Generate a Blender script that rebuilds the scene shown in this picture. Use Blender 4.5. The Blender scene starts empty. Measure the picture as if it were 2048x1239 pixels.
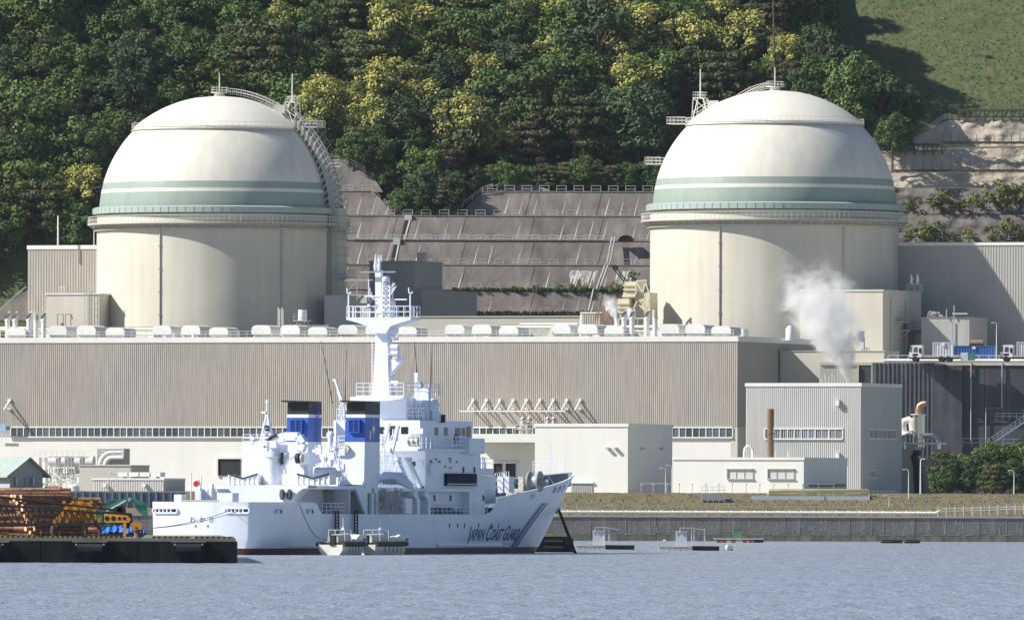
import bpy, bmesh, math, random
from mathutils import Vector, Matrix, noise as mnoise
R = math.radians
random.seed(11)
sc = bpy.context.scene
col = sc.collection
# ------------------------------------------------------------------ camera, sky, sun, exposure
FPX, CX, YH, CZ, ROLL = 24000.0, 1024.0, 1022.0, 4.2, 0.003   # long telephoto lens seen from across the bay
cd = bpy.data.cameras.new('camera'); cam = bpy.data.objects.new('camera', cd); col.objects.link(cam)
cd.sensor_fit = 'HORIZONTAL'; cd.sensor_width = 36; cd.lens = 36 * FPX / 2048
cd.shift_y = (YH - 619.5) / 2048; cd.clip_start = 5; cd.clip_end = 8000
cam.matrix_world = Matrix.Translation((0, 0, CZ)) @ Matrix.Rotation(R(90), 4, 'X') @ Matrix.Rotation(ROLL, 4, 'Z')
sc.camera = cam
SUN_EL = R(39.5); SUN_H = Vector((-0.983, -0.185)).normalized()
sdir = Vector((SUN_H.x * math.cos(SUN_EL), SUN_H.y * math.cos(SUN_EL), math.sin(SUN_EL)))
w = bpy.data.worlds.new('World'); sc.world = w; w.use_nodes = True
nt = w.node_tree; bg = nt.nodes['Background']
sky = nt.nodes.new('ShaderNodeTexSky'); sky.sky_type = 'NISHITA'; sky.sun_disc = False; sky.ozone_density = 3.5; sky.dust_density = .4
sky.sun_elevation = SUN_EL; sky.sun_rotation = math.atan2(SUN_H.x, SUN_H.y)
nt.links.new(sky.outputs[0], bg.inputs[0]); bg.inputs[1].default_value = 0.07
sl = bpy.data.lights.new('sun', 'SUN'); sl.energy = 5.0; sl.angle = R(0.53); sl.color = (1.0, 0.95, 0.87)
so = bpy.data.objects.new('sun', sl); col.objects.link(so)
so.rotation_euler = sdir.to_track_quat('Z', 'Y').to_euler(); so.location = (-300, 1200, 400)
sc.view_settings.view_transform = 'Standard'; sc.view_settings.look = 'None'
sc.view_settings.exposure = 0.43; sc.view_settings.gamma = 1.0; sc.view_settings.use_curve_mapping = False
sc.cycles.volume_step_rate = 1.0; sc.cycles.volume_bounces = 6; sc.cycles.transparent_max_bounces = 16
# ------------------------------------------------------------------ helpers
def W(px, py, D):
    dx, dy = px - CX, py - YH
    return Vector(((dx + ROLL * dy) * D / FPX, D, CZ - (dy - ROLL * dx) * D / FPX))
def pix(p):
    x = p[0] * FPX / p[1]; y = (CZ - p[2]) * FPX / p[1]
    return CX + x - ROLL * y, YH + y + ROLL * x

def mat(name, c, rough=.6, metal=0, var=.12, scale=.25, streak=0, sscale=1.2, bump=0, bscale=4, rnd=0, spec=.4, dirt=None, detail=5):
    m = bpy.data.materials.new(name); m.use_nodes = True; t = m.node_tree; N = t.nodes; L = t.links
    b = N['Principled BSDF']; b.inputs['Roughness'].default_value = rough; b.inputs['Metallic'].default_value = metal
    b.inputs['Specular IOR Level'].default_value = spec
    tc = N.new('ShaderNodeTexCoord')
    cur = None
    rgb = N.new('ShaderNodeRGB'); rgb.outputs[0].default_value = (*c, 1); cur = rgb.outputs[0]
    def mul(cur, fac_out, lo, hi):
        mr = N.new('ShaderNodeMapRange'); mr.inputs['From Min'].default_value = .3; mr.inputs['From Max'].default_value = .7
        mr.inputs['To Min'].default_value = lo; mr.inputs['To Max'].default_value = hi
        L.new(fac_out, mr.inputs[0])
        mx = N.new('ShaderNodeVectorMath'); mx.operation = 'SCALE'
        L.new(cur, mx.inputs[0]); L.new(mr.outputs[0], mx.inputs['Scale']); return mx.outputs[0]
    if var:
        n = N.new('ShaderNodeTexNoise'); n.inputs['Scale'].default_value = scale; n.inputs['Detail'].default_value = detail
        n.inputs['Roughness'].default_value = .62
        L.new(tc.outputs['Object'], n.inputs['Vector']); cur = mul(cur, n.outputs[0], 1 - var, 1 + var)
    if streak:
        mp = N.new('ShaderNodeMapping'); mp.inputs['Scale'].default_value = (sscale, sscale, sscale * .06)
        n = N.new('ShaderNodeTexNoise'); n.inputs['Scale'].default_value = 1; n.inputs['Detail'].default_value = 6
        L.new(tc.outputs['Object'], mp.inputs[0]); L.new(mp.outputs[0], n.inputs['Vector'])
        if dirt:
            mr = N.new('ShaderNodeMapRange'); mr.inputs['From Min'].default_value = .52; mr.inputs['From Max'].default_value = .75
            mr.inputs['To Max'].default_value = streak
            L.new(n.outputs[0], mr.inputs[0]); mx = N.new('ShaderNodeMix'); mx.data_type = 'RGBA'
            L.new(mr.outputs[0], mx.inputs[0]); L.new(cur, mx.inputs[6]); mx.inputs[7].default_value = (*dirt, 1); cur = mx.outputs[2]
        else:
            cur = mul(cur, n.outputs[0], 1 - streak, 1 + streak)
    if rnd:
        oi = N.new('ShaderNodeObjectInfo'); mr = N.new('ShaderNodeMapRange')
        mr.inputs['To Min'].default_value = 1 - rnd; mr.inputs['To Max'].default_value = 1 + rnd
        L.new(oi.outputs['Random'], mr.inputs[0]); mx = N.new('ShaderNodeVectorMath'); mx.operation = 'SCALE'
        L.new(cur, mx.inputs[0]); L.new(mr.outputs[0], mx.inputs['Scale']); cur = mx.outputs[0]
    L.new(cur, b.inputs['Base Color'])
    if bump:
        n = N.new('ShaderNodeTexNoise'); n.inputs['Scale'].default_value = bscale; n.inputs['Detail'].default_value = 6
        L.new(tc.outputs['Object'], n.inputs['Vector'])
        bp = N.new('ShaderNodeBump'); bp.inputs['Strength'].default_value = bump; bp.inputs['Distance'].default_value = .3
        L.new(n.outputs[0], bp.inputs['Height']); L.new(bp.outputs[0], b.inputs['Normal'])
    return m

class MB:
    def __init__(s): s.v = []; s.f = []
    def add(s, vs, fs):
        o = len(s.v); s.v += [tuple(p) for p in vs]; s.f += [tuple(i + o for i in f) for f in fs]; return s
    def box(s, x0, x1, y0, y1, z0, z1):
        return s.add([(x0,y0,z0),(x1,y0,z0),(x1,y1,z0),(x0,y1,z0),(x0,y0,z1),(x1,y0,z1),(x1,y1,z1),(x0,y1,z1)],
                     [(3,2,1,0),(4,5,6,7),(0,1,5,4),(1,2,6,5),(2,3,7,6),(3,0,4,7)])
    def cbox(s, c, sx, sy, sz): # centre of base
        return s.box(c[0]-sx/2, c[0]+sx/2, c[1]-sy/2, c[1]+sy/2, c[2], c[2]+sz)
    def quad(s, *p): return s.add(p, [tuple(range(len(p)))])
    def bar(s, p, q, w_, h_=None):
        p, q = Vector(p), Vector(q); d = q - p
        if d.length < 1e-6: return s
        d.normalize(); up = Vector((0,0,1)) if abs(d.z) < .95 else Vector((0,1,0))
        a = d.cross(up).normalized() * (w_/2); b = d.cross(a).normalized() * ((h_ or w_)/2)
        return s.add([p-a-b,p+a-b,p+a+b,p-a+b,q-a-b,q+a-b,q+a+b,q-a+b],[(0,1,2,3),(7,6,5,4),(0,4,5,1),(1,5,6,2),(2,6,7,3),(3,7,4,0)])
    def path(s, pts, w_, h_=None, close=False):
        pts = list(pts)
        for i in range(len(pts) - (0 if close else 1)): s.bar(pts[i], pts[(i+1) % len(pts)], w_, h_)
        return s
    def tube(s, pts, r, n=8, caps=True):
        pts = [Vector(p) for p in pts]; rs = r if isinstance(r, (list, tuple)) else [r]*len(pts)
        rings = []; up = None
        for i, p in enumerate(pts):
            d = (pts[min(i+1, len(pts)-1)] - pts[max(i-1, 0)]).normalized()
            if up is None: up = Vector((0,0,1)) if abs(d.z) < .9 else Vector((1,0,0))
            a = d.cross(up); a = a.normalized() if a.length > 1e-5 else Vector((1,0,0)); b = a.cross(d); up = b
            rings.append([p + (a*math.cos(2*math.pi*k/n) + b*math.sin(2*math.pi*k/n))*rs[i] for k in range(n)])
        vs = [q for g in rings for q in g]
        fs = [(i*n+k, i*n+(k+1)%n, (i+1)*n+(k+1)%n, (i+1)*n+k) for i in range(len(pts)-1) for k in range(n)]
        if caps: fs += [tuple(range(n))[::-1], tuple((len(pts)-1)*n+k for k in range(n))]
        return s.add(vs, fs)
    def cyl(s, c, r, h, n=16, r2=None):
        return s.lathe([(0,0),(r,0),((r if r2 is None else r2),h),(0,h)], n, c)
    def lathe(s, prof, n=32, c=(0,0,0), a0=0, a1=None):
        full = a1 is None; a1 = 2*math.pi if full else a1; m = n if full else n+1
        vs = []; fs = []; k = len(prof)
        for i in range(m):
            a = a0 + (a1-a0)*i/n
            vs += [(c[0]+r*math.cos(a), c[1]+r*math.sin(a), c[2]+z) for r, z in prof]
        for i in range(n):
            j = (i+1) % m
            for q in range(k-1):
                if prof[q][0] < 1e-6 and prof[q+1][0] < 1e-6: continue
                if prof[q][0] < 1e-6: fs.append((i*k+q, j*k+q+1, i*k+q+1))
                elif prof[q+1][0] < 1e-6: fs.append((i*k+q, j*k+q, i*k+q+1))
                else: fs.append((i*k+q, j*k+q, j*k+q+1, i*k+q+1))
        return s.add(vs, fs)
    def prism(s, poly, a, b, axis='y'):
        n = len(poly)
        g = {'y': lambda p, t: (p[0], t, p[1]), 'x': lambda p, t: (t, p[0], p[1]), 'z': lambda p, t: (p[0], p[1], t)}[axis]
        return s.add([g(p, a) for p in poly] + [g(p, b) for p in poly],
                     [tuple(range(n)), tuple(range(2*n-1, n-1, -1))] + [(i, i+n, (i+1)%n+n, (i+1)%n) for i in range(n)])
    def ribs(s, x0, x1, y, z0, z1, pitch=.5, d=.09, fy=-1):
        n = max(1, int(round((x1-x0)/pitch))); p = (x1-x0)/n; pts = []
        for i in range(n):
            a = x0+i*p; pts += [(a, 0), (a+p*.5, 0), (a+p*.6, d), (a+p*.9, d)]
        pts.append((x1, 0)); k = len(pts)
        return s.add([(a, y+fy*b, z0) for a, b in pts]+[(a, y+fy*b, z1) for a, b in pts], [(i, i+1, k+i+1, k+i) for i in range(k-1)])
    def ribx(s, x, y0, y1, z0, z1, pitch=.5, d=.09):
        o = len(s.v); s.ribs(y0, y1, 0, z0, z1, pitch, d, 1)
        for i in range(o, len(s.v)): a, b, c = s.v[i]; s.v[i] = (x+b, a, c)
        return s
    def mesh(s, name, m, smooth=False):
        me = bpy.data.meshes.new(name); me.from_pydata(s.v, [], s.f); me.validate()
        for q in (m if isinstance(m, (list, tuple)) else [m]): me.materials.append(q)
        if smooth:
            me.shade_smooth(); me.set_sharp_from_angle(angle=R(38))
        return me
    def build(s, name, m, parent=None, smooth=False, loc=None):
        return link(name, s.mesh(name, m, smooth), parent, loc)

def link(name, me, parent=None, loc=None, rot=None, scale=None):
    o = bpy.data.objects.new(name, me); col.objects.link(o)
    p = parent.o if isinstance(parent, Thing) else parent
    if p: o.parent = p
    if loc is not None: o.location = loc
    if rot is not None: o.rotation_euler = rot
    if scale is not None: o.scale = scale if isinstance(scale, (tuple, list)) else (scale,)*3
    return o
def tag(o, label=None, cat=None, group=None, kind=None):
    o = o.o if isinstance(o, Thing) else o
    if label: o['label'] = label
    if cat: o['category'] = cat
    if group: o['group'] = group
    if kind: o['kind'] = kind
    return o
class Thing:
    """Empty at a thing's base; local u = right, v = away from the bay, w = up."""
    def __init__(s, name, label, cat, loc, yaw=0, group=None, kind=None):
        s.o = bpy.data.objects.new(name, None); col.objects.link(s.o); s.o.empty_display_size = .5
        s.O = Vector(loc); s.c = math.cos(yaw); s.s = math.sin(yaw)
        s.o.location = s.O; s.o.rotation_euler = (0, 0, -yaw); tag(s.o, label, cat, group, kind)
    def uw(s, px, py, v=0):
        k = ((px-CX) + ROLL*(py-YH))/FPX
        u = (k*(s.O.y + v*s.c) - s.O.x - v*s.s)/(s.c + k*s.s)
        D = s.O.y - u*s.s + v*s.c
        return u, CZ - ((py-YH) - ROLL*(px-CX))/FPX*D - s.O.z
    def u(s, px, v=0, py=800): return s.uw(px, py, v)[0]
    def w(s, py, px, v=0): return s.uw(px, py, v)[1]
    def v(s, px, u, py=800):
        k = ((px-CX) + ROLL*(py-YH))/FPX
        return (k*(s.O.y - u*s.s) - s.O.x - u*s.c)/(s.s - k*s.c)
    def vw(s, px, py, u):
        v = s.v(px, u, py); D = s.O.y - u*s.s + v*s.c
        return v, CZ - ((py-YH) - ROLL*(px-CX))/FPX*D - s.O.z
    def world(s, u, v, w_=0): return Vector((s.O.x+u*s.c+v*s.s, s.O.y-u*s.s+v*s.c, s.O.z+w_))
def at(name, label, cat, px, D, z, yaw=0, group=None, py=None):
    p = W(px, 800 if py is None else py, D)
    return Thing(name, label, cat, (p.x, D, p.z if z is None else z), yaw, group)
def copies(parent, name, me, locs, rot=None):
    return [link(name, me, parent, l, rot) for l in locs]
ORD = 'first second third fourth fifth sixth seventh eighth ninth tenth eleventh twelfth thirteenth fourteenth fifteenth sixteenth seventeenth eighteenth nineteenth twentieth twenty-first twenty-second twenty-third twenty-fourth twenty-fifth twenty-sixth twenty-seventh twenty-eighth twenty-ninth thirtieth'.split()
def dup(src, loc, rotz=None, label=None):
    r = src.copy(); col.objects.link(r); r.location = loc
    if rotz is not None: r.rotation_euler = (0, 0, rotz)
    if label: r['label'] = label
    for ch in src.children:
        c = ch.copy(); col.objects.link(c); c.parent = r
        for g in ch.children:
            d = g.copy(); col.objects.link(d); d.parent = c
    return r
def rail(mb, pts, h=1.1, post=1.5, t=.05, mid=1, ptop=None):
    """guard rail along a polyline: posts, top rail, mid rails"""
    pts = [Vector(p) for p in pts]; up = Vector((0,0,1))
    for i in range(len(pts)-1):
        a, b = pts[i], pts[i+1]; n = max(1, int(round((b-a).length/post)))
        for k in range(n + (1 if i == len(pts)-2 else 0)):
            p = a.lerp(b, k/n); mb.bar(p, p+up*h, t)
        for q in range(mid+1):
            z = up*(h*(q+1)/(mid+1)); mb.bar(a+z, b+z, t)
    return mb
def ladder(mb, p, h, wd=.5, t=.05, ax=(1,0,0), step=.35):
    p = Vector(p); a = Vector(ax)*wd/2; up = Vector((0,0,1))
    mb.bar(p-a, p-a+up*h, t); mb.bar(p+a, p+a+up*h, t)
    for k in range(1, int(h/step)): mb.bar(p-a+up*k*step, p+a+up*k*step, t*.7)
    return mb
# ------------------------------------------------------------------ materials
M = {}
M['dome'] = mat('dome_paint', (.69,.66,.575), .6, var=.05, scale=.1, streak=.07, sscale=.7)
M['cap'] = mat('cap_paint', (.74,.71,.62), .55, var=.04)
M['green'] = mat('green_band_paint', (.29,.36,.31), .5, var=.05, scale=.3, streak=.06)
M['skirt'] = mat('skirt_paint', (.37,.44,.41), .5, var=.05)
M['concrete'] = mat('painted_concrete', (.59,.555,.47), .75, var=.06, scale=.12, streak=.06, sscale=.6)
M['ring'] = mat('ring_paint', (.50,.48,.42), .6, var=.06)
M['steel'] = mat('galvanised_steel', (.48,.48,.45), .45, .2, var=.1)
M['white'] = mat('white_paint', (.78,.78,.76), .45, var=.04)
M['clad'] = mat('beige_cladding', (.435,.40,.35), .5, var=.05, scale=.15, streak=.13, sscale=3.0)
M['clad2'] = mat('grey_cladding', (.56,.55,.53), .5, var=.04, scale=.2, streak=.05)
M['trim'] = mat('pale_trim', (.76,.75,.70), .5, var=.05)
M['wwall'] = mat('white_wall', (.76,.75,.70), .7, var=.03, scale=.1, streak=.04, sscale=.4)
M['greyb'] = mat('grey_block', (.36,.36,.35), .7, var=.05, scale=.1, streak=.05)
M['darkw'] = mat('dark_stained_wall', (.06,.068,.08), .75, var=.35, scale=.15, streak=.4, sscale=.6, dirt=(.17,.175,.18))
M['glass'] = mat('window_glass', (.075,.10,.13), .08, var=.3, scale=.6, rnd=.5, spec=.6)
M['frame'] = mat('window_frame', (.76,.75,.70), .5, var=.03)
M['slope'] = mat('slope_concrete', (.19,.165,.15), .9, var=.22, scale=.16, streak=.25, sscale=.5, bump=.25, bscale=1.5)
M['shot'] = mat('shotcrete', (.48,.41,.33), .95, var=.22, scale=.25, streak=.12, sscale=.4, bump=.9, bscale=.9)
M['brown'] = mat('brown_steel', (.12,.085,.07), .6, var=.15)
M['efflor'] = mat('white_efflorescence', (.62,.60,.56), .9, var=.15, scale=2)
M['rail'] = mat('rail_white', (.70,.68,.62), .5, var=.05)
M['blueg'] = mat('blue_grey_steel', (.30,.35,.42), .5, var=.1)
M['black'] = mat('black', (.02,.02,.022), .6, var=.2)
M['rust'] = mat('rusty', (.30,.17,.12), .8, var=.25, scale=2)
M['ground'] = mat('yard', (.26,.25,.22), .9, var=.2, scale=.05)
M['soil'] = mat('hill_soil', (.045,.05,.03), .95, var=.4, scale=.3)
M['trunk'] = mat('bark', (.11,.085,.06), .9, var=.3, scale=2)
# ------------------------------------------------------------------ setting: sea, ground, hill
def sea_mat():
    m = bpy.data.materials.new('sea_water'); m.use_nodes = True; t = m.node_tree; N = t.nodes; L = t.links
    b = N['Principled BSDF']; b.inputs['Base Color'].default_value = (.285,.32,.39,1); b.inputs['Roughness'].default_value = .36  # pale base colour includes painted-in sky glint, lighter than the water itself
    b.inputs['IOR'].default_value = 1.45
    tc = N.new('ShaderNodeTexCoord'); hs = []
    for sx, sy, det, wt in ((1.3,.30,5,.7),(.30,.05,3,.8),(4.0,.9,3,.35)):
        mp = N.new('ShaderNodeMapping'); mp.inputs['Scale'].default_value = (sx, sy, 1)
        n = N.new('ShaderNodeTexNoise'); n.inputs['Scale'].default_value = 1; n.inputs['Detail'].default_value = det
        L.new(tc.outputs['Object'], mp.inputs[0]); L.new(mp.outputs[0], n.inputs['Vector'])
        k = N.new('ShaderNodeMath'); k.operation = 'MULTIPLY'; k.inputs[1].default_value = wt; L.new(n.outputs[0], k.inputs[0]); hs.append(k.outputs[0])
    a = N.new('ShaderNodeMath'); L.new(hs[0], a.inputs[0]); L.new(hs[1], a.inputs[1])
    a2 = N.new('ShaderNodeMath'); L.new(a.outputs[0], a2.inputs[0]); L.new(hs[2], a2.inputs[1])
    mp = N.new('ShaderNodeMapping'); mp.inputs['Scale'].default_value = (.012, .02, 1)   # wind patches: rougher and calmer water
    n = N.new('ShaderNodeTexNoise'); n.inputs['Scale'].default_value = 1; n.inputs['Detail'].default_value = 4
    L.new(tc.outputs['Object'], mp.inputs[0]); L.new(mp.outputs[0], n.inputs['Vector'])
    mr = N.new('ShaderNodeMapRange'); mr.inputs['From Min'].default_value = .35; mr.inputs['From Max'].default_value = .65
    mr.inputs['To Min'].default_value = .3; mr.inputs['To Max'].default_value = 1.0; L.new(n.outputs[0], mr.inputs[0])
    mp2 = N.new('ShaderNodeMapping'); mp2.inputs['Scale'].default_value = (.75, .055, 1)   # ruffled and smooth cat's-paws
    n2 = N.new('ShaderNodeTexNoise'); n2.inputs['Scale'].default_value = 1; n2.inputs['Detail'].default_value = 6; n2.inputs['Roughness'].default_value = .65
    L.new(tc.outputs['Object'], mp2.inputs[0]); L.new(mp2.outputs[0], n2.inputs['Vector'])
    mr2 = N.new('ShaderNodeMapRange'); mr2.inputs['From Min'].default_value = .33; mr2.inputs['From Max'].default_value = .67; mr2.inputs['To Min'].default_value = .16; mr2.inputs['To Max'].default_value = .52
    L.new(n2.outputs[0], mr2.inputs[0]); L.new(mr2.outputs[0], b.inputs['Roughness'])
    bp = N.new('ShaderNodeBump'); bp.inputs['Distance'].default_value = .8; L.new(mr.outputs[0], bp.inputs['Strength'])
    L.new(a2.outputs[0], bp.inputs['Height']); L.new(bp.outputs[0], b.inputs['Normal'])
    return m
MB().quad((-2500,-400,0),(2500,-400,0),(2500,1760,0),(-2500,1760,0)).build('sea', sea_mat()); tag(bpy.data.objects['sea'], kind='structure')
GZ = 7.0
MB().quad((-2500,1795,GZ),(2500,1795,GZ),(2500,2200,GZ),(-2500,2200,GZ)).build('plant_yard', M['ground']); tag(bpy.data.objects['plant_yard'], kind='structure')

# hill surface: height as a function of world X and depth D
def recess(X, D):
    px = CX + X*FPX/D
    c = 1570+22*mnoise.noise((D*.05,2.2,0))-(D-2200)*.5; t = min(1, max(0, (px-c)/95)); t = t*t*(3-2*t); return 22*t
def hillz(X, D):
    px = CX + X*FPX/D
    d0 = 2150
    if D <= d0: return GZ + 31.5*max(0, min(1, (D-2136)/14))
    d = D - d0
    z = 38.1 + (d*.97 if d < 25 else 24.25 + (d-25)*.70)
    rc = recess(X, D)
    if rc and d > 22: z -= min(rc*.70, (d-22)*.70)
    if d > 25: z += 3.0*mnoise.noise((X*.02, D*.02, 3.1))*min(1, (d-25)/10) + 1.0*mnoise.noise((X*.07, D*.07, 8))
    return z
def grid(name, x0, x1, nx, d0, d1, nd, m, zoff=0, fz=None):
    vs = []; fs = []
    for i in range(nx+1):
        for j in range(nd+1):
            X = x0+(x1-x0)*i/nx; D = d0+(d1-d0)*j/nd; vs.append((X, D, (fz or hillz)(X, D)+zoff))
    for i in range(nx):
        for j in range(nd):
            a = i*(nd+1)+j; fs.append((a, a+nd+1, a+nd+2, a+1))
    mb = MB(); mb.v = vs; mb.f = fs
    return mb.build(name, m, smooth=True)
def soil_mat():
    m = mat('hill_cover', (.05,.06,.03), .95, var=.4, scale=.4, bump=.8, bscale=1.2)
    t = m.node_tree; N = t.nodes; L = t.links; b = N['Principled BSDF']
    tc = N.new('ShaderNodeTexCoord'); n = N.new('ShaderNodeTexNoise'); n.inputs['Scale'].default_value = .55; n.inputs['Detail'].default_value = 9; n.inputs['Roughness'].default_value = .72
    L.new(tc.outputs['Object'], n.inputs['Vector']); cr = N.new('ShaderNodeValToRGB'); L.new(n.outputs[0], cr.inputs[0])
    e = cr.color_ramp.elements; e[0].position = .3; e[0].color = (.05,.07,.025,1); e[1].position = .72; e[1].color = (.15,.14,.075,1)
    q = cr.color_ramp.elements.new(.5); q.color = (.085,.11,.038,1)
    L.new(cr.outputs[0], b.inputs['Base Color']); return m
M['hill'] = soil_mat()
tag(grid('hillside', -330, 330, 220, 2136, 2420, 120, M['hill']), kind='structure')

# ------------------------------------------------------------------ concrete terraces on the hillside
BERM = [628, 579, 530, 481, 432, 383]         # pixel rows of the berm edges, seen at px 1100
TL = []                                        # (depth at foot, z foot, z top)
for k in range(6):
    D = 2146 + k*4.3; z0 = W(1100, BERM[k]+49, D).z; z1 = W(1100, BERM[k], D).z; TL.append((D, z0, z1))
def px2x(px, D): return (px-CX)*D/FPX
def terrace(k, pa, pb, cut_l=0, cut_r=0, label=''):
    """one concrete-faced step: a thing made of panels, each panel its own part"""
    D, z0, z1 = TL[k]; xa, xb = px2x(pa, D), px2x(pb, D); h = z1-z0; run = 2.6
    T = Thing('retaining_slope', label, 'slope', (xa, D, z0))
    n = max(1, int(round((xb-xa)/12.0))); wd = (xb-xa)/n; sk = 1.35  # joints lean with the batter
    for i in range(n):
        a, b = i*wd+.05, (i+1)*wd-.05
        la = cut_l if i == 0 else 0; rb = cut_r if i == n-1 else 0
        p = MB(); th = .5
        f = [(a-.3*0,-.45,-.75),(b,-.45,-.75),(b+(sk if i<n-1 else 0)-rb,run,h),(a+(sk if i>0 else 0)+la,run,h)]
        p.add(f + [(x,y+4.4,z-.3) for x,y,z in f], [(0,1,2,3),(1,5,6,2),(2,6,7,3),(3,7,4,0)])
        p.build('panel', M['slope'], T)
    ed = MB(); ed.box(cut_l+.2, xb-xa-cut_r-.2, run-.16, run+.25, h+.004, h+.16); ed.build('berm_edge', M['efflor2'], T)
    # weep-hole streaks with a shape of their own
    st = MB(); x = 1.2
    while x < xb-xa-2:
        if random.random() < .75:
            l = random.uniform(.3, .75); t0 = random.uniform(.2, .3); wdt = random.uniform(.05, .13)
            def q(x_, t): return (x_+sk*t*.9, run*t-.02, h*t+.012)
            tt = t0+l
            if tt < .9:
                st.quad(q(x-wdt, max(.03,t0-.2)), q(x+wdt, max(.03,t0-.2)), q(x+wdt*.3, tt), q(x-wdt*.3, tt))
        x += random.choice((2.6, 2.6, 2.65))
    if st.v: st.build('lime_streak', M['efflor'], T)
    return T
M['efflor2'] = mat('berm_edge_concrete', (.42,.39,.35), .9, var=.2, scale=1)
TN = ['lowest', 'second', 'third', 'fourth', 'fifth', 'sixth']
for k in range(6):
    if k < 4: terrace(k, 640, 1330, label='brown concrete slope face, %s step from below, between the two domes' % TN[k])
terrace(4, 640, 1330, label='brown concrete slope face just under the notch of trees between the domes')
terrace(5, 640, 800, 0, 5.0, label='brown concrete slope face rising beside the left dome stair')
terrace(5, 905, 1330, 5.0, 0, label='uppermost brown concrete slope face left of the right dome')
# little raised crown of the uppermost face and the piece climbing beside the left dome
D = TL[5][0]+5
def slab(name, poly, D, run, label, m, cat='slope', th=3):
    """slanted slab from pixel outline; lower edge at depth D, leaning back by run per metre of height"""
    pts = [W(x, y, D) for x, y in poly]; zmin = min(p.z for p in pts); o = Vector((pts[0].x, D, zmin))
    vs = [Vector((p.x-o.x, (p.z-zmin)*run, p.z-zmin)) for p in pts]; n = len(vs)
    mb = MB(); mb.add(vs + [v+Vector((0, th, -.2)) for v in vs], [tuple(range(n)), tuple(range(2*n-1, n-1, -1))] + [(i, i+n, (i+1)%n+n, (i+1)%n) for i in range(n)])
    ob = mb.build(name, m, loc=o); return tag(ob, label, cat)
slab('retaining_slope', [(965,384),(1110,384),(1085,374),(1050,368),(1015,370)], D, .6, 'small humped crown of concrete above the uppermost slope face', M['slope'])
slab('retaining_slope', [(640,384),(766,384),(742,345),(715,325),(690,318),(640,318)], D, .6, 'concrete slope piece climbing to the upper left beside the dome stair', M['slope'])
# ------------------------------------------------------------------ white guard frames along the berms
fm = MB(); FW, FH = 1.72, 1.02
for x in (-FW/2, FW/2): fm.bar((x,0,0),(x,0,FH),.09)
for z in (FH, FH*.42): fm.bar((-FW/2,0,z),(FW/2,0,z),.08)
frame_me = fm.mesh('guard_frame', M['rail'])
def frames(k, pxs, where):
    D, z0, z1 = TL[k]; n = 0
    for px in pxs:
        o = link('safety_barrier', frame_me, None, (px2x(px, D+2.7), D+2.75, z1+.12)); n += 1
        tag(o, '%s white barrier frame from the left on %s' % (ORD[n-1], where), 'railing', 'barrier frames on %s' % where)
rng = lambda a, b, s=36.3: [a+i*s for i in range(int((b-a)/s)+1)]
frames(4, rng(705,1300), 'the berm below the notch of trees'); frames(3, rng(706,1300), 'the berm carrying the long pipe')
frames(2, rng(706,1210)+[1252,1290], 'the third berm from below'); frames(1, rng(914,1180), 'the shrubby second berm'); frames(0, rng(905,1170), 'the lowest green berm')
frames(5, rng(695,735)+rng(983,1300,34.5), 'the topmost berm edge')
# long pipe on the fourth berm
D, z0, z1 = TL[3]; a = px2x(704, D+2.2); b = px2x(1208, D+2.2)
T = Thing('berm_pipe', 'long white double pipe with posts running along the fourth berm', 'pipe', (a, D+2.35, z1+.16))
p = MB(); p.bar((0,0,.75),(b-a,0,.75),.1); p.bar((0,0,.22),(b-a,0,.22),.12); p.build('pipe', M['rail'], T)
p = MB(); x = 0
while x < b-a: p.bar((x,0,0),(x,0,.8),.09); x += 1.15
p.build('post', M['rail'], T)
# drain chutes: dark channels with a white head
for (xt, yt, xb, yb, nm) in ((816,438,803,482,'upper'), (793,488,784,522,'lower')):
    k = 4 if nm == 'upper' else 3
    Dk, z0, z1 = TL[k]; pt = W(xt, yt, Dk+2.2); pb = W(xb, yb, Dk+.1)
    T = Thing('drain_chute', '%s steep dark drain chute with a white head on the slope' % nm, 'drain', (pb.x, Dk, z0))
    h = z1-z0; dx = pt.x-pb.x
    c = MB(); c.add([(-.35,-.06,.05),(.35,-.06,.05),(dx+.35,2.5,h-.1),(dx-.35,2.5,h-.1),(-.35,.3,.05),(.35,.3,.05),(dx+.35,2.9,h-.1),(dx-.35,2.9,h-.1)],
        [(0,1,2,3),(0,4,5,1),(1,5,6,2),(2,6,7,3),(3,7,4,0)]); c.build('channel', M['black'], T)
    c = MB(); c.add([(.36,-.14,.05),(.62,-.14,.05),(dx+.62,2.42,h-.1),(dx+.36,2.42,h-.1)],[(0,1,2,3)]); c.build('kerb', M['efflor'], T)
    MB().box(dx-.6, dx+.65, 2.0, 3.0, h-.75, h+.25).build('head', M['white'], T)
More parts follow.
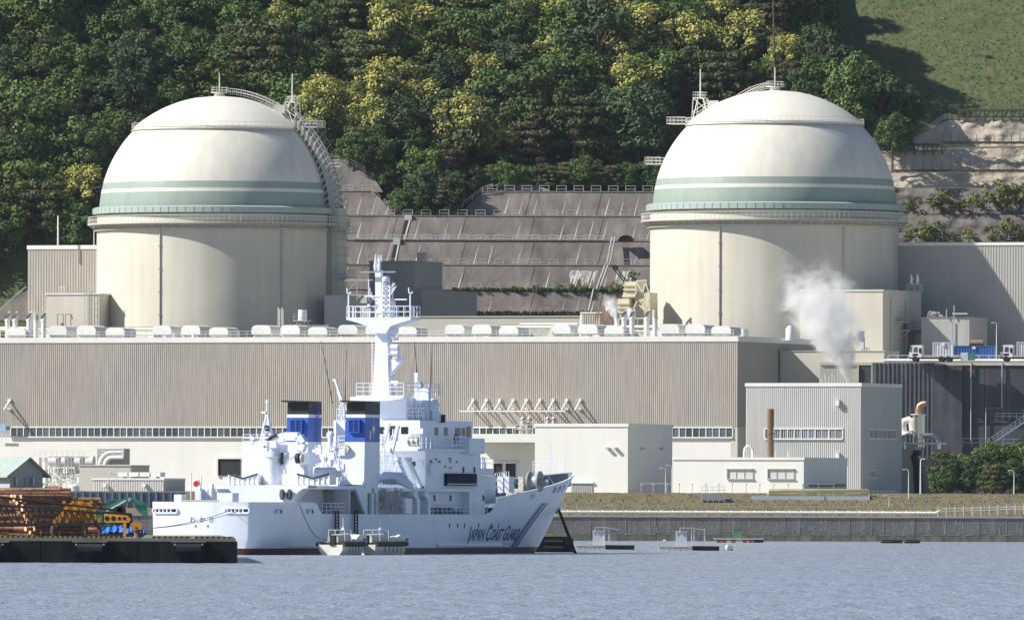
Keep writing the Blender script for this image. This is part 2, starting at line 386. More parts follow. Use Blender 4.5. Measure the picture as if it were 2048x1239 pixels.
# lime-stained patch and pipe run down the slope beside the right dome
T = Thing('slope_pipe', 'twin steel pipes running down the slope left of the right dome', 'pipe', W(1230,470,TL[3][0]+2))
p = MB(); O = T.O
def rel(px, py, D): return W(px, py, D) - O
for off in (0, 6):
    p.tube([rel(1224+off,474,TL[3][0]+1.5), rel(1214+off,526,TL[2][0]+2), rel(1209+off,532,TL[2][0]-.3), rel(1193+off,578,TL[1][0]+2)], .14, 6)
p.tube([rel(1187,578,TL[1][0]-.4), rel(1177,622,TL[0][0]-.4)], .16, 6); p.build('pipe', M['steel'], T, True)
p = MB()
for t in range(6): p.bar(rel(1221-t*5.4,487+t*17,TL[3][0]-1.5), rel(1234-t*5.4,487+t*17,TL[3][0]-1.5), .12)
p.build('bracket', M['steel'], T)
Dk, z0, z1 = TL[2]
for side in (0, 1):
  st = MB()
  for i in (range(24) if side == 0 else range(24, 34)):
    x = px2x(random.uniform(1140,1192), Dk) if i < 24 else px2x(random.uniform(1232,1272), Dk)
    tt = random.uniform(.74,.8); l = random.uniform(.1,.6); wd = random.uniform(.08,.4)
    f = lambda x_, t: (x_+1.3*t*.9-.9, Dk+2.6*t-.02, z0+(z1-z0)*t+.014)
    st.quad(f(x-wd*.5,tt-l), f(x+wd*.4,tt-l), f(x+wd,tt), f(x-wd,tt))
  o = st.build('lime_stain', M['efflor']); tag(o, 'white lime stain dripping down the slope, %s of the twin pipes' % ('left' if side == 0 else 'right'), 'stain', kind='stuff')
T = at('tunnel_arch', 'dark half-round drain mouth in the slope left of the right dome', 'opening', 1252, TL[3][0]+.3, None, py=482)
p = MB(); p.prism([(1.25*math.cos(a*math.pi/12)*1.1, 1.0*math.sin(a*math.pi/12)) for a in range(13)], -.3, 1.2, 'y'); p.build('opening', M['black'], T)
p = MB(); p.tube([(1.45*math.cos(a*math.pi/12), -.28, 1.08*math.sin(a*math.pi/12)) for a in range(13)], .1, 6); p.build('arch_rim', M['slope'], T)
# slanted handrails along the slope edges
def prail(name, label, pts, D, h=1.0, m='rail', post=2.0, mid=1):
    P = [W(x, y, D) for x, y in pts]; o = P[0].copy(); T = Thing(name, label, 'railing', o)
    rail(MB(), [p-o for p in P], h, post, .075, mid).build('rails', M[m], T); return T
prail('handrail', 'white handrail descending right of the left dome towards the tree notch', [(695,326),(730,346)], TL[5][0]+6)
prail('handrail', 'white handrail on the slanting edge left of the tree notch', [(743,388),(760,402)], TL[5][0]+2)
prail('handrail', 'lower white handrail on the slanting edge left of the tree notch', [(768,408),(795,432)], TL[5][0]+1)
prail('handrail', 'thin handrail climbing right of the tree notch', [(905,430),(965,384),(985,378)], TL[5][0]+2, .9)
prail('handrail', 'thin handrail over the humped crown of the slope', [(1024,366),(1050,367),(1075,372),(1125,384)], TL[5][0]+8, .9)
# ------------------------------------------------------------------ the two domed reactor buildings
RC, ZS, ZG = 21.4, 55.9, 54.2
def sph(psi, th, r):  # psi: degrees right of the camera direction, th: latitude
    return (r*math.cos(th)*math.sin(psi), -r*math.cos(th)*math.cos(psi), r*math.sin(th))
def reactor(px, D, label, mirror, view):
    p = W(px, 500, D); z0 = GZ
    T = Thing('reactor_building', label, 'reactor building', (p.x, D, z0)); S = ZS-z0; G = ZG-z0; n = 128
    MB().lathe([(RC,0),(RC,S-.2)], n).build('cylinder_wall', M['concrete'], T, True)
    RD = 21.0
    def arc(a, b, k, r=RD, dz=0): return [(r*math.cos(R(a+(b-a)*i/k)), S+dz+r*math.sin(R(a+(b-a)*i/k))) for i in range(k+1)]
    lat = lambda y: math.degrees(math.asin((420-y)/243.0))
    a1, a2, a3, a4 = lat(378), lat(371), lat(357), lat(245)
    MB().lathe(arc(.5, a1, 6), n).build('lower_green_band', M['green'], T, True)
    MB().lathe(arc(a1, a2, 2), n).build('pale_band', M['dome'], T, True)
    MB().lathe(arc(a2, a3, 3), n).build('upper_green_band', M['green'], T, True)
    MB().lathe(arc(a3, a4+1, 16), n).build('dome_shell', M['dome'], T, True)
    ra, za = arc(a4, a4, 1)[0]
    cr, cz = ra+.45, za+.05; hh = 76.75-z0-cz; rr = (cr*cr+hh*hh)/(2*hh)
    prof = [(cr-1.2, cz-.55), (cr, cz-.5), (cr, cz)] + [(math.sqrt(max(0, rr*rr-(rr-hh+hh*i/14)**2)), cz+hh*i/14) for i in range(1, 15)]
    prof[-1] = (0, cz+hh)
    c = MB().lathe(prof, n).build('dome_cap', M['cap'], T, True)
    MB().lathe([(RC+.3,S+1.15),(22.15,S+.95),(22.15,S),(RC-.2,S-.1)], n).build('skirt', M['skirt'], T, True)
    sk = MB()
    for k in range(90): a = k*2*math.pi/90; sk.bar((22.17*math.cos(a),22.17*math.sin(a),S+.05),(22.17*math.cos(a),22.17*math.sin(a),S+.95),.07)
    sk.build('skirt_rib', M['skirt'], T)
    # gallery with brackets and railing
    gr = 23.0
    g = MB().lathe([(RC-.1,G),(gr,G),(gr,G-.28),(RC-.1,G-.3)], n).build('gallery', M['ring'], T, True)
    MB().lathe([(RC,G-1.0),(RC+.55,G-1.0),(RC+.55,G-1.25),(RC,G-1.3)], n).build('lower_ring', M['ring'], T, True)
    bme = MB().bar((gr*.99,0,G-.3),(RC+.1,0,G-1.2),.1,.14).mesh('bracket', M['ring'])
    for k in range(72): link('bracket', bme, g, None, (0,0,k*2*math.pi/72))
    def ringrail(r, z, h, posts, name, par, t=.05):
        q = MB()
        for zz in (h, h*.5): q.path([(r*math.cos(a*2*math.pi/96), r*math.sin(a*2*math.pi/96), z+zz) for a in range(96)], t, close=True)
        for k in range(posts): a = k*2*math.pi/posts; q.bar((r*math.cos(a),r*math.sin(a),z),(r*math.cos(a),r*math.sin(a),z+h),t)
        return q.build(name, M['rail'], par)
    ringrail(gr-.08, G, 1.15, 150, 'gallery_railing', T, .07); ringrail(cr+.3, cz-.4, 1.1, 90, 'cap_railing', T, .045)
    MB().lathe([(cr-.3,cz-.42),(cr+.42,cz-.42),(cr+.42,cz-.55),(cr-.3,cz-.56)], n).build('cap_ledge', M['ring'], T, True)
    # down pipes with clips
    for ps in (-27, 32):
        a = R(ps*mirror*(-1) if mirror < 0 else ps); x, y = (RC+.16)*math.sin(a), -(RC+.16)*math.cos(a)
        q = MB(); q.tube([(x,y,1),(x,y,G-.3)], .13, 8)
        d = q.build('down_pipe', M['steel'], T, True); q = MB()
        for k in range(12): q.cbox((x, y, 3+k*4), .5, .3, .16)
        q.build('clip', M['steel'], d)
    # apex platform and lightning rod
    top = 76.75-z0
    q = MB().cyl((0,0,top-.15), .9, .75, 16); q.cyl((0,0,top+.5), 1.5, .1, 20); q.build('apex_platform', M['cap'], T)
    q = MB(); 
    for k in range(10): a = k*.628; q.bar((1.45*math.cos(a),1.45*math.sin(a),top+.6),(1.45*math.cos(a),1.45*math.sin(a),top+1.45),.05)
    for zz in (1.0, 1.45): q.path([(1.45*math.cos(k*.314),1.45*math.sin(k*.314),top+zz) for k in range(20)], .05, close=True)
    q.build('apex_railing', M['rail'], T); MB().tube([(0,0,top+.5),(0,0,top+3.9)], [.11,.07], 8).build('lightning_rod', M['white'], T)
    # meridian stair on the side of the dome
    ps = R(69) if mirror > 0 else R(-112)
    ps0 = ps; ps = ps if mirror > 0 else R(-140)
    tv = Vector((math.cos(ps), math.sin(ps), 0))      # sideways direction of the stair
    def sp(th, r, off): v = Vector(sph(ps, th, r)); v += tv*off; return Vector((v.x, v.y, v.z+S))
    ths = [R(3+i*3.0) for i in range(16)]
    deck = MB()
    for i in range(15):
        a, b_ = ths[i], ths[i+1]
        deck.add([sp(a,RD+.5,-1.9),sp(a,RD+.5,1.9),sp(b_,RD+.5,1.9),sp(b_,RD+.5,-1.9),sp(a,RD+1.5,-1.9),sp(a,RD+1.5,1.9),sp(b_,RD+1.5,1.9),sp(b_,RD+1.5,-1.9)],
                 [(3,2,1,0),(4,5,6,7),(0,1,5,4),(1,2,6,5),(2,3,7,6),(3,0,4,7)])
    st = deck.build('meridian_stair', M['ring'], T)
    q = MB()
    for i in range(16):
        a = ths[i]
        for o_ in (-1.95, 1.95):
            q.bar(sp(a,RD+1.2,o_), sp(a+R(1.2),RD+2.6,o_), .1); q.bar(sp(a-R(2.6),RD-.1,o_*1.12), sp(a,RD+1.6,o_*1.05), .2)
        q.bar(sp(a,RD+1.6,-2.2), sp(a+R(1.7),RD+2.0,-.2), .24); q.bar(sp(a+R(1.7),RD+2.0,-.2), sp(a,RD+1.6,2.0), .24)
    for o_ in (-1.95, 1.95):
        for r_ in (RD+2.1, RD+2.6): q.path([sp(a+R(.9), r_, o_) for a in ths], .06)
    q.build('stair_frame', M['steel'], st)
    # vertical lift shaft below the stair, with platforms
    s3 = 21.4; cx = Vector((s3*math.sin(ps), -s3*math.cos(ps), 0)); rad = Vector((math.sin(ps), -math.cos(ps), 0))
    sh = MB()
    def ob(o1, o2, r1, r2, za, zb):
        P = [cx+tv*o+rad*r_ for o, r_ in ((o1,r1),(o2,r1),(o2,r2),(o1,r2))]
        sh.add([(p_.x,p_.y,za) for p_ in P]+[(p_.x,p_.y,zb) for p_ in P], [(3,2,1,0),(4,5,6,7),(0,1,5,4),(1,2,6,5),(2,3,7,6),(3,0,4,7)])
    ob(-1.9,1.9,.4,1.9,S-18,S+1); sf = sh.build('shaft_panel', M['ring'], T)
    q = MB()
    for k in range(13):
        z = S-17+k*1.4
        for o_ in (-1.98, 1.98): q.bar(cx+tv*o_+Vector((0,0,z)), cx+tv*o_+rad*2.4+Vector((0,0,z)), .14)
        q.bar(cx+tv*-1.98+rad*2.0+Vector((0,0,z)), cx+tv*1.98+rad*2.0+Vector((0,0,z)), .16)
    for o_ in (-2.2,2.1): q.bar(cx+tv*o_+rad*.25+Vector((0,0,S-18)), cx+tv*o_+rad*.3+Vector((0,0,S)), .16)
    q.build('shaft_frame', M['steel'], sf)
    for z in (S-3.4, S-11.0, S-18.2):
        sh = MB(); ob(-2.6,2.6,.1,3.6,z,z+.15); pl = sh.build('platform', M['steel'], T); q = MB()
        P = [cx+tv*-2.6+rad*.1, cx+tv*-2.6+rad*3.6, cx+tv*2.6+rad*3.6, cx+tv*2.6+rad*.1]
        rail(q, [p_+Vector((0,0,z+.15)) for p_ in P], 1.1, .8, .06).build('railing', M['steel'], pl)
    ps = ps0; tv = Vector((math.cos(ps), math.sin(ps), 0)); cx = Vector((s3*math.sin(ps), -s3*math.cos(ps), 0)); rad = Vector((math.sin(ps), -math.cos(ps), 0))
    sh = MB(); z = S+15.1; ob(-2.0,2.0,-5.6,-2.2,z,z+.12); pl = sh.build('platform', M['rail'], T); q = MB()
    P = [cx+tv*-2+rad*-5.6, cx+tv*-2+rad*-2.2, cx+tv*2+rad*-2.2, cx+tv*2+rad*-5.6]
    rail(q, [p_+Vector((0,0,z+.12)) for p_ in P], 1.1, .7, .06).build('railing', M['rail'], pl)
    sh = MB(); z = S+8.2; ob(-1.6,1.6,-1.0,2.0,z,z+.12); pl = sh.build('platform', M['rail'], T); q = MB()
    P = [cx+tv*-1.6+rad*-1, cx+tv*-1.6+rad*2, cx+tv*1.6+rad*2, cx+tv*1.6+rad*-1]
    rail(q, [p_+Vector((0,0,z+.12)) for p_ in P], 1.1, .7, .06).build('railing', M['rail'], pl)
    # braced trestle and mast on the cap
    b0 = sph(ps, R(50), RD+.4); b0 = Vector((b0[0], b0[1], b0[2]+S)); q = MB(); up = Vector((0,0,1))
    A = [b0+tv*-1.3+rad*-1.6+up*1.1, b0+tv*1.3+rad*-1.6+up*1.1, b0+tv*1.3+rad*1.2-up*1.8, b0+tv*-1.3+rad*1.2-up*1.8]
    B = [b0+tv*-1.1+rad*-.9, b0+tv*1.1+rad*-.9, b0+tv*1.1+rad*.9, b0+tv*-1.1+rad*.9]; B = [Vector((v.x,v.y,S+19.6)) for v in B]
    for i in range(4):
        q.bar(A[i], B[i], .16); q.bar(A[i], B[(i+1)%4], .1); q.bar(B[i], B[(i+1)%4], .14); q.bar(A[i], A[(i+1)%4], .12)
        m1, m2 = A[i].lerp(B[i],.5), A[(i+1)%4].lerp(B[(i+1)%4],.5); q.bar(m1, m2, .1)
    rail(q, [v for v in B]+[B[0]], 1.0, 1.1, .06)
    tr = q.build('trestle', M['rail'], T)
    mp = B[1].lerp(B[3], .5); MB().tube([mp, mp+up*5.0], [.13,.09], 8).build('mast', M['white'], tr)
    q = MB(); c0 = sph(ps, R(57), RD); q.cbox((c0[0], c0[1], c0[2]+S), 1.9, 1.6, 1.5); q.build('equipment_box', M['cap'], T)
    # walkway from the apex to the trestle
    ps = ps0 if mirror > 0 else R(-140); tv = Vector((math.cos(ps), math.sin(ps), 0)); q = MB(); wp = []
    for i in range(9):
        th = R(86-i*3.6); v = sph(ps, th, rr); wp.append(Vector((v[0], v[1], cz+hh-rr+v[2]+.35)))
    for o_ in (-.5, .5): rail(q, [v+tv*o_ for v in wp], 1.0, .8, .055)
    for i in range(8): q.add([wp[i]-tv*.5, wp[i]+tv*.5, wp[i+1]+tv*.5, wp[i+1]-tv*.5], [(0,1,2,3)])
    q.build('cap_walkway', M['rail'], T)
    return T
D1, D2 = 2101, 2064
reactor(438, D1, 'left domed reactor building, its stair climbing the right side of the dome', 1, 0)
reactor(1549, D2, 'right domed reactor building, rising behind the white steam plume', -1, 0)

# ------------------------------------------------------------------ plant buildings
AL = R(20)
def block(name, label, px0, px1, pxs, ytop, D, ybot=None, m='wwall', cap=None, ribs=None, capm='trim', side=None, depth=None, z0=GZ, ref=None, yaw=AL):
    """rectangular building: front from px0 to px1 (front right corner at depth D), side wall to pxs"""
    T = at(name, label, 'building', px1, D, z0, yaw); ul = T.u(px0); h = T.w(ytop, px1)
    dp = depth if depth else T.v(pxs, 0); T.ul, T.h, T.dp = ul, h, dp
    zb = 0 if ybot is None else T.w(ybot, px1)
    if ribs:
        MB().ribs(ul, 0, 0, zb, h, ribs, .06).build('front_cladding', M[m], T)
        MB().ribx(0, 0, dp, zb, h, ribs, .07).build('side_cladding', M[side or m], T)
        b = MB(); b.quad((ul,.02,h-.02),(-.02,.02,h-.02),(-.02,dp,h-.02),(ul,dp,h-.02)); b.quad((ul,0,zb),(ul,0,h),(ul,dp,h),(ul,dp,zb)); b.quad((ul,dp,zb),(ul,dp,h),(0,dp,h),(0,dp,zb)); b.build('roof_slab', M['greyb'], T)
    else:
        MB().box(ul, 0, 0, dp, zb, h).build('wall', M[m], T)
    if cap:
        c = MB()
        c.box(ul-.15, .15, -.16, .25, h-cap*.6, h+cap*.4); c.box(-.1, .16, .252, dp, h-cap*.6, h+cap*.4); c.box(ul-.15, -.102, dp-.25, dp+.1, h-cap*.6, h+cap*.4); c.box(ul-.15, ul+.1, .252, dp-.252, h-cap*.6, h+cap*.4)
        c.build('parapet', M[capm], T)
    return T
def strip(T, px0, px1, y0, y1, n, front=True, per=2, u=0, fr='frame', deep=.12, v=0):
    """a band of windows: frame, mullions and single panes, all real"""
    if front:
        a, zt = T.uw(px0, y0, v); b, _ = T.uw(px1, y0, v); zb = T.w(y1, px1, v); g = lambda x, d, z: (x, v+d, z); s_ = -1
    else:
        a, zt = T.vw(px0, y0, u); b, _ = T.vw(px1, y0, u); zb = T.vw(px1, y1, u)[1]; g = lambda x, d, z: (u-d, x, z)
    f = MB()
    def bx(x0, x1, d0, d1, za, zb_):
        p, q = g(x0,d0,za), g(x1,d1,zb_); f.box(min(p[0],q[0]),max(p[0],q[0]),min(p[1],q[1]),max(p[1],q[1]),za,zb_)
    bx(a,b,-.2,.05,zt,zt+.22); bx(a,b,-.28,.05,zb-.22,zb)
    wd = (b-a)/n
    for i in range(n+1):
        t = .1 if i % per else .17; bx(a+i*wd-t/2, a+i*wd+t/2, -.16, .04, zb+.002, zt-.002)
    fo = f.build('window_frame', M[fr], T)
    pm = MB(); e = .05
    p = [g(e,0,e), g(wd-e,0,e), g(wd-e,0,zt-zb-e), g(e,0,zt-zb-e)]; o = g(0,0,0)
    pm.quad(*[tuple(Vector(x)-Vector(o)) for x in p]); me = pm.mesh('pane', M['glass'])
    for i in range(n): l = g(a+i*wd, -.05, zb); link('pane', me, fo, l)
    return fo
# --- turbine hall
TB = block('turbine_hall', 'long beige ribbed turbine hall with a white base and window band', -160, 1475, 1632, 676, 1990, 853, 'clad', .9, .36, side='clad')
T = TB; zl = T.w(874, 1470); zt = T.w(853, 1470)
b = MB(); b.box(T.ul, 0, .12, 4, 0, zl-.1); b.build('base_wall', M['wwall'], T)
MB().box(T.ul, -.05, .35, 4, zl-.3, zt+.2).build('band_backing', M['greyb'], T)
MB().box(-1.2, .02, .0, T.dp, 0, zt-.02).build('base_side_wall', M['concrete'], T)
strip(T, 22, 1466, 855, 873, 110)
# gallery box at far left of the hall and the brackets
br = MB(); 
def bracket_row(T, xs, yt, yb, wallv=0):
    for i, px in enumerate(xs):
        u, zt_ = T.uw(px, yt); zb_ = T.w(yb, px)
        q = MB(); o = 2.8
        q.bar((u,0,zt_), (u,-o,zb_+.15), .2, .26); q.bar((u,0,zb_+.3), (u,-o,zb_+.15), .16, .2); q.cbox((u,-.2,zt_-.15), .5, .4, .4); q.cbox((u,-.2,zb_+.15), .5, .4, .35)
        q.build('wall_bracket', M['trim'], T)
bracket_row(TB, [947+i*26.75 for i in range(9)], 800, 822); bracket_row(TB, [20], 800, 822)
u0, z = TB.uw(944, 823); u1 = TB.u(1165); MB().box(u0-1.2, u1-2.0, -3.0, -2.8, z-.02, z+.2).build('bracket_beam', M['trim'], TB)
MB().box(TB.u(-20)-1, TB.u(20)-1.2, -3.0, -2.8, z-.02, z+.2).build('bracket_beam', M['trim'], TB)
# platform with pipes in front of the hall wall
u0, z = TB.uw(950, 883); u1 = TB.u(1075)
MB().box(u0, u1+3, -6.5, .1, z-.1, z+1.3).build('platform', M['trim'], TB)
q = MB(); rail(q, [(TB.u(1030,-6.4),-6.4,z+1.35),(TB.u(1066,-6.4),-6.4,z+1.35)], 1.5, 1.0, .08).build('platform_railing', M['rail'], TB)
for px in (1046, 1059, 1096, 1108):
    u, zz = TB.uw(px, 862, -4); zt_ = TB.w(835, px, -4); q = MB()
    q.tube([(u,-4,z+1.3),(u,-4,zt_-.8),(u+.1,-4,zt_-.3),(u-.1,-4.3,zt_)], [.42,.42,.4,.3], 10); q.cyl((u,-4,z+2.2), .75, .25, 12); q.build('exhaust_pipe', M['steel'], TB, True)
q = MB()
for k in range(26): a = TB.u(1040+random.random()*26,-4); zz = z+1.4+random.random()*2; q.bar((a,-4.2,zz),(a+random.uniform(-.9,.9),-4.2-random.random(),zz+random.uniform(-.3,.6)),.16)
q.build('valve_cluster', M['steel'], TB)
for (xa, xb, y0, y1) in ((437,480,917,950),(988,1004,926,955),(1012,1031,926,955)):
    ua, zt_ = TB.uw(xa,y0); ub = TB.u(xb); zb_ = TB.w(y1, xa)
    d = MB().box(ua, ub, -.05, .2, zb_, zt_).build('doorway', M['black'], TB); f = MB(); f.box(ua-.35,ub+.35,-.3,-.06,zt_,zt_+.3); f.box(ua-.35,ua,-.3,-.06,zb_,zt_); f.build('door_frame', M['trim'], d)
# roof: ventilator hoods, pipes, exhausts
Tm = TB; hr = TB.h
def hood_mesh():
    prof = [(-1.72,.0),(-1.72,.95),(-1.45,1.35),(-.9,1.52),(.9,1.52),(1.45,1.35),(1.72,.95),(1.72,.0)]
    return MB().prism(prof, 0, 5.4, 'y')
hm = hood_mesh().mesh('hood', M['white']); base_me = MB().box(-1.5,1.5,.4,5.0,-.55,-.01).mesh('curb', M['trim']); lid = MB().box(1.735,1.75,.5,4.9,.3,1.0).mesh('louver', M['steel'])
vents = [30,112,170,228,321,379,435,520,578,633,693,748,812,907,961,1015,1119,1173,1226,1336,1388,1440]
for i, px in enumerate(vents):
    low = (i in (0,6,9,12,15,18,21,3)); v = 1.2 if low else 8.0
    u, zz = TB.uw(px+2, 677 if low else 671, v); p = TB.world(u, v, TB.h + (.55 if low else 1.0))
    V = Thing('roof_ventilator', '%s rounded white ventilator hood from the left along the turbine hall roof' % ORD[i], 'ventilator', p, AL, 'ventilator hoods on the turbine hall roof')
    link('hood', hm, V); link('curb', base_me, V, None, None, (1,1,1 if low else 1.8)); link('louver', lid, V)
def exhaust_me():
    q = MB(); q.tube([(0,0,0),(0,0,3.4),(0,-.05,3.7)], [.42,.42,.42], 12)
    q.add([(.42*math.cos(a*math.pi/6),.42*math.sin(a*math.pi/6)-.05, 3.7 if False else 3.7+.9*(.5+.5*math.sin(a*math.pi/6))) for a in range(12)], [tuple(range(12))]); return q
ex = exhaust_me()
exm = MB().lathe([(.42,0),(.42,3.2),(.5,3.2),(.5,3.4)],12).mesh('pipe', M['white'], True)
def spout(side):
    q = MB(); n = 14; lo = []; hi = []
    for k in range(n):
        a = 2*math.pi*k/n; x, y = .5*math.cos(a), .5*math.sin(a); lo.append((x,y,3.38)); hi.append((x*.9, y*.9, 3.5+1.35*(.5+.5*math.cos(a-side))))
    q.add(lo+hi, [(k,(k+1)%n,(k+1)%n+n,k+n) for k in range(n)]); return q
def mouth(side):
    q = MB(); n = 14; q.add([(.45*math.cos(2*math.pi*k/n), .45*math.sin(2*math.pi*k/n), 3.42+1.3*(.5+.5*math.cos(2*math.pi*k/n-side))) for k in range(n)], [tuple(range(n))]); return q
sp_me = spout(R(60)).mesh('spout', M['white'], True); mo_me = mouth(R(60)).mesh('mouth', M['black'])
sp2 = spout(R(-120)).mesh('spout', M['steel'], True)
for i, (px, dark) in enumerate([(15,1),(30,1),(58,1),(72,0),(87,1),(1234,0),(1248,1),(1264,1),(1294,1),(1310,0)]):
    u, zz = TB.uw(px, 678, 2.5); p = TB.world(u, 2.5, TB.h)
    V = Thing('exhaust_stack', '%s exhaust pipe with a slanted mouth from the left on the turbine hall roof' % ORD[i], 'exhaust pipe', p, AL, 'exhaust pipes on the turbine hall roof')
    link('pipe', exm, V)
    s_ = link('spout', sp_me if dark else sp2, V)
    if dark: link('mouth', mo_me, s_)
# roof rail and pipework
q = MB(); rail(q, [(TB.ul+1,.8,TB.h+.36),(-1,.8,TB.h+.36)], 1.0, 1.5, .06); q.build('roof_railing', M['rail'], TB)
q = MB()
for (xa, xb, yy, r_, v) in ((0,420,659,.22,14),(210,420,668,.16,13),(970,1400,654,.26,14),(1100,1300,662,.16,12),(1040,1155,648,.18,16),(0,60,655,.16,14)):
    u, zz = TB.uw(xa, yy, v); ub = TB.u(xb, v); q.tube([(u,v,zz),(ub,v,zz)], r_, 8)
    k = u
    while k < ub: q.bar((k,v,TB.h),(k,v,zz),.14); k += 6
q.build('roof_pipe', M['trim'], TB, True)
q = MB()
for _ in range(150):
    px = random.choice((random.uniform(0,430), random.uniform(970,1330))); v = random.uniform(6,16); u, _z = TB.uw(px, 672, v); h_ = random.uniform(.4,1.7)
    q.cbox((u,v,TB.h), random.uniform(.2,1.2), random.uniform(.2,.8), h_*random.uniform(.3,1)); q.bar((u,v,TB.h),(u,v,TB.h+h_),.1)
q.build('roof_equipment', M['trim'], TB)
# rust-red roof barrier rails
for (xa, xb, yy, lab) in ((0,365,654,'left'),(970,1392,650,'right')):
    v = 24; u, zz = TB.uw(xa, yy, v); ub = TB.u(xb, v); p = TB.world(u, v, TB.h)
    V = Thing('roof_barrier', 'thin rust-coloured roof barrier on the %s part of the turbine hall roof' % lab, 'railing', p, AL)
    rail(MB(), [(0,0,zz-TB.h-1.1),(ub-u,0,zz-TB.h-1.1)], 1.1, 2.2, .07).build('rails', M['rust'], V)
# small roof objects: ladder frame, white tank on trestle, steel silo by the right dome
def stand_tank(px, y0, y1, D, r_, label, m='white', yb=678):
    T = at('roof_tank', label, 'tank', px, D, None, AL, py=yb); h0 = T.w(y1, px); h1 = T.w(y0, px)
    MB().cyl((0,0,h0), r_, h1-h0, 20).build('tank', M[m], T, True); q = MB()
    for sx in (-1,1):
        for sy in (-1,1): q.bar((sx*r_,sy*r_,0),(sx*r_,sy*r_,h0),.14)
    q.bar((-r_,-r_,0),(r_,-r_,h0),.1); q.bar((r_,-r_,0),(-r_,-r_,h0),.1); q.box(-r_-.5,r_+.5,-r_-.5,r_+.5,h0-.15,h0-.002); q.build('trestle', M['steel'], T)
    q = MB(); rail(q, [(-r_-.4,-r_-.4,h0),(r_+.4,-r_-.4,h0)], 1, .8, .05); q.build('railing', M['steel'], T)
stand_tank(605, 619, 640, 2040, .75, 'small white tank on a steel trestle in front of the left dome')
stand_tank(1263, 616, 637, 2030, .7, 'white cylinder tank left of the right dome')
T = at('caged_ladder', 'white ladder frame standing on the hall roof in front of the left dome', 'ladder', 560, 2035, None, AL, py=668)
q = MB(); ladder(q, (0,0,0), 4.6, .7, .1); ladder(q, (0,.6,0), 4.2, .7, .08); q.cbox((0,.3,-.3), 2.2, 1.4, .5); q.build('ladder_frame', M['rail'], T)
T = at('roof_drum', 'white drum on the hall roof at the foot of the right dome', 'drum', 1487, 2025, None, AL, py=673); MB().cyl((0,0,-1.5), .85, 2.8, 20).build('drum', M['white'], T, True)
T = at('roof_drum', 'white domed drum left of the steam plume', 'drum', 1580, 2012, None, AL, py=674); MB().lathe([(0,-.5),(.72,-.5),(.72,1.4),(.4,1.85),(0,1.95)],20).build('drum', M['white'], T, True)
# --- auxiliary buildings left
block('auxiliary_building', 'tall beige ribbed building at the left edge beside the left dome', 55, 215, None, 493, 2112, 700, 'clad', .7, .5, depth=30, z0=25)
T = block('auxiliary_block', 'pale plain block with a ladder in front of the left dome', 92, 198, None, 587, 2086, 700, 'concrete', .25, depth=12, z0=25)
q = MB(); u, z = T.uw(172,648,-.4); h = T.w(580,172)-z; ladder(q, (u,-.4,z), h, .55, .07); ladder(q, (u+.9,-.5,z), h, .6, .06, step=1.1); rail(q, [(u-.6,-.4,z+h),(u+1.6,-.4,z+h)], .9, .6, .07); q.build('ladder', M['steel'], T)
q = MB(); u, z = T.uw(118,587,1); 
for a in (0,1,2): q.bar((u+a*.5,1,z),(u+a*.5,1,z+1.2),.09)
q.bar((u,1,z+1.2),(u+1.2,1,z+1.2),.1); q.build('roof_frame', M['rail'], T)
u, z = T.uw(115,656,-2); q = MB()
for a in (0,1.1,1.5,2.5): q.bar((u+a,-2,z),(u+a,-2,z+2.4),.11)
q.bar((u,-2,z+2.4),(u+1.1,-2,z+2.4),.11); q.bar((u+1.5,-2,z+2.4),(u+2.7,-2,z+2.4),.13); q.bar((u+2.5,-2,z+2.4),(u+2.8,-2,z+1.6),.2); q.bar((u+.8,-2,z),(u+.8,-2,z+.9),.4); q.build('pipe_frame', M['rust'], T)
P = W(116,490,2113); tag(MB().tube([(0,0,0),(0,0,5.2)], [.16,.12], 8).build('lightning_mast', M['white'], loc=P), 'white pole on the roof of the tall left building', 'pole')
P = W(188,490,2113); tag(MB().tube([(0,0,0),(0,0,4.2)], .08, 8).build('lightning_mast', M['white'], loc=P), 'thin white pole beside the left dome gallery', 'pole')
# --- grey building behind the ship's mast
T = block('switch_building', 'tall dark grey building behind the ship mast', 738, 828, 884, 522, 2112, 700, 'greyb', .2, None, 'greyb', z0=25)
MB().box(-T.dp*.05, 1.4, T.dp*.02, T.dp+14, 6, T.w(578,884)).build('lower_wing', M['greyb'], T)
q = MB(); u, z = T.uw(836,521,3)
for k in range(4): q.cyl((u+k*.45,3,z-.2), .2, 1.7, 10)
rail(q, [(u-1,2,z),(u+2.2,2,z)], 1.0, .7, .06); q.bar((u+2.1,2,z),(u+2.1,2,z+2.2),.08); q.build('roof_flues', M['steel'], T)
block('low_annex', 'low grey-brown annex between the ship mast and the slope', 700, 1162, None, 632, 2070, 700, 'ring', .2, None, 'ring', depth=25, z0=25)
T = block('stair_base_building', 'grey base building under the left dome stair', 648, 738, None, 590, 2082, 700, 'ring', None, depth=12, z0=25)
q = MB()
for k in range(3): u, z = T.uw(690+k*24, 588, -1); q.bar((u,-1,z-1),(u,-1,z+2.4),.16)
u, z = T.uw(690,560,-1); u2 = T.u(745,-1); q.bar((u,-1,z),(u2,-1,z),.2); q.bar((u,-1,z-2.6),(u2,-1,z-2.6),.2); q.bar((u,-1,z-2.6),(u+2.2,-1,z),.14); q.build('steel_rack', M['greyb'], T)
q = MB()
for k in range(10): u, z = T.uw(618+k*4.2, 668, -30); q.tube([(u,-30,z-.5),(u,-30,z+1.6)], .16, 8)
q.build('pipe_manifold', M['blueg'], T, True)
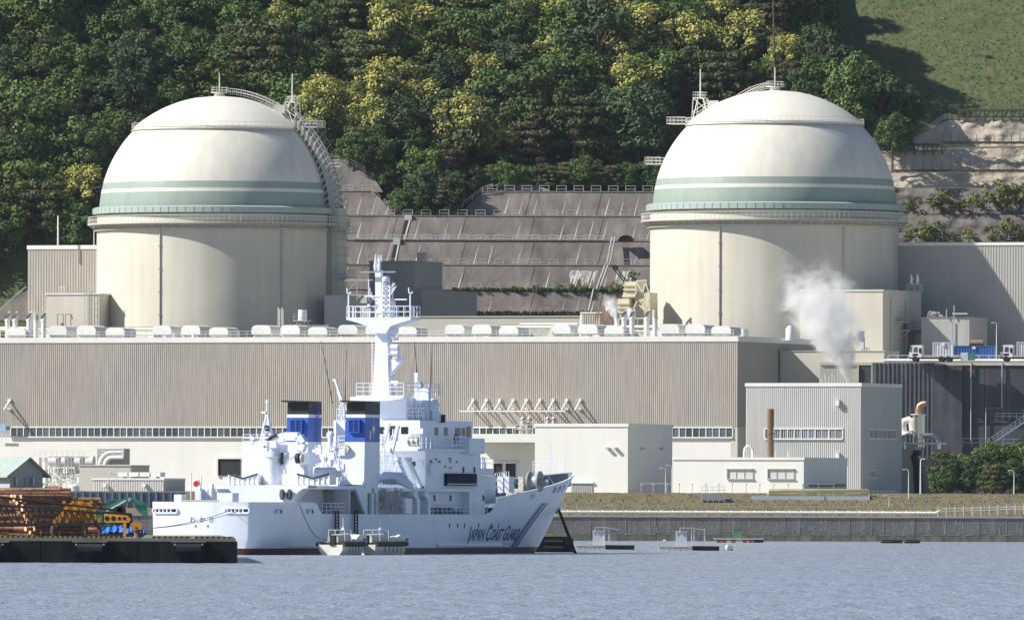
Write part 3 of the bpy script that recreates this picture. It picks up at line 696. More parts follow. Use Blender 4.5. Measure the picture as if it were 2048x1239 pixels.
# ------------------------------------------------------------------ right-hand plant buildings
M['shadew'] = mat('blue_grey_cladding', (.40,.39,.36), .55, var=.05, scale=.2, streak=.06)
T = block('fuel_building', 'large grey ribbed building right of the right dome, at the picture edge', 1700, 2170, None, 486, 2050, 720, 'shadew', .5, .5, depth=30, z0=25)
T = block('annex_block', 'cream annex block with a sunlit face right of the steam plume', 1600, 1765, 1842, 580, 2036, 720, 'concrete', .3, None, 'concrete', z0=25)
q = MB()
for px in (1783, 1813): v, z = T.vw(px, 600, .15); q.tube([(.15,v,z-9),(.15,v,z)], .14, 8)
q.build('down_pipe', M['steel'], T, True)
for (xa, xb, y) in ((1790,1812,643),(1803,1842,660)):
    va, z = T.vw(xa,y,.1); vb = T.v(xb,.1); p = MB().box(.05, 1.6, va, vb, z-.12, z+.08).build('balcony', M['steel'], T)
    q = MB(); rail(q, [(1.55,va,z+.08),(1.55,vb,z+.08)], 1.1, 1.2, .06); q.bar((.05,va,z-1.3),(1.5,va,z-.1),.12); q.bar((.05,vb,z-1.3),(1.5,vb,z-.1),.12); q.build('railing', M['steel'], p)
P = T.world(.4, T.v(1820, 0)*1.0, T.h)
V = Thing('vent_horns', 'pair of white horn-shaped vents on a steel frame above the annex', 'vent', P, AL)
q = MB()
for x in (-1.0, .2, 1.4):
    for y in (0, 1.2): q.bar((x,y,-.1),(x,y,1.35),.12)
for z in (.1, 1.35): q.path([(-1,0,z),(1.4,0,z),(1.4,1.2,z),(-1,1.2,z)], .12, close=True)
q.bar((-1,0,.1),(.2,0,1.35),.09); q.bar((.2,0,.1),(1.4,0,1.35),.09); q.build('frame', M['steel'], V)
for x in (-.35, .75): MB().tube([(x,.5,1.3),(x,.5,2.0),(x+.0,.5,2.6),(x-.12,.5,3.1)], [.26,.25,.17,.05], 10).build('horn', M['white'], V, True)
# grey low block with pipes in front of the big building
T = block('pipe_house', 'low grey block with pipe masts in the shade of the right dome', 1842, 1938, 1946, 634, 2040, 730, 'greyb', .1, None, 'greyb', z0=25, depth=10)
q = MB()
for px, y0, y1 in ((1904,640,692),(1932,640,690),(1908,610,636),(1893,618,636)): u, z = T.uw(px,y1,-.4); q.bar((u,-.4,z),(u,-.4,T.w(y0,px)),.16)
u, z = T.uw(1905,627,-.4); q.bar((u,-.4,z),(T.u(1936),-.4,z),.3); q.build('pipe_mast', M['blueg'], T)
q = MB()
for k in range(14): u, z = T.uw(1858+random.random()*24,632,1); q.cbox((u,1,z), random.uniform(.3,.8), .5, random.uniform(.2,.9))
q.build('roof_unit', M['steel'], T)
# upper yard deck on its dark retaining wall
zd = W(1900, 722, 1985).z
T = at('retaining_wall', 'tall dark stained retaining wall under the upper yard on the right', 'wall', 1640, 2001, GZ, R(6)); T.h = zd-GZ
u = lambda px: T.u(px)
MB().box(u(1640), u(2200), 0, 60, T.h-.5, T.h).build('deck_slab', M['concrete'], T)
segs = [(1640,1716,.2,'ring'),(1717,1744,.1,'darkw'),(1868,1925,-.5,'darkw'),(1926,1968,.2,'darkw'),(1969,2012,.2,'darkw'),(2013,2060,.2,'darkw'),(2061,2200,.2,'darkw')]
for a, b, v, m in segs: MB().box(u(a), u(b), v, 3, 0, T.h-.52).build('wall_panel', M[m], T)
M['netting'] = mat('corrugated_screen', (.115,.12,.13), .6, var=.2, scale=.5, streak=.3, sscale=1.5)
MB().ribs(u(1745), u(1867), -.3, 0, T.h-.1, .75, .22).build('corrugated_screen', M['netting'], T)
for zz in (.28,.55,.75): MB().box(u(1926), u(2200), .02, .18, T.h*zz, T.h*zz+.15).build('ledge', M['darkw'], T)
q = MB(); rail(q, [(u(1775),.6,T.h),(u(2200),.6,T.h)], 1.15, 1.7, .1, 1); q.build('deck_railing', M['rail'], T)
q = MB(); q.tube([(u(1768),.2,T.h+.25),(u(2200),.2,T.h+.25)], .28, 8); q.build('deck_pipe', M['white'], T, True)
q = MB(); a = u(2004); q.tube([(a,-.1,T.h),(a,-.1,T.h-7.6),(u(1972),-.1,T.h-7.6),(u(1972),-.1,T.h-14)], .1, 6); q.tube([(u(1942),-.1,T.h),(u(1942),-.1,T.h-13)], .1, 6); q.build('drain_pipe', M['steel'], T)
q = MB()
for px in (1716,1744): q.box(u(px)-.12, u(px)+.12, -.2, .05, 0, T.h-.6)
q.build('corner_post', M['concrete'], T)
ZU = zd
# stair on the retaining wall
V = Thing('steel_stair', 'steel stair rising to the right against the dark wall above the trees', 'stair', W(1978,890,1975))
q = MB(); a = Vector((0,0,0)); b = W(2075,826,1975)-W(1978,890,1975)
for o in (0, 1.0):
    q.bar(a+Vector((0,o,0)), b+Vector((0,o,0)), .15, .3); q.bar(a+Vector((0,o,1.1)), b+Vector((0,o,1.1)), .08); q.bar(a+Vector((0,o,.6)), b+Vector((0,o,.6)), .06)
    for k in range(12): p = a.lerp(b, k/11)+Vector((0,o,0)); q.bar(p, p+Vector((0,0,1.1)), .07)
for k in range(28): p = a.lerp(b, k/27); q.bar(p, p+Vector((0,1,0)), .25, .05)
q.build('flight', M['blueg'], V)
q = MB(); p = W(1926,893,1975)-V.O; rail(q, [p, p+Vector((4.2,0,0))], 1.4, 1.4, .09); rail(q, [p+Vector((6.5,-.2,0)), p+Vector((12,-.2,0))], 1.3, 2.0, .09); q.build('landing_rail', M['blueg'], V)
rail(MB(), [(0,0,0),(9,0,0)], 1.0, 1.1, .06).build('upper_rail', M['blueg'], V, loc=W(1992,838,1974)-V.O)
# trucks, containers on the upper deck
def truck(px, D, y, label):
    T = at('truck', label, 'truck', px, D, ZU+.02, R(10)); s = 1.0
    c = MB(); c.prism([(-1.15,.75),(-1.2,1.55),(-.85,2.75),(.95,2.8),(.95,.75)], 0, 2.3, 'y'); cab = c.build('cab', M['white'], T)
    MB().prism([(-1.18,1.62),(-.88,2.6),(-.62,2.6),(-.72,1.62)], -.02, 2.32, 'y').build('windscreen', M['glass'], cab)
    MB().prism([(-.5,1.6),(-.35,2.45),(.25,2.45),(.25,1.6)], -.02, .1, 'y').build('side_window', M['glass'], cab)
    MB().prism([(-.75,1.0),(-.5,1.35),(.3,1.4),(.3,1.0)], -.015, .1, 'y').build('step_panel', M['black'], cab)
    MB().box(.5,.85,-.25,-.03,1.5,2.3).build('mirror', M['black'], cab)
    MB().box(-1.15,7,.3,2.0,.5,.74).build('chassis', M['black'], T); MB().box(1.1,7,0,2.3,.76,.95).build('bed', M['steel'], T)
    wm = MB(); wm.tube([(0,0,0),(0,.35,0)], .48, 16); me = wm.mesh('wheel', M['black'], True)
    for x in (-.2, 4.2, 5.4):
        for y_ in (-.02, 1.97): link('wheel', me, T, (x, y_, .48))
truck(1832, 1996, 715, 'white truck with a cab window on the upper yard, left of the white container')
truck(2014, 1990, 718, 'white truck at the right picture edge on the upper yard')
M['blue'] = mat('blue_container', (.05,.13,.36), .5, var=.1); M['whitec'] = mat('white_container', (.58,.60,.64), .5, var=.05)
def container(px0, px1, D, h, m, label, d=2.6, z=1.0):
    T = at('container', label, 'container', px0, D, ZU+z, R(8)); L = T.u(px1)
    MB().ribs(0, L, 0, 0, h, .45, .05).build('front_wall', M[m], T); MB().box(0, L, .04, d, 0, h-.02).build('body', M[m], T)
    q = MB()
    for x in (0, L): q.box(x-.1,x+.1,-.1,.02,0,h+.05)
    q.box(.1,L-.1,-.1,.02,h-.12,h+.05); q.build('corner_frame', M[m], T)
    MB().box(L*.45,L*.45+.5,-.25,-.07,h*.75,h*.95).build('vent_box', M['white'], T)
container(1866, 1905, 2000, 2.3, 'whitec', 'white container on the upper yard beside the truck'); container(1908, 1990, 2004, 2.2, 'blue', 'long blue container on the upper yard', 2.6, .6)
container(2034, 2100, 1994, 2.3, 'whitec', 'white box behind the rightmost truck on the upper yard')
T = at('equipment_skid', 'dark red tank unit on top of the blue container', 'tank', 1940, 2006, ZU+2.85, R(8)); MB().tube([(0,0,.5),(2.2,0,.5)], .5, 12).build('tank', M['rust'], T, True); MB().box(-.2,2.4,-.4,.4,0,.15).build('skid', M['black'], T)
T = at('generator_box', 'small green and grey generator boxes before the blue container', 'generator', 1921, 1996, ZU+.3, R(8)); M['teal'] = mat('teal_box', (.07,.20,.17), .5)
MB().box(0,1.2,0,1,0,1.3).build('grey_box', M['whitec'], T); MB().box(1.25,2.3,0,1,0,1.25).build('teal_box', M['teal'], T)
def lamp(px, y0, y1, D, label, arm=-1, r=.08):
    a = W(px, y1, D); b = W(px, y0, D); h = b.z-a.z; T = Thing('lamp_post', label, 'lamp post', a)
    MB().tube([(0,0,0),(0,0,h*.5),(0,0,h-.3),(arm*.15,0,h),(arm*.6,0,h+.02)], [r*1.3,r,r*.8,r*.7,r*.6], 8).build('pole', M['trim'], T, True)
    MB().box(arm*.6-.3,arm*.6+.1,-.12,.12,h-.08,h+.06).build('lamp_head', M['white'], T)
lamp(1993, 645, 718, 1990, 'tall lamp post with a bent head on the upper yard')
# exhaust pipes fan and hood beside the steam
T = at('vent_hood', 'white cylindrical hood above a fan of bent pipes behind the steam', 'vent', 1722, 2010, None, R(15), py=700)
MB().cyl((-.4,0,2.2), .95, 1.0, 16).build('hood', M['whitec'], T, True); MB().box(-.4,.55,-.5,.5,.2,2.2).build('duct', M['whitec'], T)
for k in range(4): MB().tube([(.2+k*.42,0,-1.4),(.2+k*.42,0,-.2),(.1+k*.40,0,.5)], .15, 8).build('pipe', M['trim'], T, True)
block('terrace_block', 'stained concrete steps behind the steam at the foot of the right dome', 1560, 1768, 1790, 701, 2003, 790, 'ring', .1, None, 'ring', depth=8, z0=20)
# --- right front: grey-white ribbed building
T = RB = block('control_building', 'pale grey ribbed building with a window band in front right', 1492, 1722, 1803, 768, 1905, None, 'clad2', .55, .34)
strip(T, 1548, 1686, 858, 876, 10); strip(T, 1530, 1546, 858, 876, 1); strip(T, 1737, 1791, 859, 876, 6, False); strip(T, 1737, 1752, 941, 954, 3, False)
for px, y in ((1677,805),(1677,911)):
    u, z = T.uw(px, y); q = MB(); q.box(u-.28,u+.28,-.75,-.1,z-.45,z+.45); q.prism([(u-.3,z+.46),(u+.3,z+.46),(u+.2,z+.6),(u-.2,z+.6)], -.8, -.1, 'y'); q.build('wall_fan', M['white'], T)
q = MB()
for px in (1541+10,1554,1576,1582): u, z = T.uw(px, 915, -6); q.bar((u,-6,z),(u,-6,z+1.2),.1)
q.build('roof_pipe', M['white'], T)
q = MB()
for k in range(9): u, z = T.uw(1640+k*6, 766, 4); q.bar((u,4,z),(u+random.uniform(-.6,.6),4,z+random.uniform(.5,2)),.25)
q.build('roof_machinery', M['steel'], T)
T = WB = block('front_block', 'low white block with two windows before the ribbed building', 1347, 1608, 1694, 916, 1862, None, 'wwall', .4)
for a, b in ((1456,1506),(1537,1588)):
    u0, zt = T.uw(a,938); u1 = T.u(b); zb = T.w(956,a); f = MB()
    f.box(u0-.15,u0,-.25,.0,zb,zt); f.box(u1,u1+.15,-.12,.0,zb,zt); f.box(u0-.15,u1+.15,-.32,.0,zt,zt+.15); f.box(u0-.2,u1+.2,-.3,.0,zb-.14,zb)
    for k in (1,2): f.box(u0+(u1-u0)*k/3-.05,u0+(u1-u0)*k/3+.05,-.12,-.02,zb,zt)
    fo = f.build('window_frame', M['steel'], T); M.setdefault('blind', mat('window_blind', (.62,.62,.60), .3, var=.05, spec=.6))
    for k in range(3): MB().quad((u0+(u1-u0)*k/3+.05,-.04,zb),(u0+(u1-u0)*(k+1)/3-.05,-.04,zb),(u0+(u1-u0)*(k+1)/3-.05,-.04,zt),(u0+(u1-u0)*k/3+.05,-.04,zt)).build('pane', M['blind'], fo)
MB().box(T.u(1618),T.u(1690),-.02,.3,T.w(973,1620),T.w(967,1620)).build('dark_slot', M['black'], T)
T = block('store_block', 'white windowless block behind the ship bow with a roller door', 1070, 1256, 1345, 849, 1925, None, 'wwall', .5, None, 'white')
u0, zt = T.uw(1143,966); u1 = T.u(1186); MB().ribs(u0,u1,-.12,0,zt,.3,.04).build('roller_door', M['greyb'], T); f = MB(); f.box(u0-.2,u1+.2,-.35,0,zt,zt+.25); f.build('door_lintel', M['trim'], T)
for px, y in ((1217,897),(1232,897)): u, z = T.uw(px,y); q = MB(); q.box(u-.25,u+.25,-.7,0,z-.1,z+.25); q.build('wall_lamp', M['steel'], T)
for px in (1284,1322): v, z = T.vw(px,897,.1); q = MB(); q.box(.01,.5,v-.4,v+.4,z-.1,z+.2); q.build('wall_lamp', M['steel'], T)
# brown chimney
M['chim'] = mat('brown_chimney', (.19,.13,.075), .5, var=.12, scale=.6, streak=.2)
T = at('chimney', 'slim brown chimney in front of the pale ribbed building', 'chimney', 1541, 1880, GZ); h = T.w(817,1541)
MB().lathe([(.52,0),(.52,h),(.44,h),(.44,h-.6)], 20).build('stack', M['chim'], T, True); MB().lathe([(.6,h-4),(.6,h-3.8),(.52,h-3.8)],20).build('collar', M['chim'], T)
T = at('goose_pipe', 'white goose-neck pipe beside the pale ribbed building', 'pipe', 1489, 1875, GZ); h = T.w(891,1489)
MB().tube([(0,0,0),(0,0,h-1),(.1,0,h-.4),(.5,0,h),(1.0,0,h-.1),(1.3,0,h-.6),(1.35,0,h-1.8)], .22, 10).build('pipe', M['wwall'], T, True)
# --- steel exhaust stack with bent top
M['chrome'] = mat('bright_duct', (.62,.60,.54), .22, .85, var=.1)
T = at('exhaust_tower', 'steel exhaust stack with a bent top and shiny elbows beside the dark wall', 'stack', 1840, 1930, GZ, AL)
W_ = lambda px, py, v=0: (T.uw(px,py,v)[0], v, T.uw(px,py,v)[1])
a = W_(1838,893); b = W_(1838,829); MB().tube([a,b], 1.02, 20).build('silencer', M['chrome'], T, True)
MB().tube([b,(b[0],0,b[2]+.12)], 1.3, 20).build('flange', M['trim'], T)
MB().tube([W_(1837,829),W_(1837,818),W_(1839,811),W_(1845,807),W_(1853,806)], [.55,.5,.5,.48,.42], 12).build('bent_outlet', mat('heat_stained_steel',(.45,.30,.19),.4,.6,var=.4,scale=1.5), T, True)
MB().tube([W_(1808,868),W_(1806,852),W_(1808,842),W_(1818,839),W_(1824,843),W_(1826,860)], .6, 12).build('loop_duct', M['trim'], T, True)
MB().tube([W_(1848,872,-.8),W_(1862,871,-.8),W_(1872,875,-.8),W_(1876,886,-.8),W_(1876,897,-.8)], .5, 12).build('elbow', M['chrome'], T, True)
MB().tube([W_(1798,872,-.8),W_(1806,875,-.8),W_(1809,886,-.8),W_(1808,897,-.8)], .5, 12).build('elbow', M['chrome'], T, True)
q = W_(1796,886,0); p2 = W_(1883,884,0); MB().box(q[0],p2[0],-1.4,2.5,q[2]-.15,q[2]+.1).build('platform', M['trim'], T)
r_ = MB(); rail(r_, [(q[0],-1.3,q[2]+.1),(p2[0],-1.3,q[2]+.1)], 1.2, 1.2, .06); r_.build('railing', M['steel'], T)
MB().box(W_(1808,0)[0],W_(1836,0)[0],-.8,2.2,0,q[2]-.2).build('support_shell', M['ring'], T)
MB().tube([W_(1840,905,-1),W_(1832,905,-1),W_(1828,912,-1),W_(1834,930,-1),W_(1838,985,-1)], [.5,.6,.6,.7,.7], 10).build('dark_duct', M['black'], T, True)
MB().box(W_(1845,0)[0],W_(1872,0)[0],0,2,0,W_(1845,917)[2]).build('cabinet', M['greyb'], T)
MB().lathe([(0,0),(1.5,0),(1.5,.5),(0,.5)],16,(W_(1823,866)[0],0,W_(1823,868)[2])).build('drum', M['trim'], T)
# structure left of the right dome: cream louvred tower with braces
M['cream'] = mat('cream_panel', (.66,.60,.44), .6, var=.08)
T = at('louvre_tower', 'cream louvred tower with braces joined to the left of the right dome', 'tower', 1300, 2045, 26, AL)
for (x0, x1, y0, y1, v) in ((1249,1272,563,583,3),(1246,1270,584,596,3),(1236,1258,597,637,2),(1270,1299,585,660,3.5)):
    a, zt = T.uw(x0,y0,v); b = T.u(x1,v); zb = T.w(y1,x0,v); MB().box(a,b,v,v+4,zb,zt).build('panel', M['cream'], T)
    n = int((zt-zb)/.75); q = MB()
    if x0 < 1265:
        for k in range(n): q.box(a-.1,b+.1,v-.35,v-.02,zb+k*.75+.2,zb+k*.75+.5)
        q.build('louvre', M['cream'], T)
q = MB(); P_ = lambda px, py, v=1.5: Vector((T.uw(px,py,v)[0], v, T.uw(px,py,v)[1]))
for a, b in (((1272,562),(1293,560)),((1272,562),(1272,588)),((1273,563),(1285,585)),((1285,585),(1292,561)),((1290,562),(1299,588)),((1258,636),(1274,602)),((1236,640),(1256,628)),((1236,628),(1256,640)),((1278,600),(1299,600)),((1278,600),(1298,618)),((1298,600),(1290,636)),((1236,636),(1300,636)),((1290,586),(1290,660)),((1250,588),(1272,588))): q.bar(P_(*a), P_(*b), .22)
for x in (1236,1250,1262,1275,1288): q.bar(P_(x,636), P_(x,672), .18)
q.build('brace', M['cream'], T)
T = at('ribbed_shed', 'small ribbed shed with a slanted side left of the right dome', 'shed', 1200, 2035, 25, AL); a, zt = T.uw(1164,628); MB().ribs(a,0,0,0,zt,.4,.08).build('front', M['clad'], T); MB().prism([(a-1.6,0),(a-.02,0),(a-.02,zt+.1),(a-.3,zt+.1)],0,4,'y').build('slanted_side', M['trim'], T); MB().box(a,0,.05,4,0,zt).build('body', M['clad'], T); MB().box(a-.3,.2,-.1,4,zt+.12,zt+.35).build('roof', M['trim'], T)
q = MB()
for k in range(22): u, z = T.uw(1190+random.random()*45, 672-random.random()*44, -3); q.bar((u,-3,z),(u+random.uniform(-.2,.2),-3,z+random.uniform(1,2.6)),.14)
q.build('pipe_stand', M['rust'], T)

# ------------------------------------------------------------------ shore: sea wall, bank, fences
DS = 1738; zq = 3.55
M['wall'] = mat('seawall_concrete', (.185,.175,.16), .85, var=.22, scale=.2, streak=.5, sscale=.9, dirt=(.36,.345,.32), bump=.2, bscale=2)
M['wallb'] = mat('seawall_foot', (.16,.15,.125), .85, var=.3, scale=.5, streak=.3)
T = at('sea_wall', 'long grey concrete sea wall with upright joints behind the floats', 'wall', 1184, DS, 0)
wd = T.u(1313.5); pm = MB(); pm.box(.04, wd-.04, 0, 6, .95, zq-.12); pm_me = pm.mesh('wall_panel', M['wall'])
fm2 = MB(); fm2.box(.03, wd-.03, -.35, 6, -2, .94).mesh('x', M['wallb']); foot = MB().box(.03, wd-.03, -.35, 6, -2, .94).mesh('foot_panel', M['wallb']); cop = MB().box(.02, wd-.02, -.12, 6, zq-.115, zq+.05).mesh('coping', M['efflor2'])
for k in range(-13, 9):
    link('wall_panel', pm_me, T, (k*wd,0,0)); link('foot_panel', foot, T, (k*wd,0,0)); link('coping', cop, T, (k*wd,0,0))
MB().box(-14*wd, 9*wd, .3, 6, -2, zq-.2).build('core', M['black'], T)
st = MB()
for px in (1252,1370,1744,1768,1892,2014,2046,1300,1600):
    u = T.u(px); y = 3.3; pts = []
    while y > random.uniform(.0,.9): pts.append((u+random.uniform(-.06,.06), -.02, y)); y -= .35
    st.path(pts, .09, .02)
for _ in range(120):
    u = T.u(random.uniform(1150,2080)); z = random.uniform(1.6,3.3); l = random.uniform(.2,1.2); w_ = random.uniform(.02,.1); st.quad((u-w_,-.012,z-l),(u+w_,-.012,z-l),(u+w_*.5,-.012,z),(u-w_*.5,-.012,z))
st.build('lime_streak', mat('pale_lime', (.34,.33,.31), .9, var=.2), T)
st = MB(); u = T.u(1030)
while u < T.u(2100): l = random.uniform(.3,2); st.box(u,u+l,-.38,-.352,.9,.9+random.uniform(.02,.1)); u += l+random.uniform(.05,1.2)
st.build('tide_line', mat('barnacle_line', (.38,.36,.31), .9, var=.3), T)
MB().quad((-2500,DS+5,zq-.02),(2500,DS+5,zq-.02),(2500,DS+40,zq-.02),(-2500,DS+40,zq-.02)).build('shore_road', M['ground']); tag(bpy.data.objects['shore_road'], kind='structure')
M['bank'] = mat('dry_grass', (.165,.14,.075), .95, var=.25, scale=.4, bump=.5, bscale=3)
mb = MB(); N = 160
for i in range(N+1):
    X = -130+260*i/N; z1 = GZ+.02
    mb.v += [(X,DS+14,zq),(X,DS+19,zq+1.3+.15*mnoise.noise((X*.3,1,1))),(X,DS+22,zq+1.5),(X,DS+30,z1+.1*mnoise.noise((X*.4,3,2))),(X,DS+60,z1)]
for i in range(N):
    for j in range(4): a = i*5+j; mb.f.append((a,a+5,a+6,a+1))
tag(mb.build('grass_bank', M['bank'], smooth=True), kind='structure')
# wire fence on the wall
T = at('wire_fence', 'wire fence with dark-tipped posts along the sea wall', 'fence', 1108, DS+3, zq)
pw = T.u(1131.3); pme = MB().box(-.035,.035,-.035,.035,0,2.05).mesh('post', M['steel']); tip = MB().box(-.05,.05,-.06,.06,2.05,2.4).mesh('post_tip', M['black'])
for k in range(-1, 42):
    p = link('post', pme, T, (k*pw,0,0)); link('post_tip', tip, p)
for z in (.12, 1.0, 2.0, 2.2): MB().bar((-pw,0,z),(41*pw,0,z),.025).build('wire', M['steel'], T)
q = MB(); k = T.u(1880)
while k < T.u(2090): q.bar((k,.05,0),(k,.05,1.0),.03); k += .22
q.build('picket', M['blueg'], T)
T = at('guard_pipe', 'long white guard pipe on short posts behind the sea wall', 'railing', 1112, DS+8, zq); L = T.u(1872); 
MB().tube([(0,0,.62),(L,0,.62),(L+.6,0,.95)], .19, 8).build('pipe', M['white'], T, True)
pme = MB().box(-.08,.08,-.1,.1,0,.95).mesh('post', M['white']); k = 0
while k < L: link('post', pme, T, (k,.2,0)); k += 1.7
T = at('guard_rail', 'white road guard rail on posts at the right end of the shore', 'railing', 1876, DS+9, zq); L = T.u(2100)
for z in (.85,1.2): MB().bar((0,0,z),(L,0,z+.55),.07,.1).build('beam', M['white'], T)
pme = MB().box(-.07,.07,-.07,.07,0,1.45).mesh('post', M['white'])
for k in range(14): link('post', pme, T, (k*L/13,0,k*.05))
# concrete box building with olive pipe, stand, steps, small posts
T = at('pump_block', 'pale concrete block with an olive pipe along its top on the bank', 'block', 1505, 1764, zq, 0); L = T.u(1740); h = T.w(991,1600)
MB().box(0,L,0,12,0,h).build('wall', M['whitec'], T); MB().box(T.u(1648),T.u(1650),-.05,.02,0,h).build('joint', M['greyb'], T)
z = T.w(981,1600,2); MB().tube([(T.u(1538,2),2,z-.6),(T.u(1539,2),2,z),(T.u(1738,2),2,z),(T.u(1740,2),2,z-.8)], .32, 10).build('olive_pipe', mat('olive_pipe',(.36,.33,.17),.6,var=.15), T, True)
q = MB(); rail(q, [(T.u(1607,1),1,h),(T.u(1668,1),1,h)], T.w(967,1610)-h, 2.2, .09); M['grail'] = mat('green_rail',(.36,.45,.38),.6); q.build('railing', M['grail'], T); rail(MB(), [(T.u(1740,1),1,h-.2),(T.u(1795,1),1,h-.2)], .95, .55, .05).build('side_railing', M['grail'], T)
T = at('water_gate_stand', 'small steel gate stand on the grass bank right of the floats', 'stand', 1404, 1762, zq+.3); L = T.u(1450)
MB().box(0,L,0,2,T.w(1000,1404),T.w(986,1404)).build('deck_box', M['greyb'], T); q = MB()
for k in range(5): x = k*L/4; q.bar((x,0,0),(x,0,T.w(1000,1404)),.12)
q.bar((0,0,.1),(L*.6,0,1.3),.08); q.bar((L*.5,-.3,0),(L*.9,-.3,1.6),.1); rail(q, [(0,.1,T.w(986,1404)),(L,.1,T.w(986,1404))], 1, .9, .05); q.build('frame', M['steel'], T)
T = at('bank_steps', 'short dark steps cut in the grass bank on the right', 'steps', 1872, 1768, zq+1.5)
for k in range(7): MB().box(0,.65,k*.85,k*.85+.6,k*.26,k*.26+.3).build('step', M['darkw'], T)
pole_me = None
for i, px in enumerate((1359,1385,1412,1438,1465,1493,1520,1548,1577,1606)):
    T = at('bollard_lamp', '%s thin post with a small head from the left before the low white block' % ORD[i], 'post', px, 1800, GZ, group='thin posts before the low white block')
    MB().tube([(0,0,0),(0,0,1.35)], .05, 6).build('post', M['steel'], T); MB().tube([(-.12,0,1.3),(0,0,1.5),(.12,0,1.3)], .07, 6).build('head', M['steel'], T)
T = at('pipe_gantry', 'white pipe frame with drooping heads beside the windowless block', 'frame', 1283, 1800, GZ); q = MB()
for px in (1283,1307,1334): x = T.u(px); q.bar((x,0,0),(x,0,1.45),.1); q.cbox((x,0,1.2), .3, .3, .3)
q.bar((0,0,1.45),(T.u(1345),0,1.45),.1); q.build('frame', M['rail'], T)
lamp(1331, 935, 992, 1782, 'thin lamp post between the windowless block and the low block', -1, .06); lamp(1343, 930, 995, 1781, 'white pole beside the thin lamp post on the bank', -1, .05)
lamp(1817, 938, 1020, 1765, 'lamp post standing before the dark gap right of the ribbed building', -1, .07); lamp(1841, 917, 987, 1785, 'weathered pole beside the exhaust tower', 1, .1); lamp(2028, 940, 988, 1785, 'lamp post before the trees at the right edge', -1, .07)
lamp(1778, 990, 1020, 1760, 'short lamp post on the bank by the pale concrete block', -1, .05)
# beige sprayed slope and brown steel barriers at the right
def rslab(poly, D, run, label, m, name='sprayed_slope', sub=22):
    """bumpy slab: pixel outline filled with a jittered grid"""
    x0 = min(p[0] for p in poly); x1 = max(p[0] for p in poly); n = 60; mb = MB(); rows = sub
    def edge(px, top):
        ys = []
        for i in range(len(poly)):
            a, b = poly[i], poly[(i+1)%len(poly)]
            if min(a[0],b[0]) <= px <= max(a[0],b[0]) and a[0] != b[0]: ys.append(a[1]+(b[1]-a[1])*(px-a[0])/(b[0]-a[0]))
        return (min if top else max)(ys)
    O = W(x0, max(p[1] for p in poly), D)
    for i in range(n+1):
        px = x0+(x1-x0)*i/n; px = min(max(px, x0+.01), x1-.01); ta, tb = edge(px, True), edge(px, False)
        for j in range(rows+1):
            y = tb+(ta-tb)*j/rows; p = W(px, y, D); h = p.z-O.z
            nn = mnoise.fractal((p.x*.35, h*.5, D*.1), 1.0, 2.0, 4)
            mb.v.append((p.x-O.x, h*run+nn*.55-.3, h))
    for i in range(n):
        for j in range(rows): a = i*(rows+1)+j; mb.f.append((a,a+rows+1,a+rows+2,a+1))
    return tag(mb.build(name, m, loc=O, smooth=True), label, 'slope')
DR = 2150
rslab([(1740,375),(2130,375),(2130,345),(1740,345)], DR+2, .5, 'lowest band of beige sprayed concrete right of the right dome', M['shot'])
rslab([(1740,344),(2130,344),(2130,292),(1752,302),(1740,320)], DR+5, .5, 'middle band of beige sprayed concrete right of the right dome', M['shot'])
rslab([(1765,298),(2130,290),(2130,238),(1895,240),(1840,270)], DR+9, .5, 'upper band of beige sprayed concrete under the grass slope', M['shot'])
rslab([(1740,428),(2130,428),(2130,376),(1740,376)], DR-1, .4, 'dark concrete step with climbing shrubs right of the right dome', M['slope'], 'retaining_slope')
rslab([(1740,484),(2130,484),(2130,429),(1740,429)], DR-5, .4, 'lower dark concrete step above the large ribbed building', M['slope'], 'retaining_slope')
for (x0, x1, y, lab) in ((1830,2048,418,'upper'),(1800,2048,473,'lower')):
    for i, px in enumerate(rng(x0, x1+20, 37.7)):
        o = link('safety_barrier', frame_me, None, W(px, y+5, DR-2 if lab == 'upper' else DR-6)); tag(o, '%s white barrier frame from the left on the %s shrubby step right of the dome' % (ORD[i], lab), 'railing', 'barrier frames right of the right dome')
def barrier(px0, px1, y, n, D, label, up, down):
    a, b = W(px0,y,D), W(px1,y,D); T = Thing('rockfall_barrier', label, 'barrier', a); v = b-a
    MB().bar((0,0,0), v, .35, .4).build('beam', M['brown'], T); MB().bar((0,.3,-1.1*down), v+Vector((0,.3,-1.1*down)), .14, .2).build('lower_beam', M['brown'], T)
    for k in range(n):
        p = v*(k/(n-1)); q = MB(); q.box(p.x-.16,p.x+.16,-.15,.2,p.z-1.9*down,p.z+.25); q.bar((p.x,.1,p.z+.2),(p.x,.1,p.z+up),.11); q.bar((p.x+.1,.8,p.z-1.6*down),(p.x+.9,.1,p.z-.2),.14); q.build('post', M['brown'], T)
barrier(1917, 2110, 221, 12, DR+11, 'brown steel rockfall barrier on top of the beige slope', 2.0, 1.0)
barrier(1811, 1884, 289, 5, DR+4, 'short brown steel barrier on the middle of the beige slope', .2, 1.0); barrier(1884, 2110, 285, 14, DR+4.5, 'long thin brown barrier across the beige slope', 1.6, .1)
barrier(1790, 2110, 341, 18, DR+1, 'lower thin brown barrier across the beige slope', 1.5, .1)
prail('stair_rail', 'blue-grey stair rail climbing left of the beige slope', [(1765,303),(1790,290),(1820,283),(1866,256),(1890,240),(1900,239)], DR+6, 1.0, 'blueg', 2.6, 2)
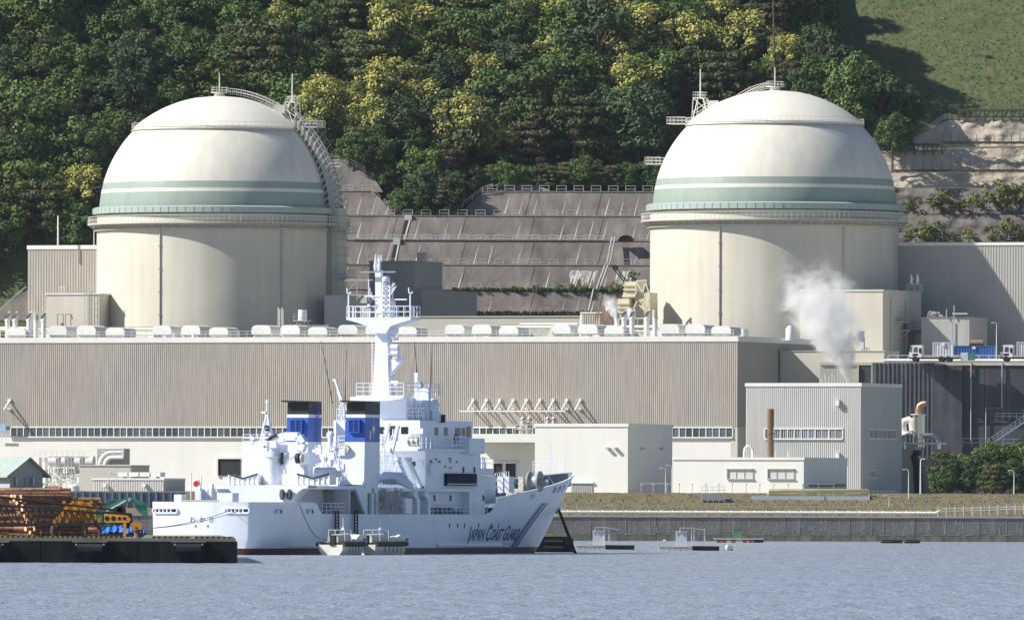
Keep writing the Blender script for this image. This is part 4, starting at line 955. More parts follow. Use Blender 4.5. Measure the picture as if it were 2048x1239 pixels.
# ------------------------------------------------------------------ vegetation
def leafmat(name, c, c2, hue=.25):
    m = bpy.data.materials.new(name); m.use_nodes = True; t = m.node_tree; N = t.nodes; L = t.links; b = N['Principled BSDF']
    b.inputs['Roughness'].default_value = .65; b.inputs['Specular IOR Level'].default_value = .25
    tc = N.new('ShaderNodeTexCoord'); n = N.new('ShaderNodeTexNoise'); n.inputs['Scale'].default_value = .9; n.inputs['Detail'].default_value = 6; n.inputs['Roughness'].default_value = .75
    L.new(tc.outputs['Object'], n.inputs['Vector'])
    mr = N.new('ShaderNodeMapRange'); mr.inputs[1].default_value = .35; mr.inputs[2].default_value = .68; L.new(n.outputs[0], mr.inputs[0])
    mx = N.new('ShaderNodeMix'); mx.data_type = 'RGBA'; mx.inputs[6].default_value = (*c,1); mx.inputs[7].default_value = (*c2,1); L.new(mr.outputs[0], mx.inputs[0])
    oi = N.new('ShaderNodeObjectInfo'); m2 = N.new('ShaderNodeMapRange'); m2.inputs['To Min'].default_value = 1-hue; m2.inputs['To Max'].default_value = 1+hue; L.new(oi.outputs['Random'], m2.inputs[0])
    sc_ = N.new('ShaderNodeVectorMath'); sc_.operation = 'SCALE'; L.new(mx.outputs[2], sc_.inputs[0]); L.new(m2.outputs[0], sc_.inputs['Scale']); L.new(sc_.outputs[0], b.inputs['Base Color'])
    return m
LM = {'green': leafmat('leaf_green', (.05,.095,.024), (.135,.20,.05)), 'dark': leafmat('leaf_dark', (.032,.065,.027), (.085,.125,.045)),
      'olive': leafmat('leaf_olive', (.06,.082,.027), (.155,.17,.058)), 'brown': leafmat('leaf_bronze', (.062,.06,.032), (.15,.13,.07)),
      'lime': leafmat('leaf_lime', (.06,.10,.02), (.14,.19,.045)), 'blossom': leafmat('leaf_blossom', (.24,.235,.055), (.52,.49,.14), .15), 'pale': leafmat('leaf_withered', (.18,.15,.12), (.32,.28,.24))}
rv = random.Random(5)
def rdir():
    z = rv.uniform(-1,1); a = rv.uniform(0,2*math.pi); s = math.sqrt(1-z*z); return Vector((s*math.cos(a), s*math.sin(a), z))
def clump(mb, c, r, n, leaf, flat=.75):
    for _ in range(n):
        d = rdir(); p = c+Vector((d.x*r, d.y*r, d.z*r*flat))*rv.uniform(.55,1.0)
        nrm = (d+rdir()*.75+Vector((0,0,.45))).normalized(); a = nrm.orthogonal().normalized(); a = (Matrix.Rotation(rv.uniform(0,6.28),3,nrm) @ a); b = nrm.cross(a)
        s = leaf*rv.uniform(.6,1.35); mb.quad(p-a*s-b*s*.55, p+a*s-b*s*.55, p+a*s*.8+b*s*.55, p-a*s*.8+b*s*.55)
def tree_proto(kind, rw, h, nclump=40, leaf=.165, blossom=0, npl=150, base=.08, layered=False):
    """crown as clumps spread through an uneven volume, tapered trunk with limbs"""
    cr = MB(); bl = MB(); tr = MB(); cs = []
    for i in range(nclump):
        for _ in range(12):
            d = rdir(); 
            if d.z < -.55: continue
            rad = rv.uniform(.55,1.0)**.6; p = Vector((d.x*rw*rad, d.y*rw*rad, h*(base+(1-base)*.5)+d.z*h*(1-base)*.5*rad))
            lob = 1+.22*math.sin(3*math.atan2(d.y,d.x)+kind_seed)
            p.x *= lob; p.y *= lob
            if all((p-q).length > rw*.26 for q in cs): break
        if layered: p.z = round(p.z/1.3)*1.3
        cs.append(p); r = rw*rv.uniform(.26,.46)
        top = (p.z/h) > .52 and p.y < rw*.5
        if blossom and top and rv.random() < blossom: clump(bl, p, r*.95, int(npl*.9), leaf*.9); clump(cr, p-Vector((0,0,r*.5)), r*.8, npl//3, leaf)
        else: clump(cr, p, r, npl, leaf, .5 if layered else .75)
    tr.tube([(0,0,-1.5),(rv.uniform(-.2,.2),0,h*.3),(rv.uniform(-.4,.4),0,h*.6),(0,0,h*.85)], [rw*.07,rw*.055,rw*.04,rw*.015], 7)
    for p in rv.sample(cs, min(9, len(cs))): s = Vector((0,0,h*rv.uniform(.3,.55))); tr.tube([s, s.lerp(p,.5)+Vector((0,0,.3)), p], [rw*.03,rw*.022,rw*.01], 5)
    return cr, bl, tr
PR = {}
kind_seed = 0
for kind, cnt, rw, h, kw in (('green',3,3.6,9.5,{}),('dark',3,3.4,10.5,{}),('olive',2,3.7,9,{'layered':True}),('brown',2,3.6,9,{'layered':True}),('lime',2,3.3,9,{}),('blossom',4,3.5,9.5,{'blossom':.85})):
    PR[kind] = []
    for i in range(cnt):
        kind_seed = rv.uniform(0,6); cr, bl, tr = tree_proto(kind, rw*rv.uniform(.9,1.1), h*rv.uniform(.9,1.1), nclump=rv.randint(36,46), **kw)
        lm = LM['olive' if i % 2 else 'green'] if kind == 'blossom' else LM[kind]
        PR[kind].append((cr.mesh('crown', lm), bl.mesh('blossom', LM['blossom']) if bl.v else None, tr.mesh('trunk', M['trunk'], True)))
ADJ = {'green':'green broadleaf tree','dark':'dark evergreen tree','olive':'olive layered tree','brown':'bronze-tinged layered tree','lime':'fresh lime-green tree','blossom':'yellow-blossomed tree'}
def plant(kind, P, s=1, label=None, group=None, name='forest_tree', sz=1):
    cr, bl, tr = rv.choice(PR[kind]); T = Thing(name, label, 'tree', P, rv.uniform(0,6.28) if kind != 'blossom' else rv.uniform(-.5,.5), group)
    T.o.scale = (s, s, s*sz); link('crown', cr, T); link('trunk', tr, T)
    if bl: link('blossom', bl, T)
    return T
def region(px, py):
    if px < 230: return 'the forest left of the left dome' if py > 130 else 'the forest in the upper left corner'
    if px < 620: return 'the forest above the left dome'
    if px < 900: return 'the lower forest right of the left dome' if py > 170 else 'the upper forest right of the left dome'
    if px < 1300: return 'the lower forest left of the right dome' if py > 170 else 'the upper forest left of the right dome'
    return 'the forest above the right dome'
BLOS = [(640,245),(690,215),(720,260),(800,115),(850,105),(905,95),(950,130),(985,15),(960,165),(1060,150),(1110,150),(1040,20),(1215,60),(1255,180),(1270,215),(1300,135),(1330,120),(1420,50),(1440,40),(1390,105),(1270,190),(215,350),(165,370),(110,410),(580,70),(1130,30),(1195,20),(1580,125),(790,245),(830,255),(960,300),(1020,310),(760,40),(1540,110),(1480,90)]
cand = []
y = 0; row = 0
Dv = 2152.0
while Dv < 2262:
    Xv = px2x(-60, Dv) + (row % 2)*3
    while Xv < px2x(1760, Dv):
        X = Xv+rv.uniform(-1.6,1.6); D = Dv+rv.uniform(-1.5,1.5); cand.append((X, D)); Xv += 6.2
    Dv += 5.4; row += 1
def inside(px, py):  # crown centre hidden behind a dome
    for cx, cy, r in ((438,432,228),(1549,422,232)):
        if (px-cx)**2+(py-cy)**2 < r*r and py < cy+10: return True
        if abs(px-cx) < r and py >= cy: return True
    return False
ntree = 0; FT = []
for X, D in cand:
    z = hillz(X, D); px, py = pix((X, D, z+5)); pyb = pix((X, D, z))[1]
    if py < -75 or py > 640 or px < -70 or px > 1640: continue
    if inside(px, py) : continue
    if 640 < px < 1330:
        lim = 318 if px < 700 else (330+(px-700)*1.08 if px < 800 else (436 if px < 905 else (436-(px-905)*.85 if px < 965 else 374)))
        if pyb > lim-2: continue
    elif px <= 215:
        if pyb > 610: continue
        if 40 < px < 215 and pyb > 540 : continue
    else:
        if 700 > px > 215 and py > 300: continue
        if px > 1330 and pyb > 260 and px < 1640: continue
    if px > 1625 or (px > 1575 and py > 110): continue
    r_ = rv.random(); kind = 'green' if r_ < .40 else 'dark' if r_ < .58 else 'olive' if r_ < .77 else 'brown' if r_ < .83 else 'lime'
    if any((px-a)**2+((py-b)*1.2)**2 < 40**2 for a, b in BLOS): kind = 'blossom'
    s = rv.uniform(.95,1.55)
    if rv.random() < .12: s *= 1.25
    T = plant(kind, (X, D, z-.6), s); T.info = (kind, region(px, py), px); FT.append(T); ntree += 1
cnt = {}
for T in sorted(FT, key=lambda t: t.info[2]):
    k = T.info[:2]; cnt[k] = cnt.get(k, 0)+1
    tag(T, '%s %s from left in %s' % (ORD[cnt[k]-1], ADJ[k[0]], k[1]), 'tree', '%ss in the hillside forest' % ADJ[k[0]])
print('forest trees', ntree)
# low trees along the upper edge of the terraces
for i in range(26):
    px = 800+i*20.5+rv.uniform(-6,6)
    if px > 1318: break
    D = TL[4][0]+5.5 if px < 905 else TL[5][0]+5.5+rv.uniform(0,2.5); z = (TL[4][2] if px < 905 else TL[5][2])-.6
    if 905 <= px < 965: z -= 3.2*(965-px)/60; D -= 1
    k = rv.choice(('green','dark','olive','green','brown')); plant(k, (px2x(px,D), D, z), rv.uniform(.5,.85), '%s %s from the left along the upper edge of the terraces' % (ORD[i], ADJ[k]), 'low trees along the terrace edge', 'edge_tree')
for i in range(9):
    px = 706+i*11; D = TL[5][0]+7+rv.uniform(0,2); p = W(px, 326+max(0,px-735)*1.35, D); k = rv.choice(('green','dark','olive')); plant(k, p-Vector((0,0,.8)), rv.uniform(.5,.8), '%s %s from the left on the slanting edge beside the left dome' % (ORD[i], ADJ[k]), 'low trees along the terrace edge', 'edge_tree')
# trees right of and above the right dome
for i, (px, pyb, D, k, s, sz) in enumerate([(1590,215,2166,'brown',1.0,1),(1625,240,2162,'green',1.2,1),(1665,250,2164,'dark',1.3,1),(1700,290,2158,'green',1.45,1.1),(1740,250,2166,'lime',1.1,1),(1760,300,2157,'dark',1.35,1),(1800,290,2160,'dark',1.15,1),(1785,330,2152,'green',.9,1),(1640,180,2180,'dark',1.1,1),(1575,170,2176,'blossom',1.0,1)]):
    P = W(px, pyb, D); plant(k, P, s, '%s, %s from the left beside the right dome and the grass slope' % (ADJ[k], ORD[i]), 'trees between the right dome and the grass slope', 'slope_tree', sz)
for i, (px, pyb, D, k, s) in enumerate([(1895,990,1830,'olive',.80),(1940,990,1822,'lime',.92),(1985,990,1826,'green',.98),(2030,990,1832,'olive',.92),(1960,990,1812,'dark',.7),(2062,990,1826,'green',1.0),(1915,990,1815,'dark',.6),(1885,990,1812,'green',.5),(1990,990,1808,'olive',.6),(2020,990,1808,'dark',.6),(2050,990,1810,'green',.6)]):
    P = W(px, pyb, D); P.z = GZ-1.3; plant(k, P, s, '%s, %s in the clump at the lower right edge' % (ADJ[k], ORD[i]), 'trees at the lower right edge', 'yard_tree')
P = W(1549,185,2172); P.z -= 6; T = Thing('bare_tree', 'tall bare trunk rising above the right dome', 'tree', P)
MB().tube([(0,0,0),(.05,0,9),(-.1,0,16),(-.35,0,24)], [.24,.2,.17,.12], 7).build('trunk', M['trunk'], T); q = MB(); clump(q, Vector((0,0,13)), .6, 60, .16); q.build('crown', LM['green'], T)
# shrubs and creepers
def shrub_proto(rw, h, n, lm, leaf=.2):
    q = MB()
    for i in range(n): d = rdir(); c = Vector((d.x*rw*.7, d.y*rw*.5, h*.5+d.z*h*.4)); clump(q, c, rw*.38, 42, leaf)
    return q.mesh('foliage', lm)
LM['shrub'] = leafmat('leaf_shrub', (.09,.12,.03), (.25,.26,.07)); LM['shrub2'] = leafmat('leaf_shrub_green', (.06,.10,.03), (.15,.20,.055))
SH = [shrub_proto(1.5,2.2,10,LM['shrub'],.13), shrub_proto(1.8,2.6,12,LM['shrub2'],.14), shrub_proto(1.5,1.9,9,LM['shrub'],.13), shrub_proto(1.7,2.4,11,LM['shrub'],.13)]
stem = MB().tube([(0,0,-.4),(0,0,1.2)], [.09,.04], 5).mesh('stem', M['trunk'])
def shrub(px, py, D, s, label, group, k=None):
    T = Thing('shrub', label, 'shrub', W(px, py, D), rv.uniform(0,6), group); T.o.scale = (s,)*3; link('foliage', SH[rv.randrange(len(SH)) if k is None else k], T); link('stem', stem, T)
for i, (px, py, s) in enumerate([(1815,418,.9),(1830,420,1.1),(1868,418,1.5),(1885,412,1.6),(1920,418,1.0),(1945,418,1.5),(1990,405,1.7),(2015,405,1.8),(2040,410,1.8),(2005,420,1.2)]): shrub(px, py, DR-2.5, s, '%s shrub from the left on the upper dark step right of the dome' % ORD[i], 'shrubs on the upper step')
for i, (px, py, s) in enumerate([(1822,478,1.1),(1850,478,1.5),(1870,480,1.4),(1905,480,.7),(1938,480,1.2),(1985,480,1.1),(2012,478,1.7),(2040,480,1.2)]): shrub(px, py, DR-6.5, s, '%s shrub from the left on the lower dark step above the ribbed building' % ORD[i], 'shrubs on the lower step')
for i, (px, s) in enumerate([(945,.45),(970,.4),(1005,.4),(1030,.45),(1040,.4),(1075,.65),(1115,.7),(1145,.55),(1162,.9),(1205,.6),(1222,.75),(1238,.8)]): shrub(px, 583, TL[1][0]+2.2, s, '%s shrub from the left on the second berm of the slope' % ORD[i], 'shrubs on the second berm')
shrub(1266, 560, TL[2][0]-1, .7, 'shrub above the cream louvred tower', 'shrubs on the second berm', 1)
# grass: ground cover as stuff
def cover(name, label, pts, leaf, lm, kinds='grass'):
    q = MB()
    for p in pts:
        for _ in range(2):
            d = rdir(); s = leaf*rv.uniform(.5,1.4); a = Vector((math.cos(d.x*3),math.sin(d.x*3),0)); up = Vector((d.x*.4,d.y*.4-.25,1)).normalized(); q.quad(p-a*s*.6, p+a*s*.6, p+a*s*.35+up*s*1.3, p-a*s*.35+up*s*1.3)
    return tag(q.build(name, lm), label, kinds, kind='stuff')
pts = []
for _ in range(9000):
    px = rv.uniform(1560,2060); D = rv.uniform(2172,2300); X = px2x(px, D); z = hillz(X, D); x_, y_ = pix((X,D,z))
    if -12 < y_ < 275 and mnoise.noise((X*.09,D*.09,1)) > -.8: pts.append(Vector((X,D,z)))
cover('grass_tufts', 'rough green and brown grass on the open slope at the upper right', pts, .16, leafmat('slope_grass', (.075,.095,.03), (.125,.13,.05)))
pts = [W(rv.uniform(905,1240), rv.uniform(577,583), TL[1][0]+2.4) for _ in range(500)]+[W(rv.uniform(905,1200), rv.uniform(624,630), TL[0][0]+2.5) for _ in range(700)]+[W(rv.uniform(795,945), rv.uniform(424,433), TL[4][0]+3) for _ in range(700)]
cover('berm_grass', 'bright green grass growing along the slope berms', pts, .22, LM['lime'])
pts = []
for _ in range(9000):
    X = px2x(rv.uniform(1130,2070), 1765); D = rv.choice((rv.uniform(DS+14.2,DS+19), rv.uniform(DS+22,DS+30))); t = (D-DS-14)/5 if D < DS+20 else 0
    z = zq+1.3*t if D < DS+20 else zq+1.5+(GZ-zq-1.5)*(D-DS-22)/8; pts.append(Vector((X,D,z)))
cover('bank_grass', 'dry olive grass on the shore bank', pts, .07, leafmat('bank_grass', (.15,.13,.065), (.21,.18,.10)))
for k, (px, D) in enumerate([(1893,2175)]):
    T = Thing('yellow_bush', 'small golden bush alone on the grass slope', 'bush', W(1887,42,2232)); T.o.scale = (.7,)*3; q = MB(); clump(q, Vector((0,0,.8)), 1.0, 120, .18); q.build('foliage', LM['blossom'], T)
# ------------------------------------------------------------------ patrol ship
M['hull'] = mat('ship_white', (.79,.84,.93), .32, var=.03, scale=.3, streak=.22, sscale=1.1, dirt=(.52,.50,.46))
M['swhite'] = mat('superstructure_white', (.78,.82,.90), .4, var=.035, scale=.5, streak=.04, sscale=1)
M['boot'] = mat('boot_topping', (.11,.035,.03), .5, var=.2); M['navy'] = mat('navy_paint', (.012,.03,.12), .4, var=.05)
M['fblue'] = mat('funnel_blue', (.035,.115,.47), .4, var=.06); M['fblack'] = mat('funnel_black', (.018,.018,.02), .5, var=.2)
M['deckg'] = mat('deck_grey', (.16,.19,.22), .7, var=.15); M['logo'] = mat('stripe_blue_grey', (.10,.15,.28), .4, var=.05)
M['swin'] = mat('ship_glass', (.02,.035,.04), .08, var=.2, spec=.6); M['screen'] = mat('led_screen', (.008,.008,.02), .6, var=.1, spec=.1)
M['red'] = mat('red_paint', (.5,.03,.03), .5); M['canvas'] = mat('canvas', (.62,.60,.55), .9, var=.12, scale=3, bump=.5, bscale=5)
M['reel'] = mat('reel_dark', (.06,.065,.07), .6); SA = R(22)
S = at('patrol_ship', 'large white coast guard patrol ship moored in the foreground', 'ship', 402, 1140, 0, SA, py=1110)
SM = [(0,5.02),(14.8,5.02),(16.2,3.9),(58,3.9),(60,4.2),(61.5,5.3),(66,5.85),(78,6.75),(90,7.75),(95.6,8.2)]
def sheer(v):
    for (a, x), (b, y) in zip(SM, SM[1:]):
        if a <= v <= b: return x+(y-x)*(v-a)/(b-a)
    return SM[-1][1]
def vstem(w_): return 85.0+10.62*max(0, min(1, w_/8.2))**.9
def hb(v, w_):
    t = max(0, min(1, w_/7.5))**1.2; v0 = 42+8*t; vs = vstem(w_); p = 1.8+2.2*t; bm = 5.5+.2*t
    if v >= vs: return 0.0
    b = bm*(1-max(0, (v-v0)/(vs-v0))**p)
    if v < 3: b -= .9*(1-math.sqrt(max(0, 1-((3-v)/3)**2)))*.9
    if v < 12 and w_ < 1.6: b -= .5*(1-v/12)*((1.6-w_)/1.6)**1.5
    return max(b, 0.0)
def vmap(v, w_): return v if v < 60 else 60+(v-60)*(vstem(w_)-60)/35.6
vs_ = [0,.15,.4,.8,1.4,2.2,3]+[3+i*1.2 for i in range(1,46)]+[58+i*.75 for i in range(51)]
vs_ = sorted(set(round(x,2) for x in vs_ if x <= 95.6)); NL = 16
def hull_mesh():
    mb = MB()
    for sd in (1, -1):
        o = len(mb.v)
        for v in vs_:
            top = sheer(v)
            for j in range(NL+1):
                w_ = .62+(top-.62)*j/NL; vv = vmap(v, w_); b = hb(vv, w_)
                mb.v.append((sd*b, vv, w_))
        for i in range(len(vs_)-1):
            for j in range(NL):
                a = o+i*(NL+1)+j; q = (a, a+NL+1, a+NL+2, a+1); mb.f.append(q if sd > 0 else q[::-1])
    n = len(vs_)*(NL+1)
    for j in range(NL): mb.f.append((j, j+1, n+j+1, n+j))
    return mb
hull = hull_mesh().build('hull', M['hull'], S, True)
bt = MB()
for sd in (1, -1):
    o = len(bt.v); zz = [-1.2,0,.3,.618]
    for v in vs_:
        for w_ in zz: vv = vmap(v, w_); bt.v.append((sd*(hb(vv,w_)+.004), vv-.002, w_))
    for i in range(len(vs_)-1):
        for j in range(3): a = o+i*4+j; bt.f.append((a,a+4,a+5,a+1) if sd > 0 else (a+1,a+5,a+4,a))
n = len(vs_)*4
for j in range(3): bt.f.append((j,j+1,n+j+1,n+j))
bt.build('boot_topping', M['boot'], S, True)
# decks and inner bulwark
def deck(v0, v1, w_of, m, inset=.1, name='deck'):
    mb = MB(); vv = [v for v in vs_ if v0 <= v <= v1]
    for v in vv: b = max(.02, hb(v, w_of(v))-inset); mb.v += [(-b,v,w_of(v)),(b,v,w_of(v))]
    for i in range(len(vv)-1): mb.f.append((2*i,2*i+1,2*i+3,2*i+2))
    return mb.build(name, m, S)
deck(.15, 16, lambda v: 3.92, M['deckg']); deck(15.2, 61.5, lambda v: 3.86, M['deckg'], .02); deck(61, 94.6, lambda v: sheer(v)-1.35, M['deckg'])
ib = MB()
for sd in (1, -1):
    o = len(ib.v); vv = [v for v in vs_ if 61.2 <= v <= 95]
    for v in vv:
        for k in range(2): w_ = sheer(v)-1.35*(1-k)-.01; ib.v.append((sd*max(0.02, hb(v,w_)-.1), v, w_))
    for i in range(len(vv)-1): a = o+2*i; ib.f.append((a,a+1,a+3,a+2))
ib.build('inner_bulwark', M['deckg'], S, True)
cp = MB()
for sd in (1, -1): cp.path([(sd*max(.0,hb(v,sheer(v))-.06), v, sheer(v)+.03) for v in vs_ if v >= 61.4], .2, .1)
for v in [62+i*1.3 for i in range(24)]:
    for sd in (1,-1): w_ = sheer(v); b = hb(v,w_)-.12; b2 = hb(v,w_-1.3)-.12; cp.bar((sd*b,v,w_),(sd*(b2-.35),v,w_-1.3),.09)
cp.build('cap_rail', M['swhite'], S)
def hullpt(px, py):
    u = 4.5; v = w_ = 0
    for _ in range(40):
        v, w_ = S.vw(px, py, u); u = u*.6+.4*hb(min(max(v,0),95.5), min(max(w_,0), 8.2))
    return Vector((u, v, w_))
def on_hull(v, w_, off=.03): return (hb(v,w_)+off, v, w_)
# bow stripes
for k, (b0, b1, t0, t1) in enumerate(((1018,1025,1084,1090.5),(1027,1031,1093,1096.5))):
    mb = MB(); n = 14
    for i in range(n+1):
        t = i/n; y = 1097-92*t; bend = 10*math.sin(math.pi*t)*.5*(1 if t > .0 else 1)
        for xa, xb in ((b0,t0),(b1,t1)):
            p = hullpt(xa+(xb-xa)*t-bend*.4, y); mb.v.append((p.x+.03, p.y, p.z))
    for i in range(n): mb.f.append((2*i,2*i+1,2*i+3,2*i+2))
    mb.build('bow_stripe', M['logo'], hull)
# lettering
def text_mesh(body, size, bold=0.0, shear=0):
    c = bpy.data.curves.new('t', 'FONT'); c.body = body; c.size = size; c.offset = bold; c.shear = shear; c.resolution_u = 2
    o = bpy.data.objects.new('t', c); col.objects.link(o); dg = bpy.context.evaluated_depsgraph_get(); me = bpy.data.meshes.new_from_object(o.evaluated_get(dg)); bpy.data.objects.remove(o); bpy.data.curves.remove(c)
    V = [v.co.copy() for v in me.vertices]; F = [tuple(p.vertices) for p in me.polygons]; bpy.data.meshes.remove(me); return V, F
def put_text(name, runs, place, width, m, parent):
    """runs: (text, size, dy); laid out along x, scaled to width, mapped by place(x, y)"""
    mb = MB(); x = 0; V_ = []; F_ = []
    for body, size, dy in runs:
        if body == ' ': x += size*.35; continue
        V, F = text_mesh(body, size, size*.018); o = len(V_); mn = min(v.x for v in V); mxx = max(v.x for v in V)
        V_ += [Vector((v.x-mn+x, v.y+dy, 0)) for v in V]; F_ += [tuple(i+o for i in f) for f in F]; x += (mxx-mn)+size*.07
    k = width/x; mb.v = [tuple(place(v.x*k, v.y)) for v in V_]; mb.f = F_
    return mb.build(name, m, parent)
v0 = hullpt(933,1083).y; v1 = hullpt(1030,1083).y; wb = 1.35
put_text('lettering', [('J',2.15,-.12),('APAN',1.62,0),(' ',1.6,0),('C',2.15,-.05),('OAST',1.62,0),(' ',1.1,0),('G',2.15,-.05),('UARD',1.62,0)], lambda x, y: on_hull(v0+x+y*.22, wb+y), v1-v0, M['navy'], hull)
pt = hullpt(1104,985); pt2 = hullpt(1127,978); 
put_text('bow_name', [('わ',1.0,0),(' ',1,0),('か',1.0,0),(' ',1,0),('さ',1.0,0)], lambda x, y: on_hull(pt.y+x, pt.z+(pt2.z-pt.z)*x/(pt2.y-pt.y)*.7+y*.8, .03), pt2.y-pt.y, M['navy'], hull)
u0, wz = S.uw(380,1043); u1 = S.u(429)
put_text('stern_name', [('わ',.62,0),(' ',1.2,0),('か',.62,0),(' ',1.2,0),('さ',.62,0)], lambda x, y: (u0+x, -.02, wz+y), u1-u0, M['deckg'], hull)
u2, wz2 = S.uw(389,1054); put_text('stern_port', [('東',.34,0),(' ',4.2,0),('京',.34,0)], lambda x, y: (u2+x, -.02, wz2+y), S.u(419)-u2, M['deckg'], hull)
# portholes, rub rails, fairleads
for px in (899,915,929,957,982,997): p = hullpt(px,1050); q = MB(); q.add([on_hull(p.y+.16*math.cos(a*.785), p.z+.27*math.sin(a*.785), .025) for a in range(8)], [tuple(range(8))]); q.build('porthole', M['black'], hull)
for a, b, y in ((577,632,1091),(790,813,1090),(873,999,1089)):
    pa, pb = hullpt(a,y), hullpt(b,y); n = 12; MB().path([on_hull(pa.y+(pb.y-pa.y)*i/n, pa.z, .1) for i in range(n+1)], .3, .22).build('rub_rail', M['hull'], hull)
for a, b, y in ((546,565,1022),(610,628,1022)):
    pa, pb = hullpt(a,y), hullpt(b,y); vm, hw = (pa.y+pb.y)/2, (pb.y-pa.y)/2*.8; q = MB(); z = pa.z
    MB().add([on_hull(vm-hw,z-.22),on_hull(vm+hw,z-.22),on_hull(vm+hw,z+.22),on_hull(vm-hw,z+.22)],[(0,1,2,3)]).build('fairlead_opening', M['black'], hull)
    q.path([on_hull(vm-hw,z-.25,.06),on_hull(vm+hw,z-.25,.06),on_hull(vm+hw,z+.25,.06),on_hull(vm-hw,z+.25,.06)], .12, close=True)
    for k in (-.4,.1): q.tube([on_hull(vm+hw*k,z-.2,.08),on_hull(vm+hw*k,z+.15,.08)], .15, 8)
    q.build('fairlead', M['swhite'], hull)
for a, b in ((306,356),(450,500)):
    ua, z = S.uw(a,1020); ub = S.u(b); n = 8; h_ = .22; 
    pts = [(ub-h_+h_*math.sin(t*math.pi/n), 0, z-h_*math.cos(t*math.pi/n)) for t in range(n+1)]+[(ua+h_-h_*math.sin(t*math.pi/n), 0, z+h_*math.cos(t*math.pi/n)) for t in range(n+1)]
    MB().add([(x,-.03,w_) for x,_,w_ in pts], [tuple(range(len(pts)))]).build('mooring_port', M['black'], hull); q = MB().path([(x,-.08,w_) for x,_,w_ in pts], .13, .16, True)
    for k in range(5): q.tube([(ua+.3+k*.4,-.05,z-.2),(ua+.3+k*.4,-.05,z+.12)], .1, 6)
    q.build('mooring_port_rim', M['swhite'], hull)
# ---- superstructure helpers
def ab(name, px0, px1, y0, y1, v, dp, m='swhite', par=None, dz=0):
    a, _ = S.uw(px0, y0, v); b, wt = S.uw(px1, y0, v); wb_ = S.uw(px1, y1, v)[1]; return MB().box(a, b, v, v+dp, wb_, wt).build(name, M[m], par or S)
def sb(name, px0, px1, y0, y1, u, th, m='swhite', par=None):
    va, wt = S.vw(px0, y0, u); vb = S.v(px1, u, y0); wb_ = S.vw(px0, y1, u)[1]; return MB().box(u-th, u, va, vb, wb_, wt).build(name, M[m], par or S)
A = lambda px, py, v: Vector((S.uw(px,py,v)[0], v, S.uw(px,py,v)[1]))
B_ = lambda px, py, u: Vector((u, *S.vw(px,py,u)))
WD = 3.9
# transom deck fittings
ab('stern_locker', 348, 363, 988, 1003, .3, 1.2); ab('stern_locker', 437, 465, 985, 1003, .6, 1.5); ab('stern_rail_plate', 363, 437, 999, 1002.5, .3, .1, 'ring')
for px, y0 in ((382,944),(402,952)): q = MB(); q.tube([A(px,1000,1),A(px,y0,1)], .06, 6); q.build('flag_staff', M['swhite'], S)
fl = MB()
for i in range(7):
    for j in range(4): p = A(401-i*1.9, 956+j*4+i*1.2, 1); fl.v.append((p.x, 1+.18*math.sin(i*1.1), p.z))
for i in range(6):
    for j in range(3): a = i*4+j; fl.f.append((a,a+1,a+5,a+4))
fo = fl.build('ensign', M['white'], S); q = MB(); c = A(394.5,967,1); q.add([(c.x+.3*math.cos(a*.5236),.72,c.z+.3*math.sin(a*.5236)) for a in range(12)], [tuple(range(12))]); q.build('ensign_disc', M['red'], fo)
ab('capstan_base', 390, 400, 975, 1000, 2, .6); q = MB()
for px in (408,416,424): p = A(px,1000,3); q.cyl(p, .35, 1.1, 12)
p = A(405,978,3); q.cbox(p, 2.2, .5, .5); q.build('capstan', M['swhite'], S, True)
# aft arched boat deck
W1 = S.w(970, 600, 13)
q = MB(); v = 13.0; zt = W1; zb = S.w(975,600,v)
ul, ur = S.u(455,v), min(5.5, S.u(626,v)); uc0, uc1 = S.u(497,v), S.u(580,v); n = 10
pts = [(ul,zt),(ur,zt),(ur,zb)]
for i in range(n+1): t = i/n; pts.append((uc1+(ur-uc1)*(1-math.sin(t*math.pi/2))*.98, zb-(zb-WD)*(1-math.cos(t*math.pi/2))))
for i in range(n+1): t = i/n; pts.append((uc0+(ul-uc0)*math.cos((1-t)*math.pi/2)*.98, zb-(zb-WD)*(1-math.sin((1-t)*math.pi/2)) if False else WD+(zb-WD)*math.sin(t*math.pi/2)*1.0))
pts.append((ul,zb))
q.prism(pts, v, v+2.2, 'y'); q.build('arch_pedestal', M['swhite'], S)
MB().box(-5.2, 5.5, v+.05, 27, W1-.35, W1-.02).build('boat_deck', M['swhite'], S); MB().box(-5.0,5.2,24,24.2,WD,W1-.36).build('shelter_wall', M['swhite'], S); MB().box(-5.0,2.6,v+2.3,24,WD,W1-.36).build('shelter_house', M['swhite'], S)
for px in (610,625): 
    p = A(px-48,988,12.6); q = MB(); q.tube([p, p+Vector((.16,.14,0))], .5, 18); q.build('rope_reel', M['reel'], S, True)
# chocks with ribs
for px0, px1 in ((457,515),(594,658)):
    q = MB(); n = 7; v = 14.5
    for i in range(n): 
        px = px0+(px1-px0)*i/(n-1); t = abs(i/(n-1)-.5)*2; p = A(px, 968, v); h_ = .45+.5*t; q.box(p.x-.07,p.x+.07,v,v+1.6,p.z-.05,p.z+h_)
    a, b = A(px0,968,v), A(px1,968,v); m_ = (a+b)/2
    q.add([(a.x,v+.1,a.z),(b.x,v+.1,b.z),(b.x,v+.1,b.z+.95),(m_.x,v+.1,m_.z+.5),(a.x,v+.1,a.z+.95)], [(0,1,2,3,4)]); q.build('boat_chock', M['swhite'], S)
    q = MB(); q.bar((a.x,v,a.z+1.02),(m_.x,v,m_.z+.58),.14); q.bar((m_.x,v,m_.z+.58),(b.x,v,b.z+1.02),.14); q.build('chock_pad', M['black'], S)
